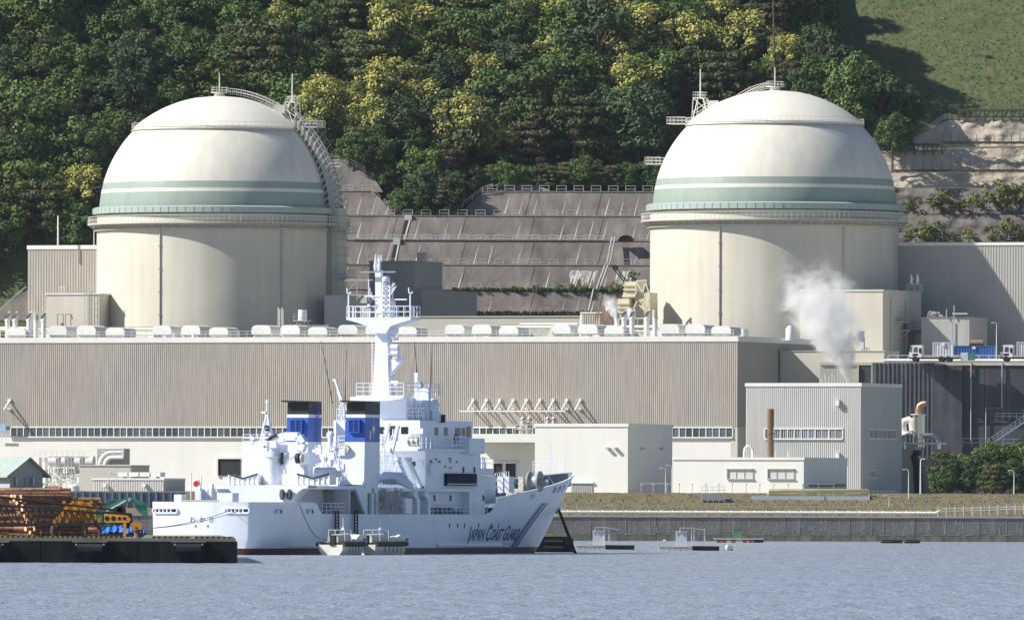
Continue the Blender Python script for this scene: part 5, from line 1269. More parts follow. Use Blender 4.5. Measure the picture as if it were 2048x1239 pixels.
# knuckle crane
cr_ = A(544,968,16); q = MB(); q.lathe([(.95,0),(.95,2.6),(1.05,2.62),(1.05,2.75),(.75,3.6),(.6,4.2),(0,4.2)], 20, cr_); cr0 = q.build('crane_pedestal', M['swhite'], S, True)
P_ = lambda px, py: A(px, py, 16)
q = MB(); q.path([P_(545,925),P_(538,898),P_(552,880),P_(570,872),P_(598,872),P_(606,886),P_(600,900)], .75, .8); cb = q.build('crane_boom', M['swhite'], cr0)
q = MB(); q.path([P_(600,899),P_(575,912),P_(566,930),P_(567,948)], .5, .55); q.build('crane_jib', M['swhite'], cr0)
q = MB(); q.tube([P_(532,905)+Vector((0,-.4,0)),P_(535,885)+Vector((0,-.4,0)),P_(546,873)+Vector((0,-.4,0)),P_(556,869)+Vector((0,-.4,0))], .18, 8); q.tube([P_(546,915)+Vector((0,-.5,0)),P_(552,930)+Vector((0,-.5,0)),P_(556,918)+Vector((0,-.5,0))], .1, 6); q.tube([P_(568,905)+Vector((0,-.4,0)),P_(566,918)+Vector((0,-.4,0)),P_(567,928)+Vector((0,-.4,0))], .16, 8); q.build('crane_hose', M['black'], cr0, True)
for p, s in ((P_(537,887),.5),(P_(538,900),.45),(P_(553,891),.7)): MB().cbox(p+Vector((0,-.75,-.2)), s, .4, s).build('crane_box', M['swhite'], cr0)
q = MB(); p = P_(597,916)+Vector((0,-.5,0)); q.tube([p, p+Vector((.35,0,0))], .5, 14); q.build('winch_drum', M['black'], cr0, True); q = MB(); p += Vector((.5,0,0)); q.tube([p, p+Vector((.15,0,0))], .42, 14); q.build('winch_wheel', M['steel'], cr0, True); ab('winch_base', 588, 608, 928, 952, 15.8, 1)
# white blocks of the hangar and light mast
ab('hangar_block', 484, 527, 888, 968, 20, 6); ab('hangar_block', 527, 600, 905, 968, 21, 5); q = MB(); rail(q, [A(486,889,20), A(560,889,20)], 1.0, .8, .05, 2); q.build('hangar_rail', M['swhite'], S)
b0 = [A(520,886,21), A(542,886,21)]; tp = A(534,822,21); q = MB()
for p in b0+[x+Vector((0,.8,0)) for x in b0]: q.bar(p, tp, .16)
for t in (.2,.4,.6,.8): q.bar(b0[0].lerp(tp,t), b0[1].lerp(tp,t), .1)
q.add([b0[0]+Vector((.25,0,1)), b0[1]+Vector((-.2,0,1)), tp], [(0,1,2)]); q.tube([tp, tp+Vector((0,0,.9))], .12, 8); q.cbox(tp+Vector((-.3,0,-.2)), .5,.3,.2); q.cbox(tp+Vector((0,0,.8)), .22,.22,.3); lm_ = q.build('signal_mast', M['swhite'], S)
for y in (853,859): p = A(535,y,20.9); MB().box(p.x-.22,p.x+.2,p.y-.1,p.y,p.z-.1,p.z+.12).build('mast_lamp', M['black'], lm_)
p = A(505,888,20); q = MB(); q.tube([p, p+Vector((0,0,.5))], .08, 6); q.tube([p+Vector((0,-.15,.62)), p+Vector((0,.2,.62))], .2, 10); q.build('searchlight', M['swhite'], S, True)
# funnels
def funnel(pa, pb, pc, y0, lab, star):
    v = 27.0; ua, zt = S.uw(pa,y0,v); ub = S.u(pb,v); vb = S.v(pc,ub,y0); z1 = S.w(828,pb,v); z2 = S.w(834.5,pb,v); z3 = S.w(883,pb,v); zb = S.w(968,pb,v); L = vb-v
    tpr = lambda z: (z3-z)*.07
    def slab_(za, zb_, m, nm, grow=0):
        a = tpr(za)*-1*0
        q = MB(); o0 = (zt-zb_)/(zt-z3)*.16; o1 = (zt-za)/(zt-z3)*.16; b0_ = (ua-o0+.0, v-o0-grow); b1_ = (ua-o1, v-o1-grow)
        q.add([(b0_[0],b0_[1],zb_),(ub+grow,b0_[1],zb_),(ub+grow,vb,zb_),(b0_[0],vb,zb_),(b1_[0],b1_[1],za),(ub+grow,b1_[1],za),(ub+grow,vb,za),(b1_[0],vb,za)], [(3,2,1,0),(4,5,6,7),(0,1,5,4),(1,2,6,5),(2,3,7,6),(3,0,4,7)]); return q.build(nm, M[m], S)
    slab_(zt,z1,'fblack','funnel_top'); slab_(z1-.002,z2,'swhite','funnel_stripe',.02); f = slab_(z2-.004,z3,'fblue','funnel_body'); slab_(z3-.006,zb,'swhite','funnel_base')
    MB().prism([(ua-.45,zt+.02),(ub+.05,zt+.02),(ub+.05,zt+.12),(ua-.5,zt+.2)], v-.6, vb, 'y').build('funnel_visor', M['fblack'], S)
    # louvred grille on the aft face
    g0, g1 = ua+(ub-ua)*.2, ua+(ub-ua)*.74; za, zc = S.w(839,pb,v), S.w(864,pb,v); q = MB(); y = v-.32
    for z in (za,zc): q.box(g0-.06,g1+.06,y-.12,y+.2,z-.05,z+.05)
    for x in (g0,g1,(g0+g1)/2): q.box(x-.05,x+.05,y-.12,y+.2,zc,za)
    gr_ = q.build('grille_frame', M['fblue'], f); MB().box(g0,g1,y+.1,y+.18,zc,za).build('grille_back', M['fblack'], gr_); q = MB(); n = 9
    for k in range(n): z = zc+(za-zc)*(k+.5)/n; q.box(g0+.04,g1-.04,y-.08,y+.1,z-.03,z+.02)
    q.build('grille_slat', M['fblue'], gr_)
    if star:
        c = (S.v(747,ub+.03,862), S.vw(747,858,ub+.03)[1]); q = MB(); pts = []
        for k in range(16):
            r_ = [1.25,.22,.62,.22][k%4] if k%8 == 0 else [.22,.5][0] if k%2 else .55; a = math.pi/2+k*math.pi/8; pts.append((ub+.035, c[0]+r_*math.cos(a)*1.1, c[1]+r_*math.sin(a)))
        q.add([(ub+.035, c[0], c[1])]+pts, [(0,k+1,(k+1)%16+1) for k in range(16)]); q.build('compass_star', M['white'], f)
    else: q = MB(); ladder(q, (ub+.12, vb-1.2, z3), zt-z3-.4, .5, .05, (0,1,0)); q.build('funnel_ladder', M['fblue'], f)
funnel(576, 617, 643, 804, 'left', False); funnel(694, 731, 760, 804, 'right', True)
# starboard tower below the right funnel, slots and shelter
ut = 5.58; va = S.v(731,ut,900); vb = S.v(756,ut,900); wt = S.w(895,720,va); wl = S.vw(740,975,ut)[1]
MB().box(S.u(676,va), ut, va, vb, wl, wt).build('stern_tower', M['swhite'], S)
q = MB(); zz = [WD, wl]; cuts = [(va,va+.55),(va+1.6,va+2.15),(vb-.35,vb)]
for a, b in cuts: q.box(ut-.3, ut, a, b, WD-.05, wl-.002)
q.box(ut-.3,ut,va+.55,vb-.35,wl-.5,wl-.003); q.build('slotted_side', M['swhite'], S)
q = MB(); q.prism([(va-.02,wl),(va-.02,WD),(va-2.4,wl)], ut-.25, ut, 'x'); q.build('gusset', M['swhite'], S)
rl = MB(); tz = wt; rail(rl, [(S.u(676,va),va+.1,tz),(ut-.1,va+.1,tz),(ut-.1,vb+1.5,tz)], 1.15, .9, .06, 2); rl.build('tower_rail', M['swhite'], S)
p = A(733,872,va+1.2); q = MB(); q.lathe([(0,-1.9),(.16,-1.9),(.3,-.55),(.42,-.45),(.47,0),(.45,.5),(.3,.8),(0,.92)], 16, p); q.build('radome', M['white'], S, True)
p = A(710,868,va+1); q = MB(); q.cbox(p+Vector((0,0,-1.2)), 1.7, .9, .6); q.tube([p+Vector((0,0,-.7)),p+Vector((0,0,.1))], .12, 8); q.cbox(p+Vector((0,0,.1)), .5, .4, .25); q.build('deck_gear', M['swhite'], S)
q = MB(); a = A(686,897,va-.1); q.add([Vector((math.cos(t)*.85*(1 if abs(math.cos(t))>.3 else 1), -.55+.0, math.sin(t)*.5))+a for t in [i*.5236 for i in range(12)]]+[Vector((math.cos(t)*.85,0,math.sin(t)*.55))+a for t in [i*.5236 for i in range(12)]], [tuple(range(12))]+[(i,(i+1)%12,(i+1)%12+12,i+12) for i in range(12)]); q.build('life_raft', M['canvas'], S, True)
ab('starboard_post', 672, 690, 842, 900, va+2, 1.5); q = MB(); a = A(683,842,va+2)
for t in ((-.3,0),(.3,0),(-.3,.8),(.3,.8)): q.bar(a+Vector((t[0],t[1],0)), a+Vector((t[0]*.6,t[1]*.8,1.6)), .1)
q.path([a+Vector((.2,0,1.6)),a+Vector((-.7,0,4.0))], .18); q.bar(a+Vector((0,0,1.4)),a+Vector((-.7,0,4.0)),.1); q.cbox(a+Vector((-.75,0,3.9)), .35,.2,.2); rail(q, [a+Vector((-.5,0,0)),a+Vector((.7,0,0))], 1.2, .4, .07); q.build('aerial_frame', M['swhite'], S)
for px, y0, y1, px2, v in ((665,806,680,642,29),(690,800,700,693,29),(834,748,682,829,47),(861,800,684,864,50)): q = MB(); q.tube([A(px,y0,v),A(px2,y1,v)], [.05,.025], 5); q.build('whip_aerial', M['black'], S)
p = A(661,880,22); q = MB(); q.tube([p+Vector((0,0,-4)), p+Vector((0,0,0)), p+Vector((.05,-.1,.5))], [.4,.25,.3], 10); q.lathe([(0,-.1),(.38,-.05),(.38,.2),(.2,.42),(0,.45)], 12, p+Vector((0,0,.45))); q.build('water_cannon', M['swhite'], S, True)
# cluttered gear between the funnels, built as small boxes, rails and pipes
rg = random.Random(3); q = MB()
for k in range(46): p = A(rg.uniform(630,690), rg.uniform(900,965), rg.uniform(19,25)); q.cbox(p, rg.uniform(.15,.6), .3, rg.uniform(.15,.7)); q.bar(p, p+Vector((rg.uniform(-.5,.5),0,rg.uniform(.2,1.0))), .07)
q.build('deck_fittings', M['swhite'], S); q = MB(); p = A(632,945,18.5); q.tube([p, p+Vector((2.0,0,0))], .55, 14); q.build('raft_canister', M['swhite'], S, True)
q = MB(); ladder(q, A(672,968,20), 3.6, .7, .07); ladder(q, A(655,968,21), 3.0, .6, .07); q.build('ladder', M['swhite'], S)
# ---- bridge block
ub_ = 5.2; vA = S.v(851,ub_,880); vF = S.v(955,ub_,880); wB0 = S.vw(900,897,ub_)[1]; wB1 = S.vw(858,840,ub_)[1]
main = MB().box(-ub_, ub_, vA, vF+.8, S.vw(900,978,ub_)[1], wB0-.25).build('main_house', M['swhite'], S)
lowu = 4.3; MB().box(-ub_, lowu, vA-.5, vF+2, WD-.04, S.vw(900,978,ub_)[1]-.01).build('lower_house', M['swhite'], S); MB().box(lowu+.01, ub_, S.v(939,ub_), vF+2, WD-.04, S.vw(900,978,ub_)[1]-.02).build('lower_house', M['swhite'], S)
zd_ = S.vw(900,978,ub_)[1]; MB().box(-5.4, 5.45, 30, S.v(938,5.4), zd_-.22, zd_+.1).build('boat_deck', M['swhite'], S)
br_ = MB(); vB = vA; zt = wB1
br_.prism([(vB,wB0-.2),(vF-.2,wB0-.2),(vF+.3,zt-.15),(vF+.25,zt),(vB,zt)], -4.6, 4.6, 'x'); bh = br_.build('bridge', M['swhite'], S)
MB().box(-5.6, 5.6, vB-3.0, vF+.4, wB0-.26, wB0-.02).build('bridge_deck', M['swhite'], S)
ubr = 4.62
for a, b, y0, y1 in ((870,876,854,870),(889,895,854,870),(911,921,855,870),(925,930,855,870),(934,941,853,873)):
    va_, z1 = S.vw(a,y0,ubr); vb_, z2 = S.vw(b,y1,ubr); MB().box(ubr-.02,ubr+.04,va_,vb_,z2,z1).build('bridge_window', M['swin'], bh)
for a, b, y0, y1 in ((760,768,853,867),(802,816,853,867),(779,795,851,880)):
    p0, p1 = A(a,y0,vB-.03), A(b,y1,vB-.03); MB().box(p0.x,p1.x,vB-.05,vB+.02,p1.z,p0.z).build('bridge_window', M['swin'], bh)
p0, p1 = A(818,856,vB-.1), A(846,867,vB-.1); MB().box(p0.x,p1.x,vB-.14,vB-.01,p1.z,p0.z).build('notice_board', M['white'], bh)
for v_ in [vF-.5+0*i for i in range(1)]: pass
fw = MB()
for k in range(9): u = -4.2+k*.98; fw.box(u,u+.8,vF+.02,vF+.3,wB0+1.5,wB0+2.5)
fw.build('front_window', M['swin'], bh)
# wing and bridge railings
wz0 = S.vw(950,901,5.9)[1]; MB().box(4.63, 6.0, S.v(937,5.9), S.v(968,5.9), wB0-.45, S.vw(950,876,5.9)[1]).build('bridge_wing', M['swhite'], S); MB().box(-6.0,-4.63,S.v(937,5.9),S.v(968,5.9),wB0-.45,S.vw(950,876,5.9)[1]).build('bridge_wing', M['swhite'], S)
q = MB(); rail(q, [A(792,893,vB-2.9),(5.55,vB-2.9,wB0),(5.55,S.v(937,5.9),wB0)], 1.15, 1.1, .06, 2); q.build('bridge_rail', M['swhite'], S)
p = A(828,893,vB-2.7); q = MB(); n = 7
for i in range(n+1):
    for j in range(5): q.v.append((p.x-.55+1.2*i/n, p.y-.3*math.sin(j*.75)-.12*math.sin(i*2.1+j), p.z+1.05*j/4+.04*math.sin(i*3)))
for i in range(n):
    for j in range(4): a = i*5+j; q.f.append((a,a+5,a+6,a+1))
q.build('canvas_cover', M['canvas'], S, True); p = B_(912,888,5.4); q = MB(); q.path([p+Vector((0,.42*math.cos(a*.5236),.6+.42*math.sin(a*.5236))) for a in range(12)], .14, close=True); q.build('lifebuoy', M['rust'], S)
# upper house and platform under the mast
vU = vB+1.2; za = S.w(793,813,vU); p0 = A(700,838,vU); p1 = A(813,793,vU); MB().box(p0.x, p1.x, vU, vU+6, wB1-.01, p1.z).build('upper_house', M['swhite'], S)
p0 = A(712,795,vU-1.5); p1 = A(786,790,vU-1.5); q = MB(); q.prism([(p0.x,p1.z),(p1.x+1.2,p1.z),(p1.x+1.0,p1.z-.3),(p1.x-.8,p1.z-.55),(p0.x+1.0,p1.z-.55),(p0.x,p1.z-.35)], vU-1.5, vU-.01, 'y'); q.build('mast_platform', M['swhite'], S)
q = MB(); zt2 = p1.z; rail(q, [(p0.x,vU-1.4,zt2),(p1.x+1.1,vU-1.4,zt2),(p1.x+2.2,vU+1.5,zt2),(p1.x+2.6,vU+5,zt2)], 1.2, .7, .06, 2); q.build('platform_rail', M['swhite'], S)
# main mast
vM = vU+1.5; Am = lambda px, py: A(px, py, vM); q = MB()
def tap(x0a, x0b, y0, x1a, x1b, y1, d0, d1, mb):
    a, b, c, d = Am(x0a,y0), Am(x0b,y0), Am(x1b,y1), Am(x1a,y1); Y = Vector((0,1,0))
    mb.add([a,b,b+Y*d0,a+Y*d0,d,c,c+Y*d1,d+Y*d1], [(3,2,1,0),(4,5,6,7),(0,1,5,4),(1,2,6,5),(2,3,7,6),(3,0,4,7)])
tap(745,778,795,751,774,668,1.5,1.3,q); tap(751,774,668.1,749,780,650,1.3,1.6,q); mast = q.build('main_mast', M['swhite'], S)
q = MB(); a, b = Am(697,637), Am(826,637); c, d = Am(776,652), Am(749,652); dd = 3.0
q.prism([(a.x,a.z+.12),(b.x,b.z+.12),(b.x,b.z-.1),((b.x+c.x)/2+.3,(b.z+c.z)/2),(c.x+.5,c.z),(c.x,c.z-.7),(d.x,d.z-.7),(d.x-.5,d.z),((a.x+d.x)/2-.3,(a.z+d.z)/2),(a.x,a.z-.1)], vM-.6, vM+1.9, 'y'); q.build('crosstree', M['swhite'], mast)
q = MB(); za = a.z+.12; rail(q, [(a.x,vM-.5,za),(b.x,vM-.5,za),(b.x,vM+1.8,za),(a.x,vM+1.8,za),(a.x,vM-.5,za)], 1.1, .75, .065, 1)
for x in (a.x+.2, b.x-.1):
    q.bar((x,vM-.5,za),(x,vM-.5,za+2.2),.12); q.tube([(x-.15,vM-.5,za+2.9),(x-.12,vM-.5,za+2.4),(x+.1,vM-.5,za+2.3),(x+.28,vM-.5,za+2.5)], .08, 6)
q.build('crosstree_rail', M['swhite'], mast)
q = MB(); tap(751,765,636,750,761,540,.9,.6,q); q.build('topmast', M['swhite'], mast)
for x, t in ((751,508),(758.5,514)): q = MB(); p = Am(x,541); q.tube([p, p+Vector((0,0,.5)), p+Vector((0,0,1.0)), Am(x,t)], [.16,.2,.1,.04], 8); q.build('horn_aerial', M['swhite'], mast, True)
q = MB()
for x in (755,758,761,763.5): q.bar(Am(x,524),Am(x,509),.04)
q.bar(Am(755,518),Am(763.5,518),.05); q.bar(Am(764,640),Am(764,540),.03); q.build('array_aerial', M['swhite'], mast)
MB().box(Am(727,0).x, Am(797,0).x, vM-.6, vM-.35, Am(0,549).z, Am(0,546.5).z).build('radar_scanner', M['blueg'], mast)
q = MB(); x0, x1 = Am(763,0).x, Am(780,0).x
for (xa, xb) in ((763,766),(780,779)):
    for y_ in (0,.8): q.bar(Am(xa,638)+Vector((0,y_,0)), Am(xb,562)+Vector((0,y_,0)), .1)
for k in range(8):
    y0, y1 = 638-k*9.5, 628.5-k*9.5; q.bar(Am(764,y0),Am(780,y1),.06); q.bar(Am(780,y0),Am(764,y1),.06); q.bar(Am(764,y1),Am(780,y1),.07)
for k in range(5): q.bar(Am(781,590-k*5),Am(789+k%3*2,578-k*3),.07)
q.build('lattice_mast', M['swhite'], mast); MB().lathe([(0,0),(.35,0),(.42,.25),(.3,.5),(0,.55)],12,Am(772,562)).build('lattice_dome', M['swhite'], mast, True)
q = MB(); q.bar(Am(729,592),Am(772,592),.13); q.bar(Am(741,592),Am(752,600),.1)
for x, t in ((737,558),(740,575),(743,584)): q.bar(Am(x,591),Am(x,t),.06)
q.build('yard', M['swhite'], mast); MB().box(Am(782,0).x,Am(813,0).x,vM+.2,vM+.4,Am(0,603).z,Am(0,600.5).z).build('radar_scanner', M['swhite'], mast); ab('radar_pedestal', 782, 788, 602, 636, vM+.2, .4, 'swhite', mast)
fl = MB(); pts = [(750,600),(750,612),(734,618),(733,611)]; ps_ = [Am(*p)+Vector((0,-.3+.12*i,0)) for i, p in enumerate(pts)]; fo = fl.add(ps_, [(0,1,2,3)]).build('signal_flag', M['navy'], mast); q = MB(); q.add([Am(743,608)+Vector((0,-.35,0)),Am(741,613)+Vector((0,-.35,0)),Am(736,613)+Vector((0,-.35,0)),Am(738,608)+Vector((0,-.35,0))],[(0,1,2,3)]); q.build('flag_emblem', M['white'], fo)
for y, s in ((660,.3),(672,.4),(694,.6),(706,.5),(764,.3)):
    p = Am(788,y); q = MB(); q.tube([p+Vector((-.3,0,0)),p+Vector((.45,0,0))], s*.5, 10); q.cbox(p+Vector((.1,.2,-s)), s, .5, s*.6); q.build('mast_lamp', M['swhite'], mast, True)
q = MB(); p = Am(776,718); e = Am(803,716); q.prism([(p.x,p.z),(e.x,e.z),(e.x,e.z-.1),(p.x,p.z-1.6)], vM+.2, vM+1.2, 'y'); rail(q, [Am(764,709),Am(787,709)], .05, .5, .05, 0); q.build('mast_bracket', M['swhite'], mast)
for y in range(0,14): pass
q = MB(); ladder(q, Am(747,795)+Vector((-.12,.3,0)), 6, .35, .05); q.build('mast_ladder', M['swhite'], mast)
# secondary mast and gear right of the upper house
vS = vU+2; q = MB(); a = A(833,838,vS); t = A(833,752,vS)
q.path([a,t], .32); q.bar(A(822,838,vS),A(831,790,vS),.2); q.bar(A(847,838,vS),A(834,786,vS),.14); q.cbox(t, .35,.3,.35); q.bar(A(833,785,vS),A(858,783,vS),.16); q.cbox(A(849,800,vS), 1.1,.6,1.2); q.build('aft_signal_mast', M['swhite'], S)
q = MB(); p = A(838,770,vS); q.tube([p+Vector((0,-.3,0)),p+Vector((.1,.1,0))], .4, 12); q.build('dish', M['blueg'], S, True)
ab('deck_cabinet', 843, 855, 797, 840, vS+.5, 1.0); p = B_(868,812,4.2); q = MB(); q.lathe([(0,-.5),(.5,-.5),(.55,.3),(.3,.7),(0,.75)],14,p); q.tube([p+Vector((0,0,-1.6)),p+Vector((0,0,-.5))],.3,10); q.cbox(p+Vector((.3,.2,-1.5)),.5,.6,1.0); q.build('optical_sensor', M['swhite'], S, True)
MB().box(p.x+.4,p.x+.9,p.y+.5,p.y+.8,p.z-1.6,p.z-.8).build('sensor_box', M['black'], S); q = MB(); rail(q, [A(815,838,vU+.1),A(848,838,vU+.1)], 1.1, .6, .05, 2); q.build('upper_rail', M['swhite'], S)
# screen, small windows, side details
us = ub_+.03; va_, z1 = S.vw(889,946,us); vb_, z2 = S.vw(949,971,us); MB().box(ub_, ub_+.3, va_, vb_, z2, z1).build('led_screen', M['screen'], main); q = MB(); rail(q, [(ub_+.4,va_,zd_+.1),(ub_+.4,vb_,zd_+.1)], .45, .7, .06, 0); q.build('screen_rail', M['swhite'], main)
for px, y, u in ((927,939,us),(949,939,us),(869,995,lowu+.03),(901,995,lowu+.03),(928,995,lowu+.03),(967,995,us)):
    p = B_(px,y,u); MB().box(u-.02,u+.05,p.y-.12,p.y+.12,p.z-.28,p.z+.28).build('porthole', M['black'], main)
for px, s in ((827,.35),(841,.5)): p = A(px,927,vA-.03); MB().box(p.x-s*.6,p.x+s*.6,vA-.06,vA-.01,p.z-s*.6,p.z+s*.6).build('aft_window', M['swin'] if s < .4 else M['white'], main)
p = B_(862,938,us); MB().box(us,us+.5,p.y-.5,p.y+.5,p.z-.6,p.z+.6).build('side_locker', M['swhite'], main)
q = MB()
for k in range(12): p = B_(rg.uniform(858,915),rg.uniform(915,938),us); q.cbox(p+Vector((.05,0,0)), .12,.25,.18)
for (a, b) in (((858,905),(905,907)),((858,906),(794,906))): pass
q.build('side_fittings', M['blueg'], main)
# davits and boat deck gear
for px in (830, 852):
    c = lambda x, y: B_(x, y, 5.35); q = MB(); q.path([c(px,1028),c(px,1005),c(px-2,994),c(px-8,985)], .75, .7); dv = q.build('davit', M['swhite'], S)
    q = MB(); base = c(px-6,984); tip_ = A(795 if px == 830 else 817, 920, 38); q.bar(base, tip_, .34, .38); q.cbox(tip_, .6, .5, .3); q.build('davit_arm', M['swhite'], dv); q = MB(); m1 = base.lerp(tip_,.12); q.bar(m1+Vector((.15,0,0)), m1+Vector((-.6,0,1.0)), .3); q.build('davit_hinge', M['black'], dv)
q = MB(); p = A(757,958,33); q.tube([p, p+Vector((.5,.3,.15)), A(800,956,33), A(823,972,33)], [.3,.62,.62,.3], 14); q.build('work_boat', M['swhite'], S, True); q = MB()
for k in range(7): p = A(762+k*5,970,32.4); q.bar(p, p+Vector((-.1,0,.6)), .07)
q.build('boat_cradle', M['blueg'], S)
MB().box(0, 5.0, 31, 31.2, WD, zd_-.25).build('recess_wall', M['blueg'], S); ab('winch_house', 768, 806, 995, 1013, 32, 1.4); ab('winch_house', 806, 812, 996, 1026, 31.8, 1.6); q = MB(); p0 = A(769,997,31.9); 
for k in range(14): p = A(770+k*2.6,996,31.95); q.box(p.x-.03,p.x+.03,31.86,31.97,A(0,1012,31.95).z,p.z)
q.build('winch_slat', M['swhite'], S); q = MB()
for k in range(60): p = A(rg.uniform(758,808), rg.uniform(980,1026), rg.uniform(31.3,32.5)); q.cbox(p, rg.uniform(.08,.4), .2, rg.uniform(.1,.45))
for k in range(40): p = A(rg.uniform(640,668), rg.uniform(978,1024), 23.6); q.cbox(p, rg.uniform(.08,.35), .15, rg.uniform(.1,.4))
q.build('machinery', M['steel'], S)
q = MB(); p = B_(690,1010,2.65); q.path([p+Vector((.1,.35*math.cos(a*.5236),.5*math.sin(a*.5236))) for a in range(12)], .16, close=True); q.build('lifebuoy', M['red'], S)
q = MB(); ladder(q, A(760,965,36), 4.6, .9, .1); ladder(q, A(777,965,37), 3.4, .8, .08)
for k in range(26): p = A(rg.uniform(762,800), rg.uniform(870,945), 38); q.bar(p, p+Vector((rg.uniform(-.3,.3),0,rg.uniform(.3,1.1))), .09)
q.bar(A(766,890,37),A(778,845,37),.35); q.bar(A(783,905,37),A(796,850,37),.35); q.build('boat_crane', M['swhite'], S)
for (xa, xb) in ((645,690),(858,976)):
    pa, pb = hullpt(xa,1027), hullpt(xb,1027); q = MB(); rail(q, [(5.55,pa.y,3.9),(hb(pb.y,3.9)-.1,pb.y,3.9)], 1.05, 1.2, .045, 2); q.build('deck_rail', M['swhite'], S)
q = MB()
for k in range(26): p = B_(rg.uniform(862,985), 1026, rg.uniform(4.6,5.3)); q.cbox((p.x,p.y,3.9), .3, rg.uniform(.3,.7), rg.uniform(.25,.7))
q.build('deck_bollard', M['deckg'], S)
# forward of the bridge
vf = vF+.9; z5 = S.vw(970,936,4.6)[1]; z6 = S.vw(970,950,4.6)[1]; MB().box(-4.4,4.6,vf,S.v(988,4.6),z6,z5).build('forward_house', M['swhite'], S); MB().box(-3.8,3.9,vf,S.v(992,3.9),5.0,z6-.02).build('forward_house', M['swhite'], S)
q = MB()
for k in range(18): p = B_(rg.uniform(962,985),rg.uniform(926,935),4.3); q.cbox((p.x-1,p.y,z5), rg.uniform(.2,.5), rg.uniform(.2,.6), rg.uniform(.3,1.2))
rail(q, [(4.5,vf,z5),(4.5,S.v(988,4.6),z5)], 1, .8, .05, 1); rail(q, [(3.8,S.v(992,3.9)+.1,6.0),(3.5,S.v(1020,3.6),6.2)], 2.0, .7, .06, 2); q.build('forward_gear', M['swhite'], S)
q = MB()
for k in range(7): q.box(3.6,4.8,60+k*.3,60.3+k*.3,4.2+k*.34,4.3+k*.34)
q.build('forward_stair', M['swhite'], S); ab('forward_cabinet', 996, 1018, 952, 985, 66, 1.4)
# windlass drums on the foredeck
wz = sheer(74)-1.35
for px, r_ in ((1058,1.0),(1078,1.05)):
    p = A(px, 962, 74); q = MB(); q.tube([p, p+Vector((.16,0,0))], r_, 22); q.build('drum_flange', mat('winch_grey%d'%px, (.30,.32,.34), .5), S, True)
q = MB(); q.tube([A(1058,962,74), A(1080,962,74)], .62, 16); q.tube([A(1080,962,74), A(1096,964,74)], .3, 12); q.build('windlass_drum', M['steel'], S, True)
q = MB(); p = A(1052,962,74); q.cbox((p.x-.3,74,wz), .5, 1.4, 2.6); q.cbox((p.x-1.4,74.2,wz), 1.2, 1.2, 1.4); p2 = A(1030,980,72); q.cbox((p2.x,72,wz), 1.3, 1, 1.1); p2 = A(1043,980,72); q.cbox((p2.x,72,wz), .8, 1, 1.2); q.build('windlass_housing', M['canvas'], S)
q = MB(); rail(q, [A(1066,944,88), A(1130,944,88)], 1.15, .9, .05, 2); p = A(1101,944,88); q.bar(p, p+Vector((0,0,3.1)), .07); q.bar(p+Vector((0,0,1.9)), p+Vector((-.55,0,0)), .06); q.bar(p+Vector((0,0,1.9)), p+Vector((.55,0,0)), .06); q.build('bow_rail', M['swhite'], S)
p = hullpt(1065,990); q = MB(); q.path([(p.x+.08,p.y+.5*math.cos(a*math.pi/2+.785),p.z+.38*math.sin(a*math.pi/2+.785)) for a in range(4)], .16, close=True); q.build('bow_fairlead', M['swhite'], hull)
p = A(1107,1010,91.0); q = MB(); q.tube([p+Vector((-.2,-2.6,.45)), p+Vector((.1,-1.0,.2)), p+Vector((.35,.2,0)), p+Vector((.42,.5,-.03))], [.5,.72,.62,.3], 16); q.build('anchor_bolster', M['hull'], hull, True); q = MB(); q.path([p+Vector((-.3,-1.0,-.5)), p+Vector((.2,-.2,-.75)), p+Vector((.5,.4,-.4))], .25); q.build('anchor', M['black'], hull)
a = S.world(*(p+Vector((.35,.3,-.2)))); b = W(1153,1110,1150+20); b = Vector((W(1153,1109,1212).x, 1212, -.3)); q = MB(); n = 46; d = b-a
for i in range(n): c0 = a.lerp(b,i/n); c1 = a.lerp(b,(i+.85)/n); q.bar(c0-a, c1-a, .30 if i%2 else .17, .17 if i%2 else .30)
tag(q.build('anchor_chain', M['black'], loc=a), 'dark anchor chain running from the ship bow into the water', 'chain')
# pilot ladders
for px in (674, 712):
    p = B_(px,1026,5.86); h_ = p.z-S.vw(px,1078,5.86)[1]; T = Thing('rope_ladder', '%s black rope ladder hanging on the ship side above the small boats' % ('left' if px == 674 else 'right'), 'ladder', S.world(p.x,p.y,p.z-h_), SA)
    q = MB(); 
    for o in (-.35,.35): q.bar((0,o,0),(0,o,h_+.3),.12)
    q.build('rope', M['black'], T); q = MB()
    for k in range(9): q.box(-.05,.08,-.42,.42,k*h_/8-.06,k*h_/8+.06)
    q.build('rung', M['black'], T)
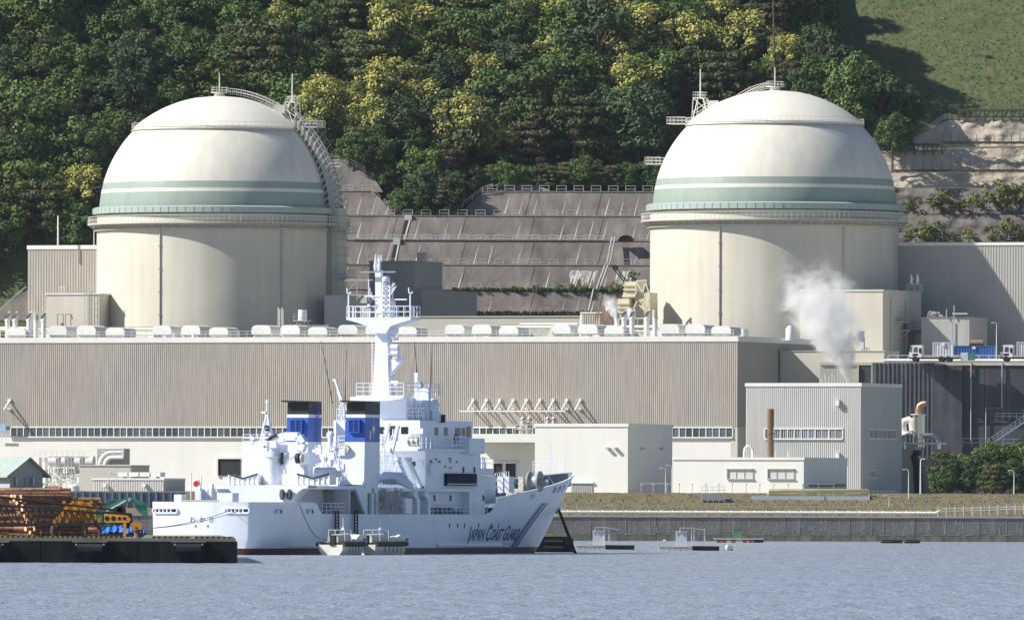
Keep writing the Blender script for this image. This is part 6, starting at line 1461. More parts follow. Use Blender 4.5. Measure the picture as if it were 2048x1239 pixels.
# two rigid inflatable boats alongside
M['rubber'] = mat('fender_rubber', (.035,.04,.035), .7, var=.2); M['cream2'] = mat('boat_cream', (.76,.73,.64), .5, var=.08, scale=1.5); 
def rib(v0, L, label, ulat=7.6):
    p = S.world(ulat, v0, 0); T = Thing('small_boat', label, 'boat', p, SA); mb = MB(); n = 14
    def wdt(t): return 1.25*(1-max(0,(t-.6)/.42)**2.2)
    for i in range(n+1):
        t = i/n; b = max(.04,wdt(t)); zk = -.35+.9*max(0,t-.7)**1.5; mb.v += [(-b,t*L,1.0),(-b*.95,t*L,.45),(-b*.5,t*L,zk),(b*.5,t*L,zk),(b*.95,t*L,.45),(b,t*L,1.0)]
    for i in range(n):
        for j in range(5): a = i*6+j; mb.f.append((a,a+1,a+7,a+6))
    mb.f.append((0,1,2,3,4,5)); h_ = mb.build('hull', M['cream2'], T, True)
    pts = [(-1.3,0,1.05)]+[(-wdt(i/n)-.08,i/n*L,1.05+.12*max(0,i/n-.6)) for i in range(1,n+1)]; pts += [(-x,y,z) for x,y,z in pts[::-1]]; q = MB(); q.tube(pts, .24, 10); q.build('fender_collar', M['rubber'], T, True)
    q = MB(); q.prism([(0.2,1.2),(L*.5,1.25),(L*.72,1.95),(L*.93,1.85),(L*.97,1.2)], -.85, .85, 'x'); q.build('bow_canopy', M['cream2'], T); q = MB(); q.tube([(0,L*.1,1.5),(0,L*.55,1.6)], .5, 10); q.build('seat_cover', M['canvas'], T, True)
    q = MB()
    for y in (L*.2, L*.42): q.path([(-.9,y,1.1),(-.8,y,2.4),(.8,y,2.4),(.9,y,1.1)], .04)
    q.bar((-.8,L*.2,2.4),(-.8,L*.42,2.4),.04); q.bar((.8,L*.2,2.4),(.8,L*.42,2.4),.04); q.bar((0,L*.42,2.4),(0,L*.42,3.5),.04); q.cbox((0,L*.42,2.4),.25,.25,.25); q.build('arch_frame', M['white'], T); MB().path([(.9,L*.6,1.3),(.9,L*.6,2.0),(-.9,L*.6,2.0)], .035).build('screen_frame', M['white'], T)
    MB().cbox((.2,L*.02,.9), .5,.5,1.0).build('engine', M['black'], T); q = MB()
    for k in range(5): q.box(wdt(.3+.1*k)+.01,wdt(.3+.1*k)+.06,L*(.25+.1*k),L*(.25+.1*k)+.3,.3,.8)
    q.build('side_fitting', M['steel'], T); MB().cbox((.86,L*.88,1.35), .06,.7,.25).build('orange_mark', M['rust'], T)
rib(5.6, 7.2, 'cream small boat with a dark fender, nearer the ship stern', 11.0); rib(13.2, 10.0, 'cream small boat with a rounded bow, ahead of its twin beside the ship', 11.2)
p = hullpt(596,1006); a = S.world(p.x+.1,p.y,p.z); e = S.world(10.4,6.2,1.5); q = MB(); n = 16; pts = []
for i in range(n+1): t = i/n; c = a.lerp(e,t); c.z -= 1.4*math.sin(math.pi*t)*.8; pts.append(c-a)
tag(q.tube(pts,.035,5).build('boat_line', M['black'], loc=a), 'thin line sagging from the ship stern to the small boat', 'rope')
# ------------------------------------------------------------------ pier with logs, crane boom, grapple, excavator
DP = 960; ZP = 1.98
M['pier'] = mat('pier_black_concrete', (.011,.012,.011), .75, var=.5, scale=.5, streak=.6, sscale=.8, dirt=(.045,.05,.046), spec=.15); M['pierdeck'] = mat('pier_deck', (.20,.19,.17), .9, var=.2, scale=.4)
M['yellow'] = mat('kerb_yellow', (.36,.27,.03), .7, var=.25, scale=2); M['orange'] = mat('machine_orange', (.78,.36,.03), .5, var=.12, scale=1.5); M['tarp'] = mat('blue_tarp', (.04,.16,.55), .5, var=.2, scale=1.5, bump=.6, bscale=2)
M['greenm'] = mat('machine_green', (.05,.25,.19), .45, var=.12, scale=1.2)
M['barkm'] = mat('log_bark', (.30,.155,.09), .9, var=.55, scale=2.5, rnd=.5, bump=.5, bscale=12); M['cut'] = mat('log_cut_end', (.74,.47,.26), .8, var=.2, scale=5, rnd=.25)
T = at('pier', 'dark concrete pier in the lower left foreground', 'pier', 472, DP, 0, 0, py=1100); uL = T.u(-120)
pw = [T.u(x) for x in (-120,82,277,472)]
for a, b in zip(pw, pw[1:]): MB().box(a+.03, b-.03, 0, 8, -2, ZP-.25).build('pier_panel', M['pier'], T)
MB().prism([(uL,8.02),(-.3,8.02),(-4.2,120),(uL,120)], -2, ZP-.26, 'z').build('pier_body', M['pier'], T)
MB().prism([(uL,.02),(-.02,.02),(-.3,8),(-4.2,119.9),(uL,119.9)], ZP-.248, ZP, 'z').build('pier_deck', M['pierdeck'], T)
for x0, x1 in ((-60,18),(147,215),(344,412)):
    a, b = T.u(x0), T.u(x1); za = T.w(1081,x0); zb = T.w(1107,x0)
    f = MB(); f.box(a,b,-.32,-.02,zb,za-.1); fr = f.build('fender_recess', M['pier'], T); MB().box(a-.05,b+.05,-.4,-.02,za-.098,za+.04).build('fender_cap', M['pierdeck'], fr)
    c = (a+b)/2; q = MB(); q.tube([(c-1.0,-.55,(za+zb)/2),(c+1.0,-.55,(za+zb)/2)], .3, 12); q.build('fender_roll', M['black'], fr, True); q = MB()
    for dx in (-1.1,0,1.1): q.cbox((c+dx,-.45,za-.35), .14,.12,.14)
    q.build('bolt', M['steel'], fr)
for i, (x0, x1) in enumerate(((-60,76),(83,163),(170,250),(305,383),(390,468))):
    a, b = T.u(x0,.3), T.u(x1,.3); K = Thing('kerb', '%s yellow and black striped kerb from the left on the pier edge' % ORD[i], 'kerb', T.world(a,.3,ZP), 0, 'striped kerbs on the pier edge')
    n = max(6, int((b-a)/.21)); n += n % 2 
    for k in range(n):
        x = k*(b-a)/n; d = (b-a)/n; q = MB(); q.add([(x,0,0),(x+d,0,0),(x+d+.06,0,.15),(x+.06,0,.15),(x,.18,0),(x+d,.18,0),(x+d+.06,.18,.15),(x+.06,.18,.15)],[(0,1,2,3),(7,6,5,4),(3,2,6,7),(0,3,7,4),(2,1,5,6)]); q.build('stripe', M['yellow'] if k % 2 else M['black'], K)
def log_mesh(L, r, seed):
    rr = random.Random(seed); q = MB(); n = 10; pts = [(0,0,0),(L*.3,rr.uniform(-.03,.03),rr.uniform(-.02,.03)),(L*.65,rr.uniform(-.03,.03),rr.uniform(-.03,.02)),(L,0,0)]; q.tube(pts, [r*1.06,r,r*.97,r*.9], n)
    me = q.mesh('log', [M['barkm'], M['cut']], True)
    for p in me.polygons:
        if len(p.vertices) == n: p.material_index = 1
    return me
LGM = {}
def log_pile(px, D, rows, cols, L, yaw, label, grp, r=.15, lean=.0, nm='log', left=False, full=False):
    base = W(px, 1070, D); base.z = ZP; ax = Vector((math.cos(yaw), -math.sin(yaw), 0)); dp = Vector((math.sin(yaw), math.cos(yaw), 0)); rr = random.Random(int(px)+int(D)); n = 0
    for k in range(rows):
        for c in range(cols):
            if c > 0 and k < rows-2 and not full: continue
            s = rr.randrange(6); key = (L, s)
            if key not in LGM: LGM[key] = log_mesh(L, r, s+int(L*10))
            sc_ = rr.uniform(.8,1.15); p = base+dp*((c+.5*(k%2))*.29*(-1 if left else 1))+ax*(rr.uniform(-.5,.5)-lean*k*.25)+Vector((0,0,r+k*.265))
            if not left: p -= ax*L
            o = link(nm, LGM[key], None, p, (rr.uniform(-3,3), rr.uniform(-.012,.012), -yaw+rr.uniform(-.03,.03)), (1,sc_,sc_)); tag(o, label, 'log', grp); n += 1
    return n
log_pile(64, 972, 13, 3, 5.6, R(-44), 'log with a pale cut end in the pile behind the boom', 'logs with pale cut ends', lean=.62, left=True, full=True)
log_pile(28, 976, 13, 2, 5.0, R(3), 'bark log in the pile at the left picture edge', 'logs at the left edge', lean=.35)
log_pile(200, 988, 12, 3, 7.0, R(6), 'long bark log in the pile behind the orange grapple', 'logs behind the grapple', lean=.0)
log_pile(130, 1000, 15, 4, 7.0, R(4), 'log in the taller rear pile by the green roofed house', 'logs in the rear pile')
log_pile(90, 994, 14, 2, 4.0, R(10), 'log in the middle pile behind the crane boom', 'logs behind the crane boom')
# crane boom lying along the pier
T = at('crane_boom', 'black lattice crane boom lying over the pier with an orange head', 'crane', 0, 963.4, ZP); P_ = lambda px, py, v=0: Vector((T.uw(px,py,v)[0], v, T.uw(px,py,v)[1]))
for v in (0, 1.3):
    MB().bar(P_(-40,1006,v), P_(215,1027,v), .19).build('upper_chord', M['black'], T); MB().bar(P_(-40,1051,v), P_(212,1046,v), .2).build('lower_chord', M['black'], T)
q = MB(); xs = list(range(-40,205,13))
for i, x in enumerate(xs[:-1]):
    t = lambda xx: 1006+(xx+40)*21/255; b = lambda xx: 1051-(xx+40)*5/252
    for v in (0,1.3): q.bar(P_(x,t(x),v), P_(x+13,b(x+13),v), .1); q.bar(P_(x+13,b(x+13),v), P_(x+13,t(x+13),v), .08)
    q.bar(P_(x,t(x),0), P_(x+13,t(x+13),1.3), .05)
q.build('lacing', M['black'], T)
q = MB(); hp = [(208,1026),(255,1030),(262,1038),(258,1044),(208,1045)]; pts = [(P_(*p,0).x,P_(*p,0).z) for p in hp]; q.prism(pts, -.1, 0, 'y'); hd = q.build('head_plate', M['orange'], T)
for px in (214,227,239,249): c = P_(px,1036); s = .2 if px < 230 else .15; q = MB(); q.add([(c.x+s*math.cos(a*.628),-.115,c.z+s*math.sin(a*.628)) for a in range(10)],[tuple(range(10))]); q.build('hole', M['black'], hd)
q = MB(); pts = [(P_(*p).x,P_(*p).z) for p in [(205,1022),(250,1024),(263,1026),(265,1040),(258,1049),(230,1048),(205,1047)]]; q.prism(pts, .05, 1.3, 'y'); q.build('head_frame', M['black'], T)
for px, py in ((236,1020),(243,1020),(253,1050)): c = P_(px,py,.3); q = MB(); q.tube([c,c+Vector((0,.25,0))], .36 if py < 1030 else .26, 18); q.build('sheave', M['black'], T, True)
MB().tube([P_(-40,988,.5), P_(100,1005,.5), P_(238,1020,.5)], .09, 5).build('pendant', M['black'], T); q = MB(); q.bar(P_(250,1045,-.2),P_(249,1072,-.2),.25); q.build('drop_link', M['orange'], T)
T = at('hook_block', 'orange hook block resting on the pier beside the ship stern', 'hook', 273, 968, ZP); q = MB(); c = lambda px, py: (T.uw(px,py)[0], T.uw(px,py)[1])
q.prism([c(263,1047),c(268,1043),c(280,1043),c(284,1048),c(282,1064),c(276,1068),c(266,1064)], -.1, .35, 'y'); q.build('block', M['orange'], T); q = MB(); q.path([(0,.1,.9),(.05,.1,.5),(.2,.1,.3)], .12); q.build('hook', M['black'], T); MB().box(c(271,1055)[0],c(275,1055)[0],-.115,-.1,c(271,1061)[1],c(271,1053)[1]).build('plate_mark', M['black'], T)
T = at('bollard', 'stout rusty mooring bollard on the pier edge', 'bollard', 275, 962, ZP); MB().lathe([(.4,0),(.3,.12),(.24,.2),(.24,.5),(.36,.58),(.36,.68),(0,.7)],16).build('bollard_body', M['brown'], T, True)
for i, (ya, yb) in enumerate(((1046,1019),(1056,1023))):
    a = W(270,1058,963); b = S.world(S.u(465+i*14), -.1, S.w(1019+i*2,470)); n = 10; pts = [(a.lerp(b,k/n)-a)+Vector((0,0,-.35*math.sin(math.pi*k/n))) for k in range(n+1)]
    tag(MB().tube(pts,.035,5).build('mooring_rope', M['steel'], loc=a), '%s mooring rope from the pier bollard to the ship stern' % ('upper' if i == 0 else 'lower'), 'rope')
# grapple
T = at('log_grapple', 'orange log grapple with dark curved claws standing on the pier', 'grapple', 150, 966, ZP); c = lambda px, py: (T.uw(px,py)[0], T.uw(px,py)[1])
q = MB(); q.prism([c(128,1050),c(126,1018),c(136,1006),c(158,1001),c(182,1006),c(190,1020),c(188,1050),c(165,1040),c(150,1040)], 0, 1.2, 'y'); bd = q.build('body', M['orange'], T); q = MB(); q.path([c(150,1000)+(0,) and (c(150,1001)[0],.6,c(150,1001)[1]),(c(148,996)[0],.6,c(148,996)[1]),(c(154,995)[0],.6,c(154,995)[1]),(c(157,1001)[0],.6,c(157,1001)[1])], .1); q.build('lifting_eye', M['black'], bd)
for (a, b, cc) in (((128,1030),(106,1050),(110,1052)),((188,1030),(200,1050),(196,1052))): q = MB(); q.prism([c(*a),c(a[0],1018),c(b[0],1040),c(*b),c(cc[0]+4,1052)], -.15, .6, 'y'); q.build('shoulder', M['orange'], T)
for pts in ([(118,1044),(107,1052),(105,1064),(109,1073)],[(170,1044),(168,1052),(172,1062),(170,1073)],[(182,1042),(197,1050),(200,1062),(197,1073)],[(140,1044),(128,1050),(120,1060),(118,1073)]):
    q = MB(); q.tube([(c(*p)[0],.2,c(*p)[1]) for p in pts], [.22,.24,.2,.1], 8); q.build('claw', M['brown'], T, True)
q = MB()
for (a, b) in (((132,1045),(160,1012)),((160,1012),(186,1046)),((140,1020),(178,1020))): q.bar((c(*a)[0],-.08,c(*a)[1]),(c(*b)[0],-.08,c(*b)[1]),.14)
for k in range(10): a = c(128+k*6,1006+(k%3)*14); q.cbox((a[0],-.1,a[1]),.25,.2,.2)
q.build('ram', M['orange'], bd)
# excavator
T = at('excavator', 'green excavator with a bent arm behind the crane head', 'excavator', 225, 1016, ZP); c = lambda px, py: Vector((T.uw(px,py)[0], 0, T.uw(px,py)[1]))
q = MB(); pts = [(192,1038),(196,1022),(218,1009),(245,997),(258,993),(275,998),(290,1008),(282,1010),(262,1003),(248,1006),(222,1020),(204,1036)]; q.prism([(c(*p).x,c(*p).z) for p in pts], 0, .5, 'y'); bm = q.build('arm', M['greenm'], T)
q = MB(); q.prism([(c(*p).x,c(*p).z) for p in [(280,1000),(292,1006),(296,1030),(288,1032),(276,1022),(268,1012)]], .1, .6, 'y'); q.build('stick', M['greenm'], T)
q = MB(); q.prism([(c(*p).x,c(*p).z) for p in [(205,1050),(206,1015),(211,998),(232,998),(234,1050)]], .7, 2.2, 'y'); cab = q.build('cab', M['greenm'], T); q = MB(); q.prism([(c(*p).x,c(*p).z) for p in [(209,1012),(213,1000),(230,1000),(230,1012)]], .68, .75, 'y'); q.build('cab_window', M['glass'], cab)
q = MB(); q.prism([(c(*p).x,c(*p).z) for p in [(180,1056),(180,1032),(205,1030),(240,1034),(240,1056)]], .8, 3, 'y'); q.build('engine_house', M['greenm'], T)
for v in (.6,2.8): q = MB(); q.box(-1.8,1.6,v,v+.5,0,.75); q.build('track', M['black'], T)
q = MB(); a, b = c(214,1022), c(252,1001); q.tube([a+Vector((0,-.1,0)), b+Vector((0,-.1,0))], .09, 8); a = c(259,998); q.tube([a+Vector((0,-.08,0)), a+Vector((0,.6,0))], .16, 10); q.build('hydraulic_ram', M['steel'], bm, True)
# blue tarpaulins
for i, (x0, x1, y0, D) in enumerate(((178,215,1045,1000),(205,262,1046,998),(255,292,1046,1002))):
    T = at('tarpaulin_heap', '%s heap under a blue tarpaulin from the left, behind the crane head' % ORD[i], 'tarpaulin', x0, D, ZP); L = T.u(x1); h = T.w(y0,x0); mb = MB(); n = 12
    for a in range(n+1):
        for b in range(6): t = a/n; s = b/5; mb.v.append((t*L, s*2.2, max(0,(h*math.sin(math.pi*min(1,max(0,s*.9+.08)))**.5*(.8+.2*math.sin(a*2.3+b))*(math.sin(math.pi*(t*.9+.05))**.35)))))
    for a in range(n):
        for b in range(5): k = a*6+b; mb.f.append((k,k+6,k+7,k+1))
    mb.build('tarpaulin', M['tarp'], T, True); MB().box(.2,L-.2,.1,2.0,0,h*.25).build('load', M['brown'], T)
# far quay end behind the bow
T = at('quay_end', 'black quay end with a yellow edge behind the ship bow', 'quay', 1072, 1242, 0, 0, py=1100); L = T.u(1140); h = T.w(1072,1100)
MB().box(-3,L,0,14,-2,h).build('block', M['pier'], T); q = MB()
for k in range(16): q.box(k*L/16,k*L/16+L/34,-.02,.2,h+.004,h+.2)
q.build('edge_mark', M['yellow'], T); q = MB()
for z in (.5,1.1): q.tube([(L*.25,-.15,z),(L*.8,-.15,z)], .16, 8)
q.tube([(L+.15,.5,-.5),(L+.15,.5,h-.2)], .25, 8); q.build('fender', M['black'], T, True)
# ------------------------------------------------------------------ floats and buoys
M['float'] = mat('float_planks', (.52,.51,.46), .8, var=.15, scale=2)
def pontoon(x0, x1, xm, yb, bx0, bx1, by0, cx0, cx1, cy0, cy1, px_posts, label):
    D = CZ*FPX/(yb-YH-ROLL*(x0-CX)); T = at('pontoon', label, 'pontoon', x0, D, 0, 0, py=1095); u = lambda px: T.u(px); zt = T.w(yb-9,x0)
    n = 12; L = u(xm); MB().box(0,L,.05,2.6,-.2,zt-.1).build('float_core', M['float'], T)
    for k in range(n): MB().box(k*L/n+.03,(k+1)*L/n-.03,0,2.7,zt-.28,zt-.14).build('plank', M['float'], T)
    MB().box(-.05,L+.05,-.05,2.75,zt-.13,zt).build('deck', M['float'], T)
    for k in range(6): MB().box(k*L/6+.05,(k+1)*L/6-.05,-.02,.04,-.1,.22).build('side_block', M['float'], T)
    q = MB(); q.tube([(L+.1,.6,zt*.55),(u(x1)-.4,.6,zt*.5)], .26, 10); q.tube([(L+.1,2.0,zt*.55),(u(x1)-.5,2.0,zt*.5)], .26, 10); q.box(L+.06,u(x1)-.5,.3,2.3,zt*.7,zt*.95); q.build('black_float', M['black'], T, True)
    a, b = u(bx0), u(bx1); h = T.w(by0,bx0); cabn = MB().box(a,b,.7,1.9,zt,h).build('cabinet', M['whitec'], T); MB().box(a-.06,b+.06,.62,1.98,h+.002,h+.06).build('cabinet_roof', M['trim'], cabn); MB().box(a+.12,a+.3,.68,.71,h-.45,h-.15).build('label_plate', M['blueg'], cabn); MB().box(b-.32,b-.15,.68,.71,h-.5,h-.2).build('label_plate', M['blueg'], cabn)
    q = MB(); zc = T.w(cy0,cx0)
    for px in px_posts: 
        for v in (.6,2.0): q.bar((u(px),v,zt),(u(px),v,zc),.09)
    q.bar((u(cx0),.6,zc),(u(cx0),.6,zc-.45),.07); q.build('canopy_post', M['white'], T); q = MB(); a, b = u(cx0), u(cx1); m_ = (a+b)/2; q.add([(a,.4,zc),(m_,.4,zc),(b,.4,zc-.22),(a,2.2,zc+.02),(m_,2.2,zc+.02),(b,2.2,zc-.2),(a,.4,zc+.07),(m_,.4,zc+.07),(b,.4,zc-.15),(a,2.2,zc+.09),(m_,2.2,zc+.09),(b,2.2,zc-.13)],[(6,7,10,9),(7,8,11,10),(0,1,7,6),(1,2,8,7),(0,3,4,1),(1,4,5,2)]); q.build('canopy', M['steel'], T)
    return T
pontoon(1152,1277,1210,1098,1187,1209,1061,1191,1238,1055,1060,(1210,1219),'white pontoon with a cabinet and canopy, the left one near the bow')
pontoon(1317,1447,1384,1100,1353,1375,1062,1361,1411,1056,1061,(1384,1389,1410),'white pontoon with a cabinet and canopy, the right one beside a white buoy')
T = at('buoy', 'white barrel buoy beside the right pontoon', 'buoy', 1451, 1305, 0, 0, py=1095); MB().tube([(0,0,.42),(.12,0,.4),(.55,.1,.32),(.8,.2,.26)], [.16,.3,.28,.1], 14).build('barrel', M['white'], T, True); MB().box(.62,.8,-.1,.35,.05,.16).build('ring', M['black'], T)
T = at('buoy', 'tiny white float in front of the sea wall', 'buoy', 1326, 1690, 0, 0, py=1080); MB().tube([(0,0,.1),(.2,0,.15),(.45,0,.12)], [.1,.16,.1], 10).build('ball', M['white'], T, True)
T = at('work_raft', 'low raft with red floats and a green cabinet before the sea wall', 'raft', 1428, 1660, 0, 0, py=1080); L = T.u(1528); MB().box(0,L,0,2.5,.42,.58).build('deck', M['float'], T)
for k, t in enumerate((.06,.16,.35,.58,.7)): q = MB(); q.tube([(L*t,.3,.2),(L*t+.6,.3,.2)], .22, 10); q.build('red_float', M['redf'] if 'redf' in M else M.setdefault('redf', mat('red_float',(.5,.11,.07),.6,var=.2)), T, True)
q = MB(); q.tube([(L*.8,.3,.2),(L,.3,.2)], .22, 10); q.build('dark_float', M['black'], T, True); a, b = T.u(1468), T.u(1484); M['greenb'] = mat('green_cabinet', (.12,.25,.12), .6, var=.1); MB().box(a,b,.5,1.6,.585,T.w(1058,1470)).build('cabinet', M['greenb'], T); MB().box(a-.04,b+.04,.45,1.65,T.w(1058,1470)+.002,T.w(1058,1470)+.08).build('cabinet_roof', M['greenb'], T)
for i, (x0, x1) in enumerate(((1761,1806),(1808,1841))): T = at('dark_float', '%s of two low dark floats at the foot of the sea wall' % ('left' if i == 0 else 'right'), 'float', x0, 1650, 0, 0, py=1082); L = T.u(x1); MB().tube([(0,0,.12),(.2,0,.22),(L-.2,0,.22),(L,0,.12)], [.1,.28,.28,.1], 10).build('float_body', M['black'], T, True); MB().box(.3,L-.3,-.2,.3,.45,.52).build('lashing', M['brown'], T)
# ------------------------------------------------------------------ left shore: house, tanks, sheds
M['houseg'] = mat('house_wall', (.42,.44,.48), .7, var=.06); M['groof'] = mat('green_roof', (.36,.44,.39), .6, var=.08, scale=.8, streak=.1)
T = at('house', 'grey house with a pale green gable roof at the left edge', 'house', 20, 1792, GZ-.3, R(-38)); L = T.u(86); za = T.w(913,55); ze = T.w(944,20); mid = T.u(56)
q = MB(); q.prism([(0,0),(L,0),(L,ze),(mid,za-.35),(0,ze)], 0, 9, 'y'); q.build('wall', M['houseg'], T)
q = MB(); t = .22
for (a, b) in (((mid,za),(-1.0,ze-.55)),((mid,za),(L+1.0,ze-.55))): q.add([(a[0],-.7,a[1]),(b[0],-.7,b[1]),(b[0],9.5,b[1]),(a[0],9.5,a[1]),(a[0],-.7,a[1]-t),(b[0],-.7,b[1]-t),(b[0],9.5,b[1]-t),(a[0],9.5,a[1]-t)],[(0,1,2,3),(7,6,5,4),(0,4,5,1),(1,5,6,2),(2,6,7,3)])
q.build('roof', M['groof'], T)
for x0, x1 in ((27,37),(49,54),(60,71)):
    a, b = T.u(x0), T.u(x1); z1 = T.w(954,30); z0 = T.w(971,30); w_ = MB().box(a,b,-.08,-.01,z0,z1).build('window', M['glass'], T); f = MB(); f.path([(a,-.1,z0),(b,-.1,z0),(b,-.1,z1),(a,-.1,z1)], .1, close=True); f.build('frame', M['greyb'], w_); MB().box((a+b)/2,b-.08,-.1,-.085,z0+.05,z1-.05).build('curtain', M['blind'], w_)
T = block('pump_shed', 'low ribbed shed with rooftop units left of the ship stern', 186, 328, 370, 957, 1870, None, 'clad2', .3, .4, 'trim')
q = MB(); a = T.u(235,3)
for k in range(4): u0 = T.u(236+k*22,3); MB().box(u0,u0+1.6,3,5,T.h+.35,T.h+1.05).build('roof_unit', M['trim'], T); q.cbox((u0+.8,4,T.h),.4,.4,.36)
q.build('unit_foot', M['greyb'], T)
for px in (212,291): u0, z = T.uw(px,970); MB().box(u0-.25,u0+.25,-.7,-.1,z-.2,z+.3).build('wall_fan', M['white'], T)
block('duct_house', 'plain grey concrete box behind the ribbed shed', 160, 262, 282, 930, 1925, None, 'ring', .15, None, 'ring', depth=8)
T = at('pipe_rack', 'white pipe rack with tanks and walkways beside the green roofed house', 'pipe rack', 68, 1965, GZ, R(16)); c = lambda px, py, v=0: Vector((T.uw(px,py,v)[0], v, T.uw(px,py,v)[1]))
for x in (79,91): q = MB(); q.tube([c(x,985),c(x,914)], .42, 12); q.build('vertical_pipe', M['trim'], T, True)
q = MB(); q.tube([c(100,921),c(188,922)], [.95,.95], 16); q.build('horizontal_tank', M['trim'], T, True)
for x in (112,130,138,160): q = MB(); q.path([c(x,945,-1),c(x,912,-1),c(x+5,912,-1),c(x+5,945,-1)], .14); q.build('hoop', M['steel'], T)
q = MB(); rail(q, [c(70,912,-1),c(168,912,-1)], 1.0, .9, .06, 2)
for y in (950,965): q.bar(c(80,y,-1),c(160,y,-1),.12)
for k in range(10): q.bar(c(82+k*8.5,984,-1),c(82+k*8.5,948,-1),.12)
q.build('walkway', M['rail'], T); rr = random.Random(9); q = MB()
for k in range(90): p = c(rr.uniform(82,158), rr.uniform(935,982), rr.uniform(-.8,1)); q.cbox(p, rr.uniform(.1,.9), .3, rr.uniform(.1,.5)); q.bar(p, p+Vector((rr.uniform(-.8,.8),0,rr.uniform(-.4,.8))), .12)
q.build('valves', M['trim'], T); q = MB()
for k in range(11): p = c(98+k*5.2,947,-.6); q.tube([p, p+Vector((0,0,.9))], .18, 8)
q.build('manifold', M['trim'], T, True)
T = at('small_tank', 'short white round tank beside the grey box', 'tank', 148, 1855, GZ, 0); MB().lathe([(0,0),(.85,0),(.85,T.w(971,148)),(.5,T.w(968,148)),(0,T.w(968,148))],20).build('tank', M['white'], T, True)
T = at('rolled_hose', 'pinkish rolled drum before the pipe rack', 'drum', 96, 1850, GZ+.3, 0); MB().tube([(0,0,.4),(1.7,0,.4)], .3, 12).build('drum', mat('pink_drum',(.42,.25,.22),.7,var=.15), T, True); q = MB(); q.cbox((-.3,0,0),.3,.4,.5); q.cbox((2.0,0,0),.3,.4,.5); q.build('stand', M['black'], T)
T = at('duct_bend', 'ribbed curved duct in a square housing on the white wall', 'duct', 192, 1990, None, R(18), py=928); c = lambda px, py, v=0: Vector((T.uw(px,py,v)[0], v, T.uw(px,py,v)[1]))
MB().box(c(192,0).x,c(246,0).x,1.2,4,c(0,928).z,c(0,896).z).build('housing', M['greyb'], T); 
for rr_, nm in ((2.3,'outer_duct'),(1.4,'inner_duct')):
    o = c(226,931,.4); q = MB(); q.tube([o+Vector((-rr_*math.cos(a*math.pi/12),0,rr_*math.sin(a*math.pi/12))) for a in range(7)]+[o+Vector((1.6,0,rr_))], .36, 10); q.build(nm, M['trim'], T, True)
q = MB()
for k in range(5): q.bar(c(195+k*2,928-k*7,.2),c(206+k*5,928-k*5,.2),.14)
q.path([c(192,896,.1),c(246,896,.1),c(246,916,.1)], .2); q.build('frame', M['trim'], T)
T = at('wall_balcony', 'small blue-screened balcony on the white wall at the left edge', 'balcony', -20, 2010, None, AL, py=888); L = T.u(20); MB().box(0,L,-2,4,-.3,.2).build('floor', M['trim'], T); MB().box(0,L,-1.9,-1.7,2.2,3.4).build('screen', mat('sky_blue_panel',(.30,.45,.62),.4), T); q = MB(); rail(q, [(0,-1.9,.2),(L,-1.9,.2)], 1.6, .7, .07, 1); q.build('railing', M['rail'], T)
# blue-grey panel fence of single panels
M['bluef'] = mat('blue_grey_panel', (.095,.125,.19), .6, var=.15, scale=.7, rnd=.15)
T = at('panel_fence', 'dark blue-grey panel fence behind the log piles', 'fence', 80, 1756, 4.4, 0); L = T.u(372); n = 20; h = T.w(983,200)
me = MB().box(.04,L/n-.04,0,.12,0,h).mesh('panel', M['bluef'])
for k in range(n): link('panel', me, T, (k*L/n, 0, 0))
for k in range(n+1): MB().box(k*L/n-.06,k*L/n+.06,-.12,.18,0,h+.06).build('post', M['blueg'], T)
lamp(216, 945, 985, 1790, 'lamp post with a curved arm before the ribbed shed', 1, .06); lamp(234, 948, 1000, 1790, 'thin pole before the ribbed shed', -1, .05)
prail('slope_rail', 'rail along the dark slope at the left edge', [(-8,630),(12,612),(36,590),(52,577)], 2135, .5); slab('slope_wedge', [(-60,640),(55,640),(55,578),(36,590),(-10,628),(-60,628)], 2136, .5, 'small grey wedge of slope at the far left edge', M['slope'])
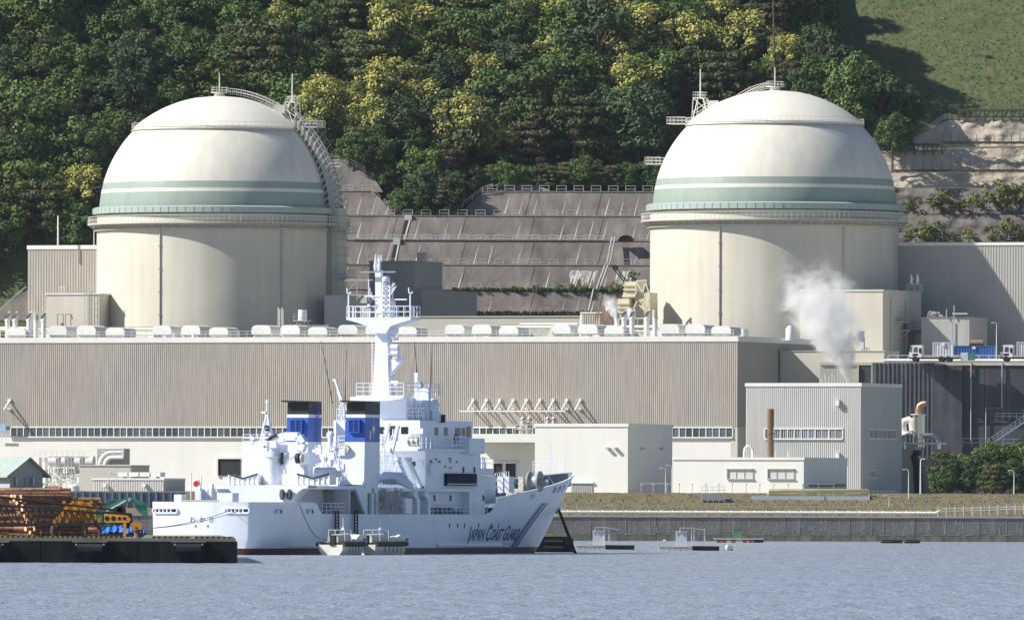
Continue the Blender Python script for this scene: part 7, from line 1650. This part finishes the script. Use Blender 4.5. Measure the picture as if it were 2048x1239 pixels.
# ------------------------------------------------------------------ steam
def steam(name, label, O, scale, dens, seed):
    m = bpy.data.materials.new(name); m.use_nodes = True; t = m.node_tree; N = t.nodes; L = t.links; N.remove(N['Principled BSDF'])
    pv = N.new('ShaderNodeVolumePrincipled'); pv.inputs['Color'].default_value = (.99,.99,.99,1); pv.inputs['Anisotropy'].default_value = .1; L.new(pv.outputs[0], N['Material Output'].inputs['Volume'])
    tc = N.new('ShaderNodeTexCoord'); sp_ = N.new('ShaderNodeSeparateXYZ'); L.new(tc.outputs['Object'], sp_.inputs[0])
    def mth(op, a, b=None, c=None):
        n = N.new('ShaderNodeMath'); n.operation = op
        for i, x in enumerate((a, b, c)):
            if x is None: continue
            if isinstance(x, (int, float)): n.inputs[i].default_value = x
            else: L.new(x, n.inputs[i])
        return n.outputs[0]
    x, y, z = sp_.outputs; cx_ = mth('MULTIPLY_ADD', z, .34, x); r = mth('MINIMUM', mth('MULTIPLY_ADD', z, .72, .35), mth('MULTIPLY_ADD', z, .30, 3.6))
    d = mth('SQRT', mth('ADD', mth('MULTIPLY', cx_, cx_), mth('MULTIPLY', y, y))); k = mth('SUBTRACT', 1, mth('DIVIDE', d, r))
    nz = N.new('ShaderNodeTexNoise'); nz.inputs['Scale'].default_value = .36; nz.inputs['Detail'].default_value = 5; nz.inputs['Roughness'].default_value = .58; nz.noise_dimensions = '4D'; nz.inputs['W'].default_value = seed; nz.inputs['Distortion'].default_value = .6; L.new(tc.outputs['Object'], nz.inputs['Vector'])
    f = mth('ADD', mth('SUBTRACT', k, mth('MULTIPLY', mth('POWER', mth('DIVIDE', mth('MAXIMUM', z, 0), 18), 3), .9)), mth('MULTIPLY', mth('SUBTRACT', nz.outputs[0], .48), 4.0)); fade = mth('SUBTRACT', 1, mth('DIVIDE', mth('MAXIMUM', z, 0), 17.5))
    dn = N.new('ShaderNodeMapRange'); dn.interpolation_type = 'SMOOTHSTEP'; dn.inputs[1].default_value = .12; dn.inputs[2].default_value = 1.25; L.new(f, dn.inputs[0])
    cl = mth('MAXIMUM', 0, mth('MULTIPLY', k, 4)); ds = mth('MULTIPLY', mth('MULTIPLY', dn.outputs[0], mth('MINIMUM', 1, cl)), mth('MULTIPLY', mth('MAXIMUM', 0, mth('MULTIPLY', fade, 1.0)), dens)); L.new(ds, pv.inputs['Density'])
    q = MB(); pts = [(-.34*z_, 0, z_) for z_ in (0,1,3,6,10,14,19)]; q.tube(pts, [min(.35+.72*p[2],3.6+.30*p[2])*1.06+.05 for p in pts], 18)
    bm_ = bmesh.new(); o = q.build(name, m, loc=O); bm_.from_mesh(o.data); bmesh.ops.recalc_face_normals(bm_, faces=bm_.faces); bm_.to_mesh(o.data); bm_.free(); o.scale = (scale,)*3; tag(o, label, 'steam', kind='stuff'); return o
steam('steam_plume', 'white steam plume drifting up left in front of the right dome', W(1696,764,1975), 1.26, 1.5, 2.0)
steam('steam_wisp', 'small white steam wisp left of the right dome', W(1232,642,2030), .28, 4.0, 5.0)

STUFF = {'lime_streak','roof_pipe','machinery','deck_fittings','side_fittings','roof_equipment','valves','valve_cluster','tide_line','skirt_rib','picket','lacing','edge_mark','pipe_stand','roof_machinery','deck_bollard','roof_unit','forward_gear','rung','winch_slat','grille_slat','screen_rail','manifold','pipe_manifold','bolt','side_fitting','unit_foot','clip'}
for o in list(bpy.data.objects):
    if o.type == 'MESH' and o.parent and o.name.split('.')[0] in STUFF: o['kind'] = 'stuff'

hz = MB().box(-2600,2600,-450,2480,-3,235).build('haze', None); hz.data.materials.clear(); hm_ = bpy.data.materials.new('thin_air'); hm_.use_nodes = True; hn = hm_.node_tree; hn.nodes.remove(hn.nodes['Principled BSDF']); pv = hn.nodes.new('ShaderNodeVolumePrincipled'); pv.inputs['Color'].default_value = (.72,.84,1,1); pv.inputs['Density'].default_value = 1.0e-5; hn.links.new(pv.outputs[0], hn.nodes['Material Output'].inputs['Volume']); hz.data.materials.append(hm_)
bm_ = bmesh.new(); bm_.from_mesh(hz.data); bmesh.ops.recalc_face_normals(bm_, faces=bm_.faces); bm_.to_mesh(hz.data); bm_.free(); tag(hz, kind='stuff'); hz['label'] = 'thin bluish haze in the air over the bay'; hz['category'] = 'haze'
